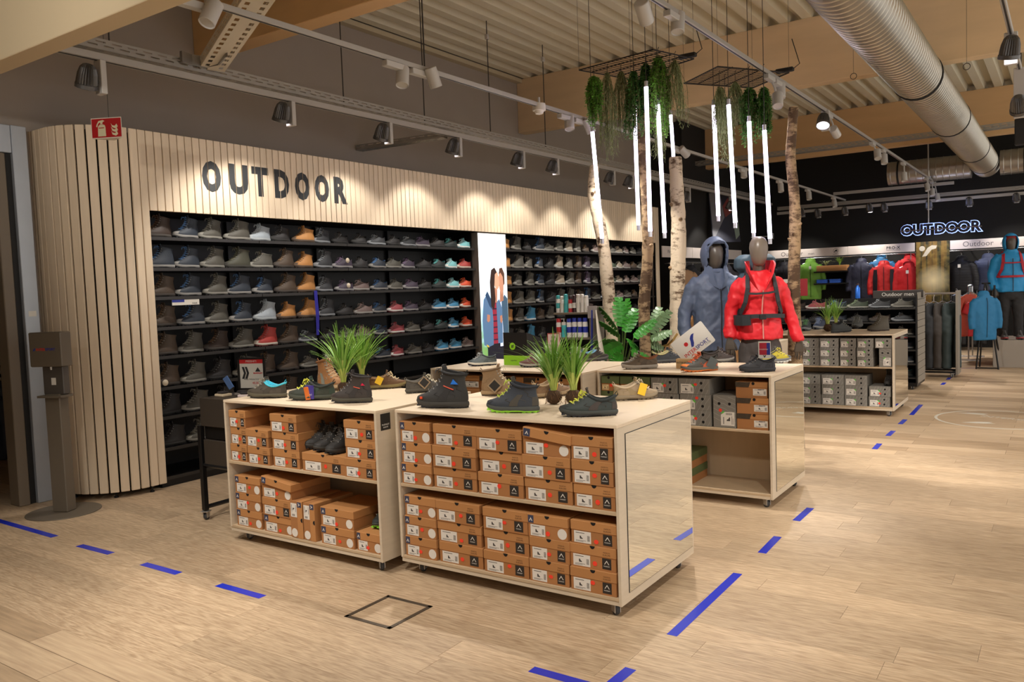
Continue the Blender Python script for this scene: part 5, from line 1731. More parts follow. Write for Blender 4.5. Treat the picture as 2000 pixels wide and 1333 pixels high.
# folded leaflet on the black shoe
pc = at(1493, 684, 'y', 5.86)
t = oriented('leaflet', 'small red, blue and white leaflet tucked into the black trail shoe', 'leaflet', pc, radians(8))
MB().bx(-.043, .043, 0, .002, -.062, .062).build('paper', pw, t)
MB().bx(-.036, .016, -.0006, 0, -.036, .052).build('red_field', mat('raspberry_print', (176, 40, 60), 0.5), t)
MB().bx(.016, .040, -.0006, 0, -.036, .052).build('blue_field', blue_p, t)
text('WASSERFEST', .011, pw, t, (-.004, -.0009, .004), FACE_MY, .0002)
MB().prism([(-.010, -.038), (0, -.058), (.012, -.038), (.004, -.038), (0, -.046), (-.004, -.038)], lambda a, b: (a, 0, b), lambda a, b: (a, -.0008, b)).build('arrow_mark', ink, t)
# black box with green stripe
p0 = at(1018, 712, 'z', TT)
t = thing('insole_box', 'black counter box with lime green stripe and round badge, on the middle table', 'box', (-3.955, 5.80, TT + .0005), radians(-4))
MB().prism([(0, 0), (.30, 0), (.30, .20), (0, .285)], lambda a, b: (-.13, a, b), lambda a, b: (.13, a, b)).build('carton', mat('black_carton', (30, 28, 28), 0.45), t)
t.children[0].rotation_euler = (0, 0, 0)
MB().bx(-.1305, .1305, -.0008, -.0001, 0, .085).build('green_stripe', mat('lime_print', (150, 214, 40), 0.5), t)
MB().bx(.1301, .1308, 0, .30, 0, .085).build('green_stripe', MATS['lime_print'], t)
dd = disc(0, 0, .032, 0, 24, .0007).build('round_badge', MATS['lime_print'], t, loc=(-.03, -.0002, .165))
text('sf', .042, ink, t, (-.03, -.0012, .165), FACE_MY, .0002, 1, .001)
text('superfeet', .018, ink, t, (-.02, -.0011, .042), FACE_MY, .0002)
# printed card in an acrylic stand
pc = at(1082, 680, 'y', 5.95)
t = oriented('acrylic_sign', 'upright printed card with a red border in an acrylic stand, middle table', 'sign', (pc.x, pc.y, TT + .0005), radians(10))
MB().bx(-.058, .058, 0, .003, .004, .27).build('card', mat('pinkish_paper', (214, 190, 186), 0.5), t)
fr = MB()
for (a, b, c_, d_) in ((-.058, .058, .262, .27), (-.058, .058, .004, .010), (-.058, -.052, .004, .27), (.052, .058, .004, .27)):
    fr.bx(a, b, -.0008, 0, c_, d_)
fr.build('red_border', mat('dusty_red_print', (168, 70, 70), 0.6), t)
for i, s_ in enumerate(('DIE', 'NEUE', 'SOHLE', 'FÜR', 'ALLE')):
    text(s_, .026, ink, t, (0, -.0008, .235 - i * .036), FACE_MY, .0002)
MB().bx(-.062, .062, -.03, .05, 0, .004).build('foot', mat('acrylic', (190, 196, 196), 0.1), t)

# ---- trolley beside the front left table
steel_d = mat('dark_trolley_steel', (66, 58, 50), 0.5, metal=.2)
t = thing('merchandise_trolley', 'dark steel trolley on casters, squeezed behind the front left table', 'trolley', (-5.21, 3.537, 0))
for (x, y) in ((0, 0), (.50, 0), (-.02, .62), (.48, .62)):
    MB().cbox(x - .018, x + .018, y - .018, y + .018, .075, .70, .002).build('post', blk, t)
    caster(t, x, y, .5)
for (a, b) in (((0, 0), (-.02, .62)), ((.50, 0), (.48, .62)), ((-.02, .62), (.48, .62))):
    MB().tube([(a[0], a[1], .095), (b[0], b[1], .095)], .016, 4).build('bar', blk, t)
MB().tube([(0, 0, .41), (.5, 0, .41)], .016, 4).build('bar', blk, t)
MB().cbox(.022, .56, -.012, .60, .70, .905, .003).build('upper_bin', steel_d, t)
MB().cbox(.03, .49, -.004, .58, .415, .60, .003).build('lower_bin', steel_d, t)
MB().cbox(.03, .49, .012, .59, .605, .695, .003).build('dark_gap', blk, t)
for i, (x, y, c_, n) in enumerate(((.06, .12, 'cream_card', 'cream'), (.16, .22, 'grey_card', 'grey'), (.27, .16, 'pink_card', 'pale pink'))):
    q = thing('sock_pack', f'{n} card pack of socks lying in the dark trolley', 'pack', (-5.21 + .022 + x + .04, 3.537 + y, .906), .3 * i)
    MB().cbox(-.05, .05, -.04, .04, 0, .018, .003).build('card', mat(c_, {'cream_card': (222, 202, 170), 'grey_card': (120, 112, 106), 'pink_card': (226, 206, 200)}[c_], .6), q)
    MB().cbox(-.04, .03, -.03, .03, .0185, .034, .006).build('sock', mat('dark_sock', (44, 40, 42), .8), q)
q = thing('sock_pack', 'blue card pack sticking out upright from the dark trolley', 'pack', tuple(at(446, 748, 'y', 3.9)), 0, None, (.25, -.45, 0))
MB().cbox(-.03, .03, -.004, .004, -.05, .05, .001).build('card', mat('sky_blue_card', (100, 140, 206), .5), q)
MB().tube([(0, 0, -.05), (-.02, .01, -.16)], .003, 5).build('peg', wire_m, q)

# ---------------------------------------------------------------- floor marks
tape_m = mat('blue_floor_tape', (36, 52, 186), 0.25)


def tape(label, p, q, w=.05, group='blue tape dashes on the floor'):
    a, b = at(p[0], p[1], 'z', 0), at(q[0], q[1], 'z', 0)
    d_ = (b - a)
    L_ = d_.length
    t = tag(MB().cbox(0, L_, -w / 2, w / 2, 0.0002, .0012, .0003).build('floor_tape', tape_m), label, 'tape', group)
    t.location = a
    t.rotation_euler = (0, 0, atan2(d_.y, d_.x))


RT = [(1312, 1242, 1441, 1121, 'long blue tape strip right of the mirror table, ending in a scuffed tip'), (1488, 1081, 1519, 1049, 'blue tape dash right of the mirror table, second from the front'),
      (1555, 1018, 1583, 993, 'blue tape dash below the right corner of the right table'), (1708, 878, 1718, 867, 'blue tape dash on the right aisle, fourth from the front'),
      (1734, 852, 1745, 842, 'blue tape dash on the right aisle, fifth from the front'), (1758, 829, 1768, 820, 'blue tape dash beside the farthest table, nearer one'),
      (1780, 811, 1799, 791, 'longer blue tape strip at the corner of the farthest table'), (1840, 752, 1845, 748, 'far blue tape dash, nearest of the last four'),
      (1851, 742, 1855, 738, 'far blue tape dash, second of the last four'), (1861, 732, 1866, 728, 'far blue tape dash, third of the last four'), (1870, 724, 1874, 720, 'far blue tape dash, last one near the podium')]
for a in RT:
    tape(a[4], a[:2], a[2:4])
for a in ((-40, 1007, 107, 1049, 'long blue tape strip cut by the left picture edge'), (155, 1066, 217, 1082, 'blue tape dash at left, next after the long strip'),
          (280, 1102, 349, 1121, 'blue tape dash at left, below the slatted corner'), (427, 1143, 513, 1167, 'blue tape dash before the front left table'),
          (1038, 1308, 1160, 1342, 'blue tape strip at the bottom edge, running sideways'), (1232, 1307, 1185, 1345, 'blue tape strip at the bottom edge, running away')):
    tape(a[4], a[:2], a[2:4], .052)
tape('thin dark blue line on the far floor by the podium', (1878, 720), (1921, 719), .02, None)
# flush metal floor box
c4 = [at(px, py, 'z', 0) for px, py in ((695, 1197), (763, 1176), (820, 1190), (760, 1220))]
cc = sum(c4, Vector()) / 4
hx, hy = .155, .16
t = thing('floor_box', 'flush floor outlet with a dark metal rim, before the front tables', 'floor box', (cc.x, cc.y, 0))
rim = MB()
for (a, b, c_, d_) in ((-hx, hx, -hy, -hy + .022), (-hx, hx, hy - .022, hy), (-hx, -hx + .022, -hy, hy), (hx - .022, hx, -hy, hy)):
    rim.cbox(a, b, c_, d_, .0002, .003, .0008)
rim.build('rim', mat('dark_floor_metal', (84, 74, 62), .5, metal=.4), t)
MB().cbox(-hx + .024, hx - .024, -hy + .024, hy - .024, .0002, .0012, .0004).build('lid', oak, t)
# white circle sticker on the far floor
t = thing('floor_sticker', 'white ring with arrows printed on the floor at the right', 'floor sticker', (-.61, 10.19, 0))
wr = mat('worn_white_print', (196, 188, 172), .6, var=.1, vscale=20)
n = 72
MB().ring([[Vector((r * cos(2 * pi * j / n), r * sin(2 * pi * j / n), z)) for j in range(n)] for r, z in ((.60, .0002), (.60, .0008), (.63, .0008), (.63, .0002))], False, False).build('ring', wr, t)
for (dx, dy, a) in ((-.30, .33, -.15), (-.20, -.30, .15)):
    b = MB().prism([(-.14, -.02), (0, .05), (.16, .06), (.12, .01), (.18, -.05), (0, -.05)], lambda x, y: (x, y, .0002), lambda x, y: (x, y, .0008)).build('arrow', wr, t, loc=(dx, dy, 0))
    b.rotation_euler = (0, 0, a)
text('INTERSPORT', .13, wr, t, (.16, .05, .0008), (0, 0, -.35), .0003)

# ---------------------------------------------------------------- disinfectant stand, fire sign
dm = mat('taupe_stand_lacquer', (104, 94, 80), .5, var=.04)
t = thing('disinfectant_stand', 'taupe disinfectant dispenser stand on a round plate, far left', 'dispenser', (-6.47, 3.146, 0), radians(24))
MB().lathe([(0, 0), (.265, 0), (.267, .003), (.265, .007), (.0, .007)], 40).build('base_plate', dm, t, True, 30)
MB().cbox(-.066, .066, -.04, .06, .007, .93, .006).build('post', dm, t)
MB().cbox(-.14, .14, -.075, .04, 1.145, 1.41, .006).build('dispenser_head', dm, t)
MB().cbox(-.085, .095, -.02, .05, .925, 1.144, .006).build('lower_housing', mat('dark_taupe', (82, 76, 70), .5), t)
MB().bx(-.10, .11, -.075, .06, .905, .922).build('drip_tray', dm, t)
MB().cbox(-.01, .03, -.0215, -.0205, 1.00, 1.055, .0003).build('label', pw, t)
MB().cyl((.02, -.05, 1.145), (.02, -.05, 1.12), .008, .006, 10).build('nozzle', lamp_white, t)
text('INTER', .028, red_p, t, (-.038, -.0756, 1.278), FACE_MY, .0003, 1.0, .0006)
text('SPORT', .028, blue_p, t, (.046, -.0756, 1.278), FACE_MY, .0003, 1.0, .0006)
MB().prism([(-.105, 1.268), (-.092, 1.268), (-.084, 1.29), (-.096, 1.286)], lambda a, b: (a, -.0752, b), lambda a, b: (a, -.076, b)).build('swoosh', blue_p, t)

pf = at(208, 250, 'y', 3.36)
t = oriented('fire_sign', 'red fire extinguisher sign, triangular prism hanging before the slatted corner', 'sign', pf, radians(28))
MB().prism([(-.20, 0), (.20, 0), (0, .16)], lambda a, b: (a, b, -.125), lambda a, b: (a, b, .125)).build('prism_body', mat('cream_plastic', (214, 204, 188), .4), t)
fr = MB().bx(-.192, .192, -.0012, -.0002, -.115, .115).build('red_panel', mat('fire_red', (168, 26, 30), .3), t)
lum = mat('luminous_cream', (206, 196, 160), .5)
ex = MB()
ex.prism([(-.115, -.10), (-.01, -.10), (-.012, .005), (-.02, .035), (-.045, .045), (-.085, .045), (-.11, .02)], lambda a, b: (a, -.0013, b), lambda a, b: (a, -.002, b))
ex.prism([(-.075, .05), (-.05, .05), (-.045, .075), (-.02, .085), (-.045, .098), (-.10, .088), (-.125, .05), (-.135, .02), (-.12, .015), (-.105, .055), (-.08, .072)], lambda a, b: (a, -.0013, b), lambda a, b: (a, -.002, b))
ex.build('extinguisher_symbol', lum, t)
MB().bx(-.10, -.03, -.0026, -.0021, -.002, .008).build('red_band', MATS['fire_red'], t)
fm = MB()
for i, (dz, sx) in enumerate(((.0, 1), (-.045, 1.1), (-.09, 1.0))):
    fm.prism([(.06, .055 + dz), (.075 * sx, .03 + dz), (.11, .02 + dz), (.135, .045 + dz), (.15, .01 + dz), (.12, -.012 + dz), (.075, .005 + dz)], lambda a, b: (a, -.0013, b), lambda a, b: (a, -.002, b))
fm.build('flame_symbol', lum, t)
t.scale = (.60,) * 3
MB().cyl((0, .06, .125), (0, .06, (4.87 - pf.z) / .6), .003, None, 6).build('wire', wire_m, t)

# ---------------------------------------------------------------- light box with a printed couple
t = thing('light_box', 'tall backlit poster of a couple in outdoor jackets, splitting the shoe wall', 'light box', (FX, 8.625, 0))
MB().bx(-.56, -.012, -.005, .0, .03, 2.375).bx(-.56, -.012, .635, .64, .03, 2.375).bx(-.56, -.55, 0, .635, .03, 2.375).bx(-.56, -.012, 0, .635, .03, .04).bx(-.56, -.012, 0, .635, 2.365, 2.375).build('case', mat('taupe_case', (112, 102, 92), .6), t)


def glow(name, c, s=1.25):
    return mat('backlit_' + name, c, .5, emit=c, estr=s)


BW, BZ0, BZ1 = .635, .05, 2.365


def U(u, v):
    return (u * BW, BZ0 + v * (BZ1 - BZ0))


lay = [0]


def shape(name, pts, c, s=1.1):
    lay[0] += 1
    d0 = -.012 + lay[0] * .0006
    o = MB().prism([U(*p) for p in pts], lambda a, b: (d0 - .0005, a, b), lambda a, b: (d0, a, b)).build(name, glow(name, c, s), t)
    return o


# sky panel: its print fades from pale blue-green below to white above
Msk = bpy.data.materials.new('backlit_sky')
Msk.use_nodes = True
N, L = Msk.node_tree.nodes, Msk.node_tree.links
tc = N.new('ShaderNodeTexCoord')
sp = N.new('ShaderNodeSeparateXYZ')
L.new(tc.outputs['Object'], sp.inputs[0])
nz = N.new('ShaderNodeTexNoise')
nz.inputs['Scale'].default_value = 9
nz.inputs['Detail'].default_value = 8
L.new(tc.outputs['Object'], nz.inputs['Vector'])
ma = N.new('ShaderNodeMath')
ma.operation = 'MULTIPLY_ADD'
ma.inputs[1].default_value = .9
L.new(nz.outputs[0], ma.inputs[0])
L.new(sp.outputs[2], ma.inputs[2])
mr = N.new('ShaderNodeMapRange')
mr.inputs[1].default_value = .4
mr.inputs[2].default_value = 2.6
L.new(ma.outputs[0], mr.inputs[0])
cr = N.new('ShaderNodeValToRGB')
e = cr.color_ramp.elements
e[0].position, e[0].color = .0, rgb(86, 120, 40)
e[1].position, e[1].color = .86, rgb(250, 254, 255)
for p_, c_ in ((.25, (126, 160, 60)), (.42, (120, 168, 110)), (.55, (176, 214, 214)), (.70, (224, 242, 250))):
    q = e.new(p_)
    q.color = rgb(*c_)
L.new(mr.outputs[0], cr.inputs[0])
b = N['Principled BSDF']
L.new(cr.outputs[0], b.inputs['Base Color'])
L.new(cr.outputs[0], b.inputs['Emission Color'])
b.inputs['Emission Strength'].default_value = .95
lay[0] += 1
MB().bx(-.0125, -.0115, 0, BW, BZ0, BZ1).build('printed_sky', Msk, t)
shape('man_trousers', [(.60, 0), (.66, .36), (.99, .36), (.99, .10), (.90, 0), (.80, 0), (.80, .2), (.76, .2), (.72, 0)], (34, 34, 48), .6)
shape('man_shirt', [(.62, .34), (.68, .60), (.86, .62), (.90, .37), (.80, .34)], (214, 224, 244), 1.0)
shape('man_jacket', [(.80, .36), (.76, .60), (.88, .645), (.99, .62), (.99, .34)], (66, 92, 114), .75)
shape('man_neck', [(.70, .60), (.72, .68), (.84, .68), (.84, .61)], (168, 116, 92), .9)
shape('man_face', [(.70, .68), (.68, .715), (.70, .77), (.80, .785), (.87, .74), (.85, .67), (.78, .645)], (186, 132, 106), .95)
shape('man_hair', [(.69, .765), (.72, .80), (.82, .805), (.90, .77), (.90, .71), (.86, .70), (.84, .75), (.76, .775)], (86, 56, 42), .7)
shape('woman_trousers', [(.16, 0), (.20, .37), (.66, .37), (.60, 0), (.46, 0), (.42, .26), (.38, .26), (.30, 0)], (34, 34, 46), .6)
shape('woman_trousers', [(.16, .37), (.52, .37), (.50, .33), (.20, .33)], (30, 30, 42), .6)
shape('plaid_shirt', [(.38, .36), (.40, .60), (.56, .63), (.60, .36)], (150, 40, 58), .8)
for k in range(6):
    shape('plaid_line', [(.38, .38 + k * .036), (.59, .38 + k * .036), (.59, .388 + k * .036), (.38, .388 + k * .036)], (70, 34, 60), .6)
shape('woman_jacket', [(.06, .36), (.03, .50), (.10, .62), (.24, .655), (.38, .62), (.42, .50), (.40, .355), (.22, .345)], (84, 114, 148), .85)
shape('woman_jacket', [(.57, .36), (.55, .60), (.66, .62), (.76, .56), (.74, .36)], (134, 158, 196), .95)
shape('jacket_collar', [(.16, .645), (.24, .668), (.36, .62), (.40, .56), (.30, .58)], (46, 72, 104), .7)
shape('woman_neck', [(.46, .60), (.47, .69), (.60, .68), (.58, .60)], (176, 120, 96), .9)
shape('woman_hair', [(.36, .58), (.34, .72), (.40, .79), (.52, .805), (.60, .78), (.56, .74), (.50, .70), (.52, .62), (.46, .56)], (52, 34, 30), .6)
shape('woman_face', [(.50, .70), (.53, .765), (.62, .78), (.67, .75), (.69, .715), (.65, .685), (.57, .672)], (206, 152, 124), 1.0)
shape('hand', [(.18, .50), (.20, .535), (.30, .53), (.29, .495), (.22, .488)], (176, 120, 96), .9)
shape('hand', [(.66, .49), (.66, .52), (.74, .525), (.75, .49), (.70, .475)], (176, 120, 96), .9)
shape('yellow_hem', [(.14, .352), (.14, .362), (.22, .352), (.22, .342)], (214, 176, 60), .9)
al = bpy.data.lights.new('light_box_glow', 'AREA')
al.shape = 'RECTANGLE'
al.size, al.size_y = .55, 1.6
al.energy = 6
al.color = (.9, .97, 1)
ao = bpy.data.objects.new('light_box_glow', al)
COL.objects.link(ao)
ao.location = (FX + .02, 8.94, 1.4)
ao.rotation_euler = (0, -pi / 2, 0)

# ---------------------------------------------------------------- care product stand, rock, split-leaf plants
t = thing('care_stand', 'taupe stand of shoe sprays and care bottles behind the middle table', 'shelf', (-4.0, 6.95, 0))
MB().cbox(.20, .235, -.10, .14, 0, 1.41, .003).build('side_panel', dm, t)
MB().bx(-.2, .2, .13, .14, 0, 1.36).build('back_panel', blk, t)
for z in (1.36, 1.115, .86, .6, .1):
    MB().cbox(-.2, .199, -.10, .129, z - .02, z, .002).build('shelf', dm, t)
MB().cbox(.19, .29, -.106, -.101, 1.30, 1.42, .001).build('card_holder', mat('clear_grey_plastic', (150, 142, 138), .25), t)
rn = random.Random(9)
wht = mat('white_bottle', (226, 222, 216), .4)
BC = {'white': wht, 'teal': mat('teal_bottle', (70, 178, 182), .4), 'red': mat('red_bottle', (186, 40, 44), .4), 'blue': mat('blue_bottle_cap', (40, 56, 160), .4), 'dark': mat('dark_bottle', (60, 36, 40), .3)}


def bottle(x, y, z, r, h, body, cap, label, pump=False):
    b = thing('care_bottle', label, 'bottle', (x, y, z + .0005), 0, 'care bottles on the taupe stand')
    MB().lathe([(0, 0), (r, 0), (r, h * .74), (r * .86, h * .80), (r * .5, h * .82)], 14).build('body', BC[body], b, True, 35)
    MB().lathe([(r * .9, h * .80), (r * .9, h * .98), (r * .7, h), (0, h)], 14).build('cap', BC[cap], b, True, 35)
    MB().lathe([(r * 1.01, h * .25), (r * 1.01, h * .55)], 14).build('label_band', BC['blue' if cap == 'blue' else 'teal' if body == 'teal' or cap == 'teal' else 'red' if cap == 'red' else 'white'], b, True)
    if pump:
        MB().tube([(0, 0, h), (0, 0, h + .03), (-.03, 0, h + .03)], .005, 6).build('pump', wht, b)


for i, (x, bd, cp, h) in enumerate(((-.17, 'white', 'teal', .17), (-.125, 'white', 'white', .16), (-.08, 'teal', 'teal', .18), (-.03, 'red', 'dark', .16), (.015, 'dark', 'dark', .17), (.06, 'white', 'white', .175), (.105, 'white', 'white', .175), (.15, 'white', 'white', .16))):
    bottle(-4.0 + x, 6.90, 1.36, .021, h, bd, cp, f'{bd} care bottle with {cp} cap, {ORD[i]} from left, top of the taupe stand')
for i, (x, bd, cp, h) in enumerate(((-.17, 'white', 'red', .185), (-.11, 'teal', 'white', .15), (-.05, 'white', 'blue', .185), (.01, 'white', 'blue', .19), (.07, 'white', 'blue', .19), (.13, 'white', 'blue', .19))):
    bottle(-4.0 + x, 6.90, 1.115, .026, h, bd, cp, f'{bd} spray with {cp} cap, {ORD[i]} from left, second shelf of the taupe stand', i == 1)
for i, (x, bd, cp, h) in enumerate(((-.02, 'white', 'white', .16), (.05, 'white', 'white', .16), (.12, 'white', 'white', .15))):
    bottle(-4.0 + x, 6.90, .86, .026, h, bd, cp, f'white tub, {ORD[i]} from left, third shelf of the taupe stand')
a = at(1156, 606, 'y', 6.80)
t = thing('shoe_horn', 'long dark blue shoe horn hanging from the taupe stand', 'shoe horn', tuple(a))
MB().tube([(0, 0, 0), (-.006, 0, -.2), (-.014, 0, -.42), (-.016, 0, -.5)], [.012, .02, .022, .012], 8, True, .4).build('blade', mat('navy_plastic', (36, 44, 120), .4), t, True)
t = thing('shoe_horn', 'long cream shoe horn hanging from the taupe stand', 'shoe horn', tuple(a + Vector((.05, -.01, 0))))
MB().tube([(0, 0, 0), (.02, 0, -.2), (.05, 0, -.42), (.055, 0, -.5)], [.010, .03, .045, .03], 8, True, .3).build('blade', mat('cream_plastic', (214, 204, 188), .4), t, True)

from mathutils import noise as mnoise


def rock(label, c, rx, ry, h, seed, m_, name='artificial_rock'):
    t_ = thing(name, label, 'rock', c)
    rings = []
    n_, k_ = 26, 18
    for i in range(k_ + 1):
        f = i / k_
        pr = (1 - f ** 3.2) ** .6 if f < 1 else 0.02
        ring = []
        for j in range(n_):
            a_ = 2 * pi * j / n_
            q = Vector((cos(a_) * 1.6, sin(a_) * 1.6, f * 3 + seed))
            d = 1 + .42 * mnoise.noise(q) + .18 * mnoise.noise(q * 3)
            ring.append(Vector((rx * pr * d * cos(a_), ry * pr * d * sin(a_), h * f * (1 + .05 * mnoise.noise(q * 2)))))
        rings.append(ring)
    MB().ring(rings).build('rock_body', m_, t_, True, 80)
    return t_


rock_m = mat('ochre_bark_rock', (150, 108, 62), .9, var=.5, vscale=6, bump=1.0, bscale=18)
rk = rock('ochre artificial rock with a rope, behind the thickest birch trunk', (-3.42, 8.75, 0), .52, .36, 1.28, 3, rock_m)
rp_ = MB()
pts = [Vector((at(px, py, 'y', 7.9))) for px, py in ((1275, 672), (1290, 678), (1305, 674), (1315, 664), (1323, 652))]
rp_.tube([p - Vector((-3.42, 8.75, 0)) for p in pts], .012, 8)
rope = rp_.build('rope', mat('jute_rope', (196, 160, 96), .9, var=.3, vscale=80, bump=.6, bscale=120), rk, True)


def split_leaf(L_=.3, W_=.2):
    """a deeply lobed philodendron leaf with thickness, midrib along +X"""
    b = MB()
    top = []
    n_ = 7
    pts = [(0, .008)]
    for i in range(n_):
        x0 = L_ * (i + .15) / n_
        x1 = L_ * (i + .85) / n_
        w_ = W_ * .5 * sin(pi * (.18 + .72 * (i + .5) / n_)) ** .8
        pts += [(x0, w_ * .22), (x0 + .012, w_ * .95), (x1 + .014, w_), (x1, w_ * .3)]
    pts += [(L_ * 1.04, 0)]
    up = [(x, y, -.6 * y * y / W_ - .5 * x * x / L_ * .5 + .004) for x, y in pts]
    for s_ in (1, -1):
        mid = [(x, 0, -.25 * x * x / L_) for x, y, z in up]
        edge = [(x, s_ * y, z) for x, y, z in up]
        b.ring([[Vector(p) for p in mid], [Vector(p) for p in edge], [Vector(p) - Vector((0, 0, .002)) for p in edge], [Vector(p) - Vector((0, 0, .003)) for p in mid]], False, False, False)
    return b.mesh('leaf', True, 60)


leaf_mesh = split_leaf()
leaf_col = mat('philodendron_green', (52, 128, 36), .35, var=.2, vscale=10)
leaf_col2 = mat('pale_philodendron_green', (120, 150, 104), .35, var=.2, vscale=10)


def philodendron(label, root, leaves, m_):
    t_ = thing('philodendron', label, 'plant', root)
    R_ = Vector(root)
    MB().lathe([(0, 0), (.10, 0), (.13, .22), (.12, .22), (.115, .2), (0, .2)], 18).build('pot', mat('dark_pot', (40, 36, 34), .6), t_, True, 40)
    sm = MB()
    for (px, py, y, rx, ry, rz, sc) in leaves:
        p = at(px, py, 'y', y) - R_
        o = place('leaf', leaf_mesh, m_, t_, p, (rx, ry - .25, rz), (sc * .82, sc * .74, sc * .82))
        sm.tube([(0, 0, .2), (p.x * .3, p.y * .3, .2 + (p.z - .2) * .7), tuple(p)], .005, 6)
    sm.build('stalks', mat('leaf_stalk', (86, 120, 50), .5), t_)


VL = radians(-34)
philodendron('bright green split-leaf plant between the first two birch trunks', (-3.62, 7.15, 0), [
    (1216, 640, 7.0, .9, -1.3, 1.6, 1.15), (1222, 650, 6.95, .7, -1.0, .9, 1.0), (1210, 655, 6.9, .9, -.3, 2.6, 1.1), (1226, 668, 6.85, .9, .4, 1.4, .95), (1215, 672, 6.9, .9, .6, 3.0, 1.1), (1205, 668, 6.95, .7, .2, 3.4, 1.1),
    (1238, 660, 6.9, .8, -.6, .3, 1.0), (1232, 685, 6.85, .9, .7, .9, 1.0), (1213, 690, 6.9, .9, .9, 2.4, .9), (1240, 690, 6.85, .9, .8, .2, .9), (1222, 630, 7.1, .8, -1.4, .4, .9), (1206, 645, 7.0, .9, -.8, 2.9, 1.1)], leaf_col)
philodendron('pale split-leaf plant right of the second birch trunk', (-3.50, 7.9, 0), [
    (1268, 650, 7.75, .9, -.7, .35, 1.2), (1270, 662, 7.7, .9, -.2, .0, .9), (1276, 645, 7.8, .8, -1.1, .9, 1.0), (1262, 668, 7.7, .9, .5, .6, .8)], leaf_col2)
# ================================================================ MANNEQUINS AND CLOTHES
def remesh(mb, voxel=.014, smooth=6, wrinkle=0.0, wsize=.09, name='garment_body', solid=0.0, dec=None):
    me = mb.mesh('tmp') if isinstance(mb, MB) else mb
    o = bpy.data.objects.new('tmp', me)
    COL.objects.link(o)
    m_ = o.modifiers.new('r', 'REMESH')
    m_.mode = 'VOXEL'
    m_.voxel_size = voxel
    s_ = o.modifiers.new('s', 'SMOOTH')
    s_.factor = .5
    s_.iterations = smooth
    if wrinkle:
        tx = bpy.data.textures.new('folds', 'CLOUDS')
        tx.noise_scale = wsize
        tx.noise_depth = 2
        d_ = o.modifiers.new('d', 'DISPLACE')
        d_.texture = tx
        d_.texture_coords = 'LOCAL'
        d_.strength = wrinkle
        d_.mid_level = .5
    bpy.context.view_layer.update()
    out = bpy.data.meshes.new_from_object(o.evaluated_get(bpy.context.evaluated_depsgraph_get()))
    bpy.data.objects.remove(o)
    out.materials.clear()
    out.name = name
    out.shade_smooth()
    return out


def ell(z, rx, ry, cx=0, cy=0, n=24, p=1.0):
    r_ = []
    for j in range(n):
        a = 2 * pi * j / n
        c_, s_ = cos(a), sin(a)
        r_.append(Vector((cx + rx * abs(c_) ** p * (1 if c_ >= 0 else -1), cy + ry * abs(s_) ** p * (1 if s_ >= 0 else -1), z)))
    return r_


def torso(rings):
    return MB().ring([ell(*r, p=.85) for r in rings])


skin_m = mat('grey_mannequin_skin', (84, 76, 68), .35, var=.04)


def head_mesh():
    prof = [(0, .0), (.030, .004), (.052, .03), (.066, .07), (.076, .12), (.080, .165), (.074, .21), (.054, .245), (.026, .262), (0, .266)]
    rings = []
    for r, z in prof[1:-1]:
        rings.append([Vector((r * cos(2 * pi * j / 24), -.012 + .018 * (z / .26) + r * 1.2 * sin(2 * pi * j / 24), z)) for j in range(24)])
    b = MB().ring(rings)
    return b


def hand_mesh():
    """palm with five separate bent fingers; hangs down along -Z, thumb towards -Y"""
    b = MB()
    b.ring([[Vector((x * tx, y * ty + oy, z)) for x, y in ((-1, -1), (0, -1.15), (1, -1), (1, 1), (0, 1.15), (-1, 1))] for z, tx, ty, oy in ((.02, .014, .02, 0), (0, .013, .026, 0), (-.045, .013, .036, 0), (-.085, .011, .038, 0))])
    for i, (y, l_) in enumerate(((-.029, .072), (-.010, .080), (.010, .076), (.028, .06))):
        b.tube([(0, y, -.07), (.003, y * 1.05, -.085 - l_ * .4), (.013, y * 1.08, -.085 - l_ * .72), (.026, y * 1.06, -.085 - l_)], [.0085, .008, .0075, .006], 8)
    b.tube([(0, -.024, -.02), (.006, -.048, -.05), (.014, -.056, -.078), (.022, -.056, -.10)], [.011, .0095, .0085, .0065], 8)
    me = remesh(b, .0042, 2, name='hand')
    return me


HAND = hand_mesh()


def zipper(m_, pts, parent, name='zip', r=.006):
    return MB().tube(pts, r, 6).build(name, m_, parent, True)


def sleeve(b, pts, rs):
    return b.tube(pts, rs, 16)


navy_j = mat('slate_blue_shell', (88, 100, 124), .55, var=.08, vscale=5, bump=.25, bscale=14)
navy_d = mat('dark_shell_lining', (36, 40, 50), .6)
red_j = mat('bright_red_shell', (226, 34, 46), .5, var=.06, vscale=5, bump=.3, bscale=16)
black_t = mat('black_trouser_cloth', (34, 32, 32), .75, var=.1, vscale=6, bump=.3, bscale=14)
grey_t = mat('charcoal_trouser_cloth', (74, 68, 66), .75, var=.1, vscale=6, bump=.3, bscale=14)

# ---- platform they stand on
t = thing('display_platform', 'low pale platform under the two front mannequins', 'platform', (-2.45, 7.25, 0))
MB().cbox(-.75, .35, -.35, .50, 0, .16, .004).build('platform', oakw, t)


def trousers(parent, m_, hip=.92, spread=.10, feet=((-.10, 0), (.10, 0)), wr=.010, rx=.175):
    b = MB()
    b.ring([ell(hip + .02, rx * .95, .115), ell(hip - .08, rx, .125), ell(hip - .16, rx * .98, .12), ell(hip - .20, rx * .8, .10)])
    for s_, (fx, fy) in zip((-1, 1), feet):
        b.tube([(s_ * .085, 0, hip - .10), (s_ * .095, 0, hip - .22), ((s_ * .095 + fx) / 2, fy * .4 - .02, hip - .46), (fx, fy, .10), (fx, fy, .045)], [.095, .098, .078, .072, .074], 16)
    return place('trousers', remesh(b, .013, 5, wr * 1.6, .07, 'trousers'), m_, parent)


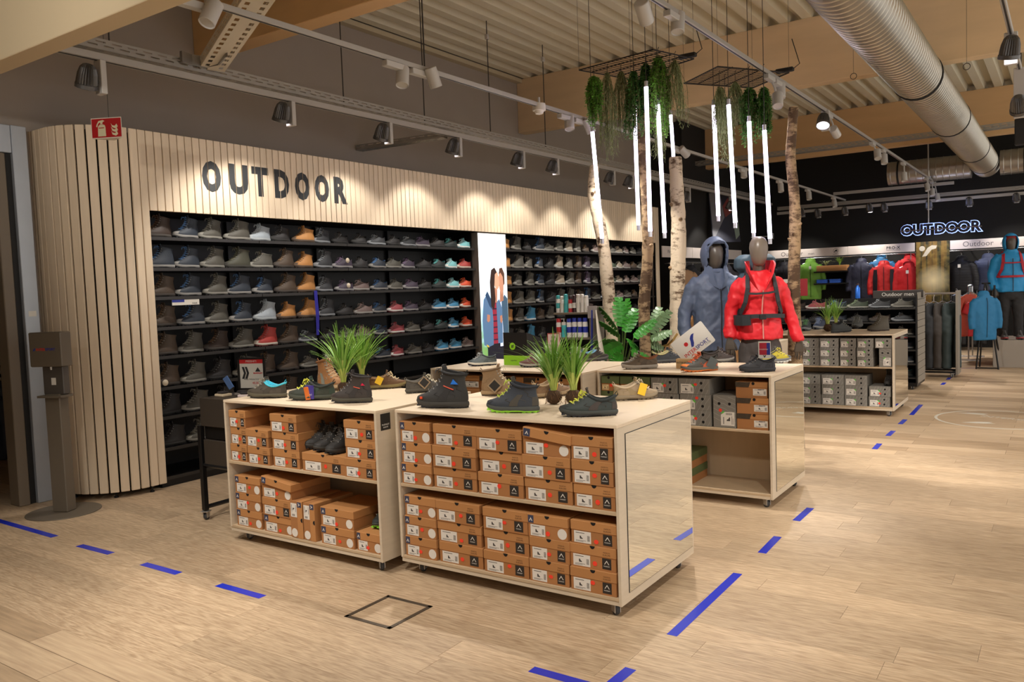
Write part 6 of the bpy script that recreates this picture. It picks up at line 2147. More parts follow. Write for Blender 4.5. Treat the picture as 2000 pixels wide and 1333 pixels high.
def mannequin_man():
    t = thing('mannequin', 'grey mannequin in a slate blue hooded rain jacket and black trousers', 'mannequin', (-2.75, 7.42, .16), radians(-52 + 90))
    b = torso([(.80, .215, .155), (.95, .21, .15), (1.10, .205, .145), (1.25, .215, .145), (1.38, .225, .14), (1.45, .225, .115), (1.49, .185, .10), (1.53, .125, .09), (1.57, .085, .085)])
    sleeve(b, [(-.15, .01, 1.44), (-.215, .02, 1.38), (-.285, .03, 1.18), (-.305, .0, 1.06), (-.30, -.07, .86)], [.085, .078, .066, .062, .056])
    sleeve(b, [(.15, .01, 1.44), (.215, .02, 1.38), (.285, .05, 1.18), (.305, .04, 1.06), (.30, -.02, .86)], [.085, .078, .066, .062, .056])
    place('jacket', remesh(b, .011, 4, .034, .085, 'jacket'), navy_j, t)
    # hood: a shell round the head, open at the face
    h = bmesh.new()
    bmesh.ops.create_uvsphere(h, u_segments=32, v_segments=20, radius=1)
    for v in h.verts:
        x, y, z = v.co
        v.co = Vector((x * .128 * (1 - .10 * max(0, -z)), y * .155 + .012 + (.03 * z * z if y < 0 else 0) * -1, z * (.175 if z > 0 else .20) + 1.70))
    kill = [f for f in h.faces if (lambda c_: c_.y < -.045 and abs(c_.x) < .094 and 1.53 < c_.z < 1.80)(f.calc_center_median())]
    bmesh.ops.delete(h, geom=kill, context='FACES')
    me = bpy.data.meshes.new('hood')
    h.to_mesh(me)
    h.free()
    o = place('hood', me, navy_j, t)
    me.shade_smooth()
    so = o.modifiers.new('s', 'SOLIDIFY')
    so.thickness = .012
    # hood brim and collar flaps
    MB().tube([(-.096, -.05, 1.60), (-.10, -.075, 1.68), (-.09, -.105, 1.77), (-.05, -.135, 1.815), (0, -.145, 1.83), (.05, -.135, 1.815), (.09, -.105, 1.77), (.10, -.075, 1.68), (.096, -.05, 1.60)], .010, 8).build('hood_brim', navy_j, t, True)
    for s_ in (-1, 1):
        MB().ring([[Vector((s_ * .10, -.02, 1.62)), Vector((s_ * .055, -.10, 1.58)), Vector((s_ * .05, -.095, 1.57)), Vector((s_ * .09, -.01, 1.60))],
                   [Vector((s_ * .13, -.05, 1.50)), Vector((s_ * .05, -.145, 1.47)), Vector((s_ * .045, -.135, 1.47)), Vector((s_ * .12, -.03, 1.49))],
                   [Vector((s_ * .05, -.15, 1.40)), Vector((s_ * .012, -.158, 1.38)), Vector((s_ * .01, -.15, 1.38)), Vector((s_ * .04, -.14, 1.39))]]).build('collar_flap', navy_j, t, True)
    place('head', head_mesh().mesh('head', True, 70), skin_m, t, (0, -.005, 1.555))
    MB().tube([(0, .0, 1.46), (0, -.005, 1.60)], [.055, .05], 14).build('neck', skin_m, t, True)
    zipper(navy_d, [(.0, -.158, 1.38), (.006, -.160, 1.2), (.0, -.162, 1.0), (.004, -.166, .81)], t, 'zip', .005)
    zipper(mat('pale_zip', (150, 156, 170), .5), [(.075, -.143, 1.40), (.082, -.147, 1.30), (.084, -.147, 1.26)], t, 'chest_pocket_zip', .003)
    trousers(t, black_t, .86, feet=((-.10, 0), (.10, .02)))
    for x, y, z in ((-.30, -.075, .85), (.30, -.025, .85)):
        place('hand', HAND, skin_m, t, (x, y, z), (0, 0, pi / 2 if x > 0 else pi / 2))
    for x in (-.10, .10):
        ms = shoe_meshes('mid')
        for k in ('upper', 'midsole', 'outsole', 'laces'):
            place('shoe_' + k, ms[k], smat('#3a3634') if k == 'upper' else smat('#2a2a2a', 'rubber'), t, (x, .07, 0), (0, 0, -pi / 2))
    return t


mannequin_man()


def strap(b, pts, w, th=.006):
    rings = []
    pts = [Vector(p) for p in pts]
    for i, p in enumerate(pts):
        tn = (pts[min(i + 1, len(pts) - 1)] - pts[max(0, i - 1)]).normalized()
        out = Vector((p.x * .4, p.y, 0)).normalized()
        sd = tn.cross(out).normalized() * w / 2
        out = sd.cross(tn).normalized() * th
        rings.append([p - sd, p + sd, p + sd + out, p - sd + out])
    return b.ring(rings)


def mannequin_red():
    t = thing('mannequin', 'grey egg-headed mannequin in a red jacket with a backpack harness', 'mannequin', (-2.24, 7.12, .16), radians(-64 + 90))
    b = torso([(.93, .195, .150), (1.02, .195, .145), (1.10, .175, .13), (1.17, .155, .118), (1.26, .165, .13), (1.34, .185, .145), (1.40, .192, .125), (1.445, .175, .105), (1.48, .135, .09), (1.53, .08, .075)])
    sleeve(b, [(-.12, .01, 1.42), (-.185, .01, 1.37), (-.232, .03, 1.22), (-.25, .02, 1.12), (-.262, -.03, .94)], [.078, .070, .058, .054, .050])
    sleeve(b, [(.12, .01, 1.42), (.185, .01, 1.37), (.235, .04, 1.22), (.268, .04, 1.12), (.325, -.01, .90)], [.078, .070, .058, .054, .048])
    place('jacket', remesh(b, .011, 4, .034, .08, 'jacket'), red_j, t)
    for s_ in (-1, 1):      # open stand-up collar
        MB().ring([[Vector((s_ * x, y, z)) for x, y, z in q] for q in (
            [(.07, .06, 1.50), (.075, .07, 1.62), (.068, .075, 1.62), (.06, .06, 1.50)],
            [(.10, -.01, 1.48), (.125, -.02, 1.615), (.118, -.01, 1.615), (.09, .0, 1.48)],
            [(.085, -.09, 1.43), (.125, -.12, 1.585), (.112, -.115, 1.585), (.075, -.085, 1.43)],
            [(.03, -.148, 1.36), (.095, -.185, 1.50), (.085, -.178, 1.50), (.025, -.14, 1.36)])], True, True).build('collar', red_j, t, True, 50)
    place('head', head_mesh().mesh('head', True, 70), mat('pale_mannequin_skin', (118, 106, 94), .35), t, (0, -.01, 1.565))
    MB().tube([(0, .01, 1.44), (0, 0, 1.62)], [.058, .046], 14).build('neck', skin_m, t, True)
    zp = mat('salmon_zip', (214, 140, 130), .5)
    zipper(zp, [(.012, -.152, 1.36), (.004, -.150, 1.27), (.0, -.134, 1.18), (.004, -.148, 1.08), (.004, -.166, .94)], t, 'zip', .006)
    dk = mat('dark_harness', (44, 48, 52), .7)
    st = MB()
    for s_ in (-1, 1):
        strap(st, [(s_ * .095, .14, 1.47), (s_ * .10, .04, 1.53), (s_ * .105, -.07, 1.50), (s_ * .115, -.14, 1.38), (s_ * .135, -.13, 1.26), (s_ * .17, -.07, 1.16), (s_ * .18, .04, 1.10)], .036, .010)
    st.build('shoulder_strap', dk, t)
    strap(MB(), [(-.115, -.158, 1.335), (-.05, -.172, 1.33), (.05, -.172, 1.335), (.115, -.158, 1.345)], .018, .006).build('chest_strap', dk, t)
    strap(MB(), [(.205 * cos(a), .165 * sin(a), 1.125 - .012 * sin(a)) for a in [radians(x) for x in (20, 0, -20, -35, -50, -65, -80, -90, -100, -115, -130, -145, -160, -180, -200)]], .036, .010).build('hip_belt', dk, t)
    MB().cbox(-.03, .03, -.19, -.172, 1.108, 1.148, .004).build('buckle', mat('black_plastic', (24, 24, 26), .5), t)
    strap(MB(), [(-.205, .02, 1.11), (-.19, -.08, 1.10), (-.15, -.145, 1.10), (-.10, -.175, 1.105)], .085, .03).build('belt_pocket', dk, t)
    pk = mat('blue_grey_pack', (66, 88, 102), .65, var=.08, vscale=6)
    b = MB().cbox(-.165, .165, .13, .34, .98, 1.50, .03).cbox(-.175, .175, .12, .35, 1.52, 1.68, .04)
    place('backpack', remesh(b, .014, 4, .012, .08, 'backpack'), pk, t)
    trousers(t, grey_t, .98, feet=((-.13, -.10), (.15, .04)), rx=.165)
    place('hand', HAND, skin_m, t, (-.262, -.035, .93), (0, 0, pi / 2))
    place('hand', HAND, skin_m, t, (.330, -.015, .89), (0, -.2, pi / 2))
    for x, y in ((-.13, -.10), (.15, .04)):
        ms = shoe_meshes('mid')
        for k in ('upper', 'midsole', 'outsole', 'laces'):
            place('shoe_' + k, ms[k], smat('#4a4440') if k == 'upper' else smat('#2a2a2a', 'rubber'), t, (x, y + .07, 0), (0, 0, -pi / 2))


mannequin_red()


def mannequin_blue():
    t = thing('mannequin', 'mannequin in a bright blue jacket with red straps on the grey podium', 'mannequin', (-.80, 16.05, .4605), radians(14))
    b = torso([(.80, .21, .145), (.95, .20, .14), (1.10, .20, .14), (1.25, .215, .14), (1.36, .21, .135), (1.42, .18, .11), (1.47, .11, .085), (1.52, .085, .085)])
    sleeve(b, [(-.15, .01, 1.40), (-.215, .01, 1.33), (-.27, .04, 1.12), (-.275, .02, 1.02), (-.25, -.06, .84)], [.085, .080, .070, .066, .055])
    sleeve(b, [(.15, .01, 1.40), (.215, .01, 1.33), (.27, .04, 1.12), (.275, .02, 1.02), (.25, -.06, .84)], [.085, .080, .070, .066, .055])
    bj = mat('bright_blue_shell', (30, 140, 198), .55, var=.06, vscale=5, bump=.25, bscale=14)
    place('jacket', remesh(b, .016, 4, .020, .10, 'jacket'), bj, t)
    h = bmesh.new()
    bmesh.ops.create_uvsphere(h, u_segments=28, v_segments=16, radius=1)
    for v in h.verts:
        x, y, z = v.co
        v.co = Vector((x * .125, y * .145 + .015, z * (.16 if z > 0 else .19) + 1.63))
    bmesh.ops.delete(h, geom=[f for f in h.faces if (lambda c_: c_.y < -.04 and abs(c_.x) < .09 and 1.47 < c_.z < 1.745)(f.calc_center_median())], context='FACES')
    me = bpy.data.meshes.new('hood')
    h.to_mesh(me)
    h.free()
    me.shade_smooth()
    o = place('hood', me, bj, t)
    o.modifiers.new('s', 'SOLIDIFY').thickness = .012
    place('head', head_mesh().mesh('head', True, 70), skin_m, t, (0, -.01, 1.475))
    MB().lathe([(.0862, .0), (.088, .05), (.078, .09), (.04, .115), (0, .12)], 20).build('beanie', mat('dark_red_knit', (132, 34, 34), .9), t, True, 60, loc=(0, 0, 1.635))
    MB().tube([(0, .01, 1.38), (0, 0, 1.53)], [.055, .046], 12).build('neck', skin_m, t, True)
    rs_ = mat('red_strap', (176, 34, 48), .7)
    st = MB()
    for s_ in (-1, 1):
        strap(st, [(s_ * .11, .12, 1.42), (s_ * .115, .03, 1.47), (s_ * .12, -.08, 1.43), (s_ * .135, -.135, 1.30), (s_ * .155, -.13, 1.18), (s_ * .19, -.05, 1.08)], .045, .012)
    strap(st, [(-.13, -.155, 1.29), (0, -.168, 1.285), (.13, -.155, 1.29)], .02, .008)
    strap(st, [(.215 * cos(a), .165 * sin(a), 1.06) for a in [radians(x) for x in (10, -20, -50, -75, -90, -105, -130, -160, -190)]], .035, .012)
    st.build('harness', rs_, t)
    zipper(navy_d, [(0, -.16, 1.36), (.003, -.162, 1.1), (.002, -.162, .81)], t, 'zip', .006)
    trousers(t, black_t, .86, feet=((-.11, 0), (.11, -.02)))
    place('hand', HAND, skin_m, t, (-.25, -.065, .83), (0, 0, pi / 2))
    place('hand', HAND, skin_m, t, (.25, -.065, .83), (0, 0, pi / 2))
    for x, y in ((-.11, 0), (.11, -.02)):
        ms = shoe_meshes('mid')
        for k in ('upper', 'midsole', 'outsole', 'laces'):
            place('shoe_' + k, ms[k], smat('#54504e') if k == 'upper' else smat('#a83a3a', 'rubber') if k == 'midsole' else smat('#2a2a2a', 'rubber'), t, (x, y + .07, 0), (0, 0, -pi / 2))
    for (x, n_) in ((-.255, 'right'), (.26, 'left')):
        q = thing('trekking_pole', f'red and black trekking pole in the {n_} hand of the blue mannequin', 'pole', tuple(t.matrix_basis @ Vector((x, -.085, .0005)) if False else (Matrix.Translation(t.location) @ Matrix.Rotation(radians(14), 4, 'Z')) @ Vector((x, -.10, .001))))
        MB().cyl((0, 0, .02), (0, 0, .62), .007, .009, 8).build('shaft', rs_, q, True)
        MB().cyl((0, 0, .62), (0, 0, .92), .013, .016, 10).build('grip', mat('black_plastic', (24, 24, 26), .5), q, True)
        MB().cyl((0, 0, 0), (0, 0, .02), .004, .006, 8).build('tip', wire_m, q)
    return t


t = thing('podium', 'grey concrete-look podium under the blue mannequin', 'podium', (-1.043, 15.79, 0))
MB().cbox(0, 1.9, 0, 1.1, 0, .46, .004).build('podium_block', mat('concrete_board', (158, 148, 136), .7, var=.10, vscale=3), t)
mannequin_blue()

# ---------------------------------------------------------------- garments on hangers
chrome = mat('chrome_hook', (200, 200, 204), .2, metal=.9)


def gmesh(kind):
    b = MB()
    if kind in ('jacket', 'coat', 'puffer'):
        L_ = {'jacket': .70, 'coat': .86, 'puffer': .68}[kind]
        b.ring([ell(z, rx, ry, p=.8) for z, rx, ry in ((-L_, .235, .06), (-L_ * .6, .225, .075), (-.28, .225, .08), (-.10, .225, .07), (-.035, .17, .06), (.0, .09, .055), (.04, .075, .055))])
        for s_ in (-1, 1):
            b.tube([(s_ * .17, 0, -.08), (s_ * .225, 0, -.14), (s_ * .275, -.01, -.36), (s_ * .285, -.02, -.50), (s_ * .275, -.03, -.64)], [.07, .07, .062, .056, .048], 12)
        b.ring([ell(z, rx, ry, 0, cy) for z, rx, ry, cy in ((-.10, .10, .05, .05), (-.02, .125, .075, .04), (.06, .11, .075, .04), (.10, .06, .05, .04))])
        me = remesh(b, .016, 4, .016 if kind != 'puffer' else .006, .09, 'garment')
        if kind == 'puffer':
            for v in me.vertices:
                k_ = 1 + .045 * abs(sin(v.co.z * pi / .055)) ** .6
                v.co.x *= 1 + (k_ - 1) * .6
                v.co.y *= k_ * 1.12
        return me
    if kind == 'tee':
        b.ring([ell(z, rx, ry, p=.8) for z, rx, ry in ((-.66, .225, .035), (-.3, .215, .045), (-.1, .215, .045), (-.03, .17, .04), (.0, .09, .035))])
        for s_ in (-1, 1):
            b.tube([(s_ * .17, 0, -.07), (s_ * .22, 0, -.12), (s_ * .27, 0, -.25)], [.06, .062, .06], 12)
        return remesh(b, .015, 4, .012, .08, 'garment')
    b.ring([ell(z, rx, ry, p=.8) for z, rx, ry in ((0, .17, .035), (-.1, .185, .05), (-.26, .19, .055), (-.32, .17, .05))])
    for s_ in (-1, 1):
        b.tube([(s_ * .09, 0, -.2), (s_ * .10, 0, -.4), (s_ * .105, 0, -.7), (s_ * .105, 0, -1.02)], [.09, .085, .075, .078], 14)
    return remesh(b, .016, 4, .014, .08, 'garment')


GM = {k: gmesh(k) for k in ('jacket', 'coat', 'puffer', 'tee', 'trousers')}
hook_me = MB().tube([(0, 0, .03), (0, 0, .10), (.016, 0, .125), (.004, 0, .148), (-.014, 0, .135)], .003, 6).tube([(-.17, 0, -.03), (0, 0, .03), (.17, 0, -.03)], .006, 6).mesh('hanger', True)


def hang(kind, p, rz, c, label, group=None, sc=1.0, second=None, tagc=True, name=None):
    nm = {'jacket': 'hanging_jacket', 'coat': 'hanging_coat', 'puffer': 'puffer_jacket', 'tee': 'hanging_shirt', 'trousers': 'hanging_trousers'}[kind]
    t = thing(nm, label, {'jacket': 'jacket', 'coat': 'coat', 'puffer': 'jacket', 'tee': 'shirt', 'trousers': 'trousers'}[kind], tuple(p), rz, group)
    t.scale = (sc,) * 3
    cm = mat('cloth_%02x%02x%02x' % tuple(c), c, .65, var=.10, vscale=6, bump=.2, bscale=16)
    place('garment_body', GM[kind], cm, t)
    place('hanger', hook_me, chrome, t)
    if kind in ('jacket', 'coat', 'puffer'):
        zc = mat('cloth_%02x%02x%02x' % tuple(second or [max(0, int(v * .5)) for v in c]), second or [max(0, int(v * .5)) for v in c], .6)
        L_ = .66 if kind != 'coat' else .8
        MB().tube([(0, -.062, -.04), (0, -.088, -.12), (0, -.09, -.3), (0, -.083, -.45), (0, -.068, -L_)], .006, 6).build('zip', zc, t)
        if second:
            for s_ in (-1, 1):
                strap(MB(), [(s_ * .17, -.078, -.10), (s_ * .165, -.088, -.3), (s_ * .17, -.082, -.5), (s_ * .175, -.07, -.80)], .11, .012).build('side_panel', zc, t)
        if tagc and p[0] != 0 and ('white tag' in label or 'glossy' in label or 'lime' in label):
            MB().bx(-.035, .02, -.105, -.103, -.16, -.09).build('price_tag', pw, t)
    return t


YW = 19.45


def fw(px, py, y=YW):
    return at(px, py, 'y', y)


for (k, px, py, y, c, sec, lb, sc) in (
        ('coat', 1583, 513, 19.45, (122, 176, 66), None, 'lime green coat on the back wall, right of the fourth birch trunk', 1.0),
        ('jacket', 1532, 520, 19.45, (38, 36, 44), None, 'black jacket on the back wall, left of the fourth birch trunk', 1.0),
        ('coat', 1682, 513, 19.45, (34, 36, 56), None, 'navy coat hanging on the back wall, right of the wooden planter', 1.0),
        ('jacket', 1722, 507, 19.6, (44, 104, 150), None, 'blue jacket mostly hidden behind the red and black one', 1.0),
        ('coat', 1726, 518, 19.2, (206, 40, 40), (30, 30, 38), 'red and black jacket on the back wall', 1.0),
        ('coat', 1777, 504, 19.6, (198, 26, 34), None, 'red jacket on the back wall, the rear one of two', 1.0),
        ('coat', 1774, 520, 19.2, (212, 32, 38), None, 'red jacket with a white tag on the back wall, the front one of two', 1.0),
        ('puffer', 1877, 508, 19.3, (26, 25, 27), None, 'glossy black quilted jacket on the back wall under the men lettering', 1.0),
        ('puffer', 1930, 504, 19.5, (66, 74, 104), None, 'slate blue quilted jacket left of the blue mannequin', 1.0)):
    hang(k, fw(px, py, y), radians(rs.uniform(-10, 18)), c, lb, None, sc, sec)
for i, (px, py, y) in enumerate(((1868, 578, 19.2), (1888, 578, 19.3), (1908, 577, 19.4))):
    hang('trousers', fw(px, py, y), radians(rs.uniform(-8, 8)), (26, 25, 26), f'black trousers under the quilted jackets, {ORD[i]} from left', 'black trousers on the back wall', 1.0, None, False)
# wooden planter, shelf and folded blue clothes
a, b = fw(1600, 531, 19.6), fw(1659, 531, 19.6)
t = thing('wooden_planter', 'wooden trough with spider plants on the back wall shelf', 'planter', (a.x, 19.35, a.z))
MB().cbox(0, b.x - a.x, 0, .25, 0.0005, .13, .004).build('trough', mat('orange_pine', (196, 140, 86), .6, var=.1, vscale=4, stretch=(1, 4, 8)), t)
rn = random.Random(77)
for (x, nm, m_, sp_) in ((.18, 'spider_foliage', leaf_m, .9), (.48, 'grass_foliage', blade_m, .5)):
    q = MB()
    for k in range(40):
        a_ = rn.uniform(0, 2 * pi)
        ln = rn.uniform(.2, .36)
        rows = []
        for i in range(6):
            f = i / 5
            c_ = Vector((x + cos(a_) * ln * sp_ * f ** 1.5, .12 + sin(a_) * ln * sp_ * f ** 1.5 * .5, .11 + ln * (f - sp_ * .8 * f ** 2.4)))
            sd = Vector((-sin(a_), cos(a_), 0)) * (.008 * (1 - f ** 2) + .001)
            rows.append([c_ + sd, c_ - sd])
        q.ring(rows, False, False, False)
    q.build(nm, m_, t)['kind'] = 'stuff'
t = thing('wall_shelf', 'black shelf on the back wall carrying folded blue clothes and the planter', 'shelf', (a.x - .05, 19.3, 0))
for z in (a.z, fw(1625, 553, 19.6).z):
    MB().cbox(0, .75, 0, .69, z - .03, z, .003).build('shelf', blk, t)
for i in range(2):
    z = fw(1625, 553, 19.6).z
    q = thing('folded_shirts', f'{["left", "right"][i]} pile of folded bright blue shirts on the black wall shelf', 'shirts', (a.x + .12 + i * .28, 19.45, z + .0005))
    for k in range(3):
        MB().cbox(-.12, .12, -.12, .14, k * .03, k * .03 + .028, .008).build('folded_shirt', mat('royal_blue_cloth', (52, 100, 196), .8), q)

# white header bands with lettering
band = mat('white_band', (228, 216, 208), .6)
for (x0, x1, lb) in ((-5.88, -4.02, 'with grey men lettering and an animal logo'), (-4.015, -2.68, 'with small dark lettering, beside the forest poster'), (-2.02, 1.2, 'right of the forest poster')):
    t = thing('header_band', f'white header board on the back wall, {lb}', 'sign', (0, 19.05, 0))
    MB().cbox(x0, x1, 0, .02, 2.10, 2.285, .002).build('board', band, t)
    for xx in (x0 + .2, x1 - .2):
        MB().cyl((xx, .02, 2.26), (xx, .93, 2.26), .012, None, 8).build('bracket', blk, t)
    if x0 < -5:
        text('Outdoor', .135, mat('grey_lettering', (120, 112, 110), .6), t, (-5.23, -.001, 2.185), FACE_MY, .0005)
        text('men', .08, MATS['grey_lettering'], t, (-4.80, -.001, 2.17), FACE_MY, .0005)
        b = disc(-4.27, 2.205, .055, 0, 20, .001).build('round_logo', ink, t)
        disc(-4.27, 2.205, .048, -.001, 20, .0005).build('logo_field', band, t)
        MB().prism([(-4.305, 2.18), (-4.29, 2.215), (-4.26, 2.235), (-4.235, 2.22), (-4.24, 2.19), (-4.252, 2.175), (-4.258, 2.195), (-4.275, 2.195), (-4.285, 2.175)], lambda a, b: (a, -.0015, b), lambda a, b: (a, -.002, b)).build('animal_mark', ink, t)
        text('MAMMUT', .028, ink, t, (-4.27, -.001, 2.13), FACE_MY, .0005)
    elif x0 < -3:
        text('PRO-X', .085, ink, t, (-3.10, -.001, 2.20), FACE_MY, .0005, 1.1, .002)
        MB().bx(-3.24, -2.96, -.001, 0, 2.15, 2.157).build('underline', ink, t)
    else:
        text('Outdoor', .150, MATS['grey_lettering'], t, (-1.52, -.001, 2.19), FACE_MY, .0005)
        text('men', .10, MATS['grey_lettering'], t, (-1.04, -.001, 2.175), FACE_MY, .0005)
for (y0, y1, lb) in ((14.45, 15.95, 'nearer piece with tiny print'), (15.96, 17.3, 'middle piece'), (17.31, 19.0, 'farther piece')):
    t = thing('header_band', f'white header board along the left wall beyond the slats, {lb}', 'sign', (FX, 0, 0))
    MB().cbox(0, .02, y0, y1, 2.12, 2.335, .002).build('board', band, t)
    if y0 < 15:
        text('Women', .10, MATS['grey_lettering'], t, (.021, 14.85, 2.23), FACE_PX, .0005)

# forest poster with the low sun
Mp = bpy.data.materials.new('forest_print')
Mp.use_nodes = True
N, L = Mp.node_tree.nodes, Mp.node_tree.links
b = N['Principled BSDF']
tc = N.new('ShaderNodeTexCoord')
mp = N.new('ShaderNodeMapping')
mp.inputs['Scale'].default_value = (9, 1, .35)
L.new(tc.outputs['Object'], mp.inputs[0])
n1 = N.new('ShaderNodeTexNoise')
n1.inputs['Scale'].default_value = 1.4
n1.inputs['Detail'].default_value = 2
L.new(mp.outputs[0], n1.inputs['Vector'])
n2 = N.new('ShaderNodeTexNoise')
n2.inputs['Scale'].default_value = 9
n2.inputs['Detail'].default_value = 7
L.new(tc.outputs['Object'], n2.inputs['Vector'])
r1 = N.new('ShaderNodeValToRGB')
r1.color_ramp.elements[0].position, r1.color_ramp.elements[0].color = .42, rgb(34, 22, 8)
r1.color_ramp.elements[1].position, r1.color_ramp.elements[1].color = .52, rgb(150, 108, 44)
L.new(n1.outputs[0], r1.inputs[0])
r2 = N.new('ShaderNodeValToRGB')
r2.color_ramp.elements[0].position, r2.color_ramp.elements[0].color = .42, rgb(46, 54, 16)
r2.color_ramp.elements[1].position, r2.color_ramp.elements[1].color = .62, rgb(150, 134, 66)
L.new(n2.outputs[0], r2.inputs[0])
m1 = N.new('ShaderNodeMix')
m1.data_type = 'RGBA'
m1.inputs[0].default_value = .45
L.new(r1.outputs[0], m1.inputs[6])
L.new(r2.outputs[0], m1.inputs[7])
vm = N.new('ShaderNodeVectorMath')
vm.operation = 'DISTANCE'
vm.inputs[1].default_value = (.33, 0, 1.47)
L.new(tc.outputs['Object'], vm.inputs[0])
r3 = N.new('ShaderNodeValToRGB')
r3.color_ramp.elements[0].position, r3.color_ramp.elements[0].color = .01, (1, 1, 1, 1)
r3.color_ramp.elements[1].position, r3.color_ramp.elements[1].color = .34, (0, 0, 0, 1)
L.new(vm.outputs['Value'], r3.inputs[0])
m2 = N.new('ShaderNodeMix')
m2.data_type = 'RGBA'
L.new(r3.outputs[0], m2.inputs[0])
L.new(m1.outputs[2], m2.inputs[6])
m2.inputs[7].default_value = rgb(255, 238, 186)
L.new(m2.outputs[2], b.inputs['Base Color'])
t = thing('forest_poster', 'tall poster of a sunlit forest between the white header boards', 'poster', (-2.66, 19.04, 0))
MB().cbox(0, .63, 0, .02, .0005, 2.29, .002).build('print', Mp, t)
pg = mat('faint_white_print', (216, 206, 180), .6)
disc(.12, 2.15, .055, 0, 20, .001).build('logo_dot', pg, t)
MB().prism([(.12, 1.98), (.20, 1.99), (.30, 2.12), (.38, 2.14), (.40, 2.20), (.30, 2.21), (.22, 2.16)], lambda a, b: (a, 0, b), lambda a, b: (a, -.001, b)).build('logo_swoosh', pg, t)

# illuminated OUTDOOR sign
t = thing('illuminated_sign', 'glowing OUTDOOR letters with a blue-white halo before the black wall', 'sign', (-2.10, 18.2, 2.50))
halo = mat('sign_halo', (190, 206, 255), .4, emit=(150, 176, 255), estr=1.9)
navy_l = mat('navy_letter_face', (22, 24, 52), .5)
w_ = 1.42
lx = [-.60, -.40, -.215, -.005, .205, .41, .61]
for i, ch in enumerate('OUTDOOR'):
    text(ch, .275, navy_l, t, (lx[i], -.03, 0), FACE_MY, .012, 1, .011, 'letter')
    text(ch, .275, halo, t, (lx[i], .02, 0), FACE_MY, .004, 1, .023, 'letter_halo')
MB().bx(-.72, .72, -.058, -.046, -.014, .008).build('bar', mat('grey_bar', (110, 100, 98), .5), t)
MB().cyl((-.215, .04, .0), (-.215, .04, 2.36), .012, None, 8).build('rod', lamp_grey, t)
for s_ in (-.45, 0, .45):
    pl = bpy.data.lights.new('sign_glow', 'POINT')
    pl.energy = 1.2
    pl.color = (.6, .7, 1)
    pl.shadow_soft_size = .05
    po = bpy.data.objects.new('sign_glow', pl)
    COL.objects.link(po)
    po.location = (-2.1 + s_, 18.3, 2.5)

# left wall garments beyond the slatted wall
for i, (y, c, kd, lb) in enumerate(((14.75, (178, 140, 104), 'tee', 'tan shirt at the near end of the left wall rail'), (15.15, (40, 42, 50), 'coat', 'black coat on the left wall rail, by the end slats'), (15.9, (44, 44, 52), 'jacket', 'charcoal jacket on the left wall rail, behind the thickest trunk'),
                                    (16.7, (96, 84, 110), 'jacket', 'mauve jacket on the left wall rail'), (17.2, (60, 58, 66), 'puffer', 'grey quilted jacket on the left wall rail'), (17.9, (48, 44, 56), 'coat', 'dark coat on the left wall rail, left of the blue hood'),
                                    (18.5, (92, 80, 104), 'jacket', 'dusky purple jacket at the far end of the left wall rail'))):
    hang(kd, (FX + .34, y, 1.86), radians(62 + (i % 3) * 12), c, lb, None, 1.05, None, False)
t = thing('hanging_rail', 'chrome clothes rail along the left wall beyond the slats', 'rail', (FX + .34, 0, 2.0))
MB().cyl((0, 14.5, 0), (0, 18.9, 0), .014, None, 10).build('rail_tube', chrome, t, True)
for y in (14.6, 16.7, 18.8):
    MB().cyl((-.34, y, 0), (0, y, 0), .01, None, 8).build('bracket', chrome, t)
t = thing('hanging_rail', 'chrome clothes rail along the back wall', 'rail', (0, 19.55, 2.08))
MB().cyl((-5.8, 0, 0), (1.0, 0, 0), .014, None, 10).build('rail_tube', chrome, t, True)
for x in (-5.7, -4.4, -3.0, -1.9, -.4):
    MB().cyl((x, 0, 0), (x, .45, 0), .01, None, 8).build('bracket', chrome, t)
for (px, py) in ((1726, 518), (1774, 520)):
    q_ = fw(px, py, 19.2)
    MB().tube([(q_.x, -.42, q_.z + .142 - 2.08), (q_.x, -.02, q_.z + .142 - 2.08), (q_.x, 0, 0)], .008, 8).build('display_arm', chrome, t)

# ---------------------------------------------------------------- shoe gondola behind the farthest table
t = thing('shoe_gondola', 'dark shoe gondola with a slatted end panel behind the farthest table', 'shelf', (0, 0, 0))
gx0, gx1, gy0, gy1 = -4.15, -1.715, 12.42, 13.13
GZ = [1.145, .95, .755, .56, .365, .17]
MB().bx(gx0, gx1 - .03, gy1 - .05, gy1, .06, 1.28).build('back_panel', blk, t)
MB().bx(gx0, gx1 - .03, gy0, gy1, .05, .10).build('base', blk, t)
for z in GZ:
    MB().bx(gx0, gx1 - .031, gy0 + .02, gy1 - .051, z - .018, z).build('shelf', blk_edge, t)
MB().cbox(gx1 - .03, gx1 - .012, gy0, gy1, .05, 1.33, .002).build('end_frame', blk, t)
k = 0
z = .09
while z < 1.30:
    MB().cbox(gx1 - .0115, gx1, gy0 + .03, gy1 - .02, z, z + .093, .003).build('slat_panel', mat('grey_slat_board', (134, 126, 114), .6), t)
    z += .098
    k += 1
for x in (gx0 + .1, gx1 - .08):
    caster(t, x, gy0 + .05, .4)
t2 = thing('shelf_sign', 'small dark shelf sign with pale men lettering on the gondola', 'sign', (-2.02, 12.75, 1.282))
MB().cbox(-.33, .33, 0, .02, 0, .11, .003).build('board', mat('dark_brown_sign', (54, 48, 44), .6), t2)
text('Outdoor men', .075, pw, t2, (.0, -.001, .052), FACE_MY, .0004)
gp = ['kkkcuwks w'.replace(' ', ''), 'kpkkknkbn', 'kngnkkgks', 'skuknngkn', 'knkskgkkn', 'kkgnkkgka']
GPR = ['gsfncdkk', 'sdknkgkn', 'gkknkkgk', 'nk', 'nk', 'jk']
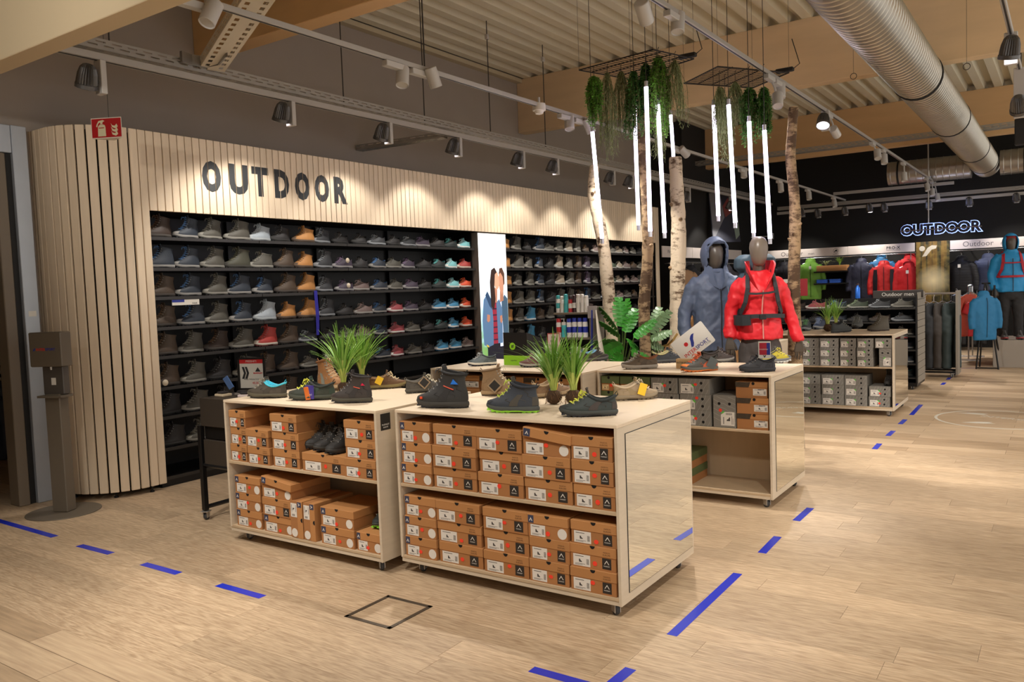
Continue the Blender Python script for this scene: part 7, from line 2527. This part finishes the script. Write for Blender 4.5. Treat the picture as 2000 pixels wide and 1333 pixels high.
for r, z in enumerate(GZ):
    for k in range(8):
        x = gx1 - .22 - k * .295
        if r > 2 and k > 1:
            continue
        c = GPR[r][k]
        shoe('low', c, (x, 12.58 + rs.uniform(-.01, .01), z + .0005), pi + rs.uniform(.0, .35), f'{CN[c]} low shoe, {ORD[k]} from the right on the {SHN[r]} shelf of the dark gondola', 'shoes on the dark gondola')
# red sale sign and small things on the gondola top
t = thing('sale_sign', 'red SALE sign half hidden by the fourth birch trunk', 'sign', tuple(at(1552, 562, 'y', 12.6)))
MB().cbox(-.19, .19, 0, .01, -.13, .13, .002).build('board', mat('sale_red', (168, 40, 48), .5), t)
text('SALE', .085, pw, t, (0, -.001, -.06), FACE_MY, .0004, 1, .001)
MB().prism([(-.19, .13), (-.19, .02), (-.02, .13)], lambda a, b: (a, -.0005, b), lambda a, b: (a, -.001, b)).build('white_corner', pw, t)
MB().cyl((0, .005, -.13), (0, .005, 1.28 - t.location.z), .008, None, 8).build('post', chrome, t)
p = at(1672, 569, 'y', 13.0)
t = thing('water_bottle', 'blue metal water bottle standing on the gondola', 'bottle', (p.x, 13.11, 1.2805))
MB().lathe([(0, 0), (.036, 0), (.036, .15), (.016, .185), (.016, .20)], 16).build('body', mat('blue_metal', (40, 110, 214), .3, metal=.4), t, True, 40)
MB().lathe([(.020, .20), (.020, .225), (0, .228)], 12).build('cap', BC['dark'], t)

# clothes racks on the right aisle
t = thing('clothes_rack', 'black floor rack with a grey end board, hung with dark trousers', 'rack', (-1.62, 14.15, 0))
MB().cbox(.20, .235, -.10, .30, .05, 1.34, .003).build('end_board', mat('grey_slat_board', (134, 126, 114), .6), t)
for y in (-.08, .28):
    MB().cbox(-.36, .2, y - .02, y + .02, .07, .10, .002).build('foot', blk, t)
    caster(t, .15, y, .4)
    caster(t, -.32, y, .4)
MB().cyl((-.34, .1, .1), (-.34, .1, 1.30), .014, None, 8).build('post', blk, t)
MB().cyl((-.36, .1, 1.30), (.2, .1, 1.30), .014, None, 8).build('rail_tube', chrome, t)
for i, y in enumerate((-.24, -.12, .0, .12)):
    hang('trousers', (-1.62 + y, 14.25, 1.15), radians(58), ((58, 54, 52), (40, 42, 46), (66, 60, 56), (48, 60, 60))[i], f'dark outdoor trousers on the black floor rack, {ORD[i]} from the left', 'trousers on the black floor rack', 1.0, None, False)
t = thing('clothes_rack', 'slim chrome rack of orange shirts before the back wall', 'rack', (-1.50, 16.9, 0))
for y in (0, .75):
    MB().cyl((0, y, 0), (0, y, 1.36), .014, None, 8).build('post', chrome, t)
    MB().cbox(-.2, .2, y - .02, y + .02, 0, .03, .002).build('foot', chrome, t)
MB().cyl((0, -.05, 1.36), (0, .8, 1.36), .014, None, 8).build('rail_tube', chrome, t)
for i, (y, c) in enumerate(((.0, (186, 66, 38)), (.22, (196, 72, 40)), (.42, (214, 130, 40)), (.62, (50, 84, 96)))):
    hang('tee', (-1.50, 16.9 + y, 1.215), radians(62), c, f'{["rust orange", "orange-red", "amber", "dark teal"][i]} shirt on the slim chrome rack', None, 1.15, None, False)
t = thing('garment_stand', 'black A-frame stand beside the grey podium', 'stand', (-1.24, 15.55, 0))
for (x0, x1, y0, y1) in ((-.02, .10, -.10, .0), (.30, .12, -.10, .0), (.0, .10, .30, .06), (.32, .12, .30, .06)):
    MB().tube([(x0, y0, 0), (x1, y1, 1.42)], .014, 6).build('leg', blk, t)
MB().tube([(-.02, -.10, .02), (.30, -.10, .02)], .012, 6).build('bar', blk, t)
MB().tube([(.05, .03, 1.42), (.18, .03, 1.42)], .014, 6).build('bar', blk, t)
hang('coat', (-1.13, 15.38, 1.22), radians(38), (28, 110, 156), 'turquoise blue jacket hanging on the black A-frame stand', None, .85)
hang('tee', (-1.28, 16.75, 1.12), radians(15), (196, 40, 44), 'red shirt peeping out behind the turquoise jacket', None, 1.0, None, False)

# open white cube behind the mannequins with a carton on top
t = thing('display_cube', 'open whitewashed cube seen between the two front mannequins', 'shelf', (-3.30, 8.75, 0))
MB().cbox(0, .72, 0, .5, .92, .94, .002).build('top_panel', oakw, t)
MB().cbox(0, .02, 0, .5, 0, .919, .002).build('side_panel', oakw, t)
MB().cbox(.70, .72, 0, .5, 0, .919, .002).build('side_panel', oakw, t)
MB().cbox(.021, .699, 0, .5, .40, .42, .002).build('shelf', oakw, t)
MB().bx(.021, .699, .48, .5, 0, .919).build('back_panel', blk, t)
t = thing('carton', 'plain brown carton on the open white cube', 'box', (-2.88, 8.80, .9405))
MB().cbox(-.17, .17, 0, .3, 0, .13, .003).build('body', kraft, t)
MB().cbox(-.174, .174, -.004, .304, .085, .132, .003).build('lid', kraft_lid, t)
for i, (x, c) in enumerate(((.18, 'o'), (.36, 'k'), (.54, 'e'))):
    shoe('low', c, (-3.30 + x, 8.95, .4205), -pi / 2, f'{CN[c]} low shoe inside the open white cube', None)

# tilted picture banner and bracket high on the black wall
p = at(1415, 425, 'y', 17.0)
t = thing('hanging_banner', 'dark tilted picture banner hanging behind the tubes', 'banner', tuple(p), 0, None, (radians(-14), 0, radians(38)))
MB().cbox(-.30, .30, 0, .03, -.55, .60, .004).build('panel', mat('banner_blue_black', (34, 36, 52), .5, var=.5, vscale=4), t)
MB().prism([(-.28, .55), (-.05, .56), (.0, .0), (-.28, -.5)], lambda a, b: (a, -.001, b), lambda a, b: (a, -.002, b)).build('pale_print', mat('banner_grey', (120, 120, 126), .6), t)
MB().prism([(-.02, .25), (.12, .45), (.16, .1), (.02, .0)], lambda a, b: (a, -.001, b), lambda a, b: (a, -.002, b)).build('red_print', mat('banner_red', (120, 52, 48), .6), t)
MB().prism([(.16, .2), (.29, .5), (.29, -.4), (.2, -.5)], lambda a, b: (a, -.001, b), lambda a, b: (a, -.002, b)).build('green_print', mat('banner_green', (120, 136, 124), .6), t)
for s_ in (-.25, .25):
    MB().cyl((s_, .015, .6), (s_, .35, 2.0), .003, None, 5).build('wire', wire_m, t)
p = at(1485, 463, 'y', 19.9)
t = thing('wall_bracket', 'thin grey wall bracket high on the black back wall', 'bracket', (p.x, 19.99, p.z))
MB().cbox(-.30, .30, -.16, -.13, -.012, .012, .003).build('arm', lamp_grey, t)
for s_ in (-.29, .27):
    MB().cbox(s_, s_ + .03, -.16, 0, -.07, .07, .003).build('plate', lamp_grey, t)

# things glimpsed through the gate at far left
for i, z in enumerate((1.02, 1.30, 1.56, 1.82)):
    for k in range(5):
        c = 'wlrgsknpua'[(i * 3 + k * 2) % 10]
        shoe('low', c, (-9.2 - .2, 3.32 + k * .3, z + .0005), -pi / 2 + .4, f'{CN[c]} trainer glimpsed through the gate, {ORD[k]} from left, {["lowest", "second", "third", "top"][i]} shelf', 'trainers seen through the gate')
t = thing('clothes_rack', 'black rack of dark jackets glimpsed through the gate at far left', 'rack', (-8.6, 3.35, 0))
MB().tube([(0, 0, .05), (0, 0, .95)], .02, 8).build('post', blk, t)
MB().cbox(-.3, .3, -.03, .03, 0, .05, .004).build('foot', blk, t)
MB().tube([(0, -.05, .95), (0, 1.2, .95)], .016, 8).build('rail_tube', blk, t)
for i in range(4):
    hang('jacket', (-8.6, 3.45 + i * .25, .80), radians(70), ((30, 32, 40), (36, 38, 44), (60, 70, 90), (150, 40, 44))[i], f'{["black", "charcoal", "blue-grey", "red"][i]} jacket glimpsed through the gate', None, .95, None, False)
text('84,99', .12, ink, sg, (.012, 3.45, 2.15), FACE_PX, .0005)
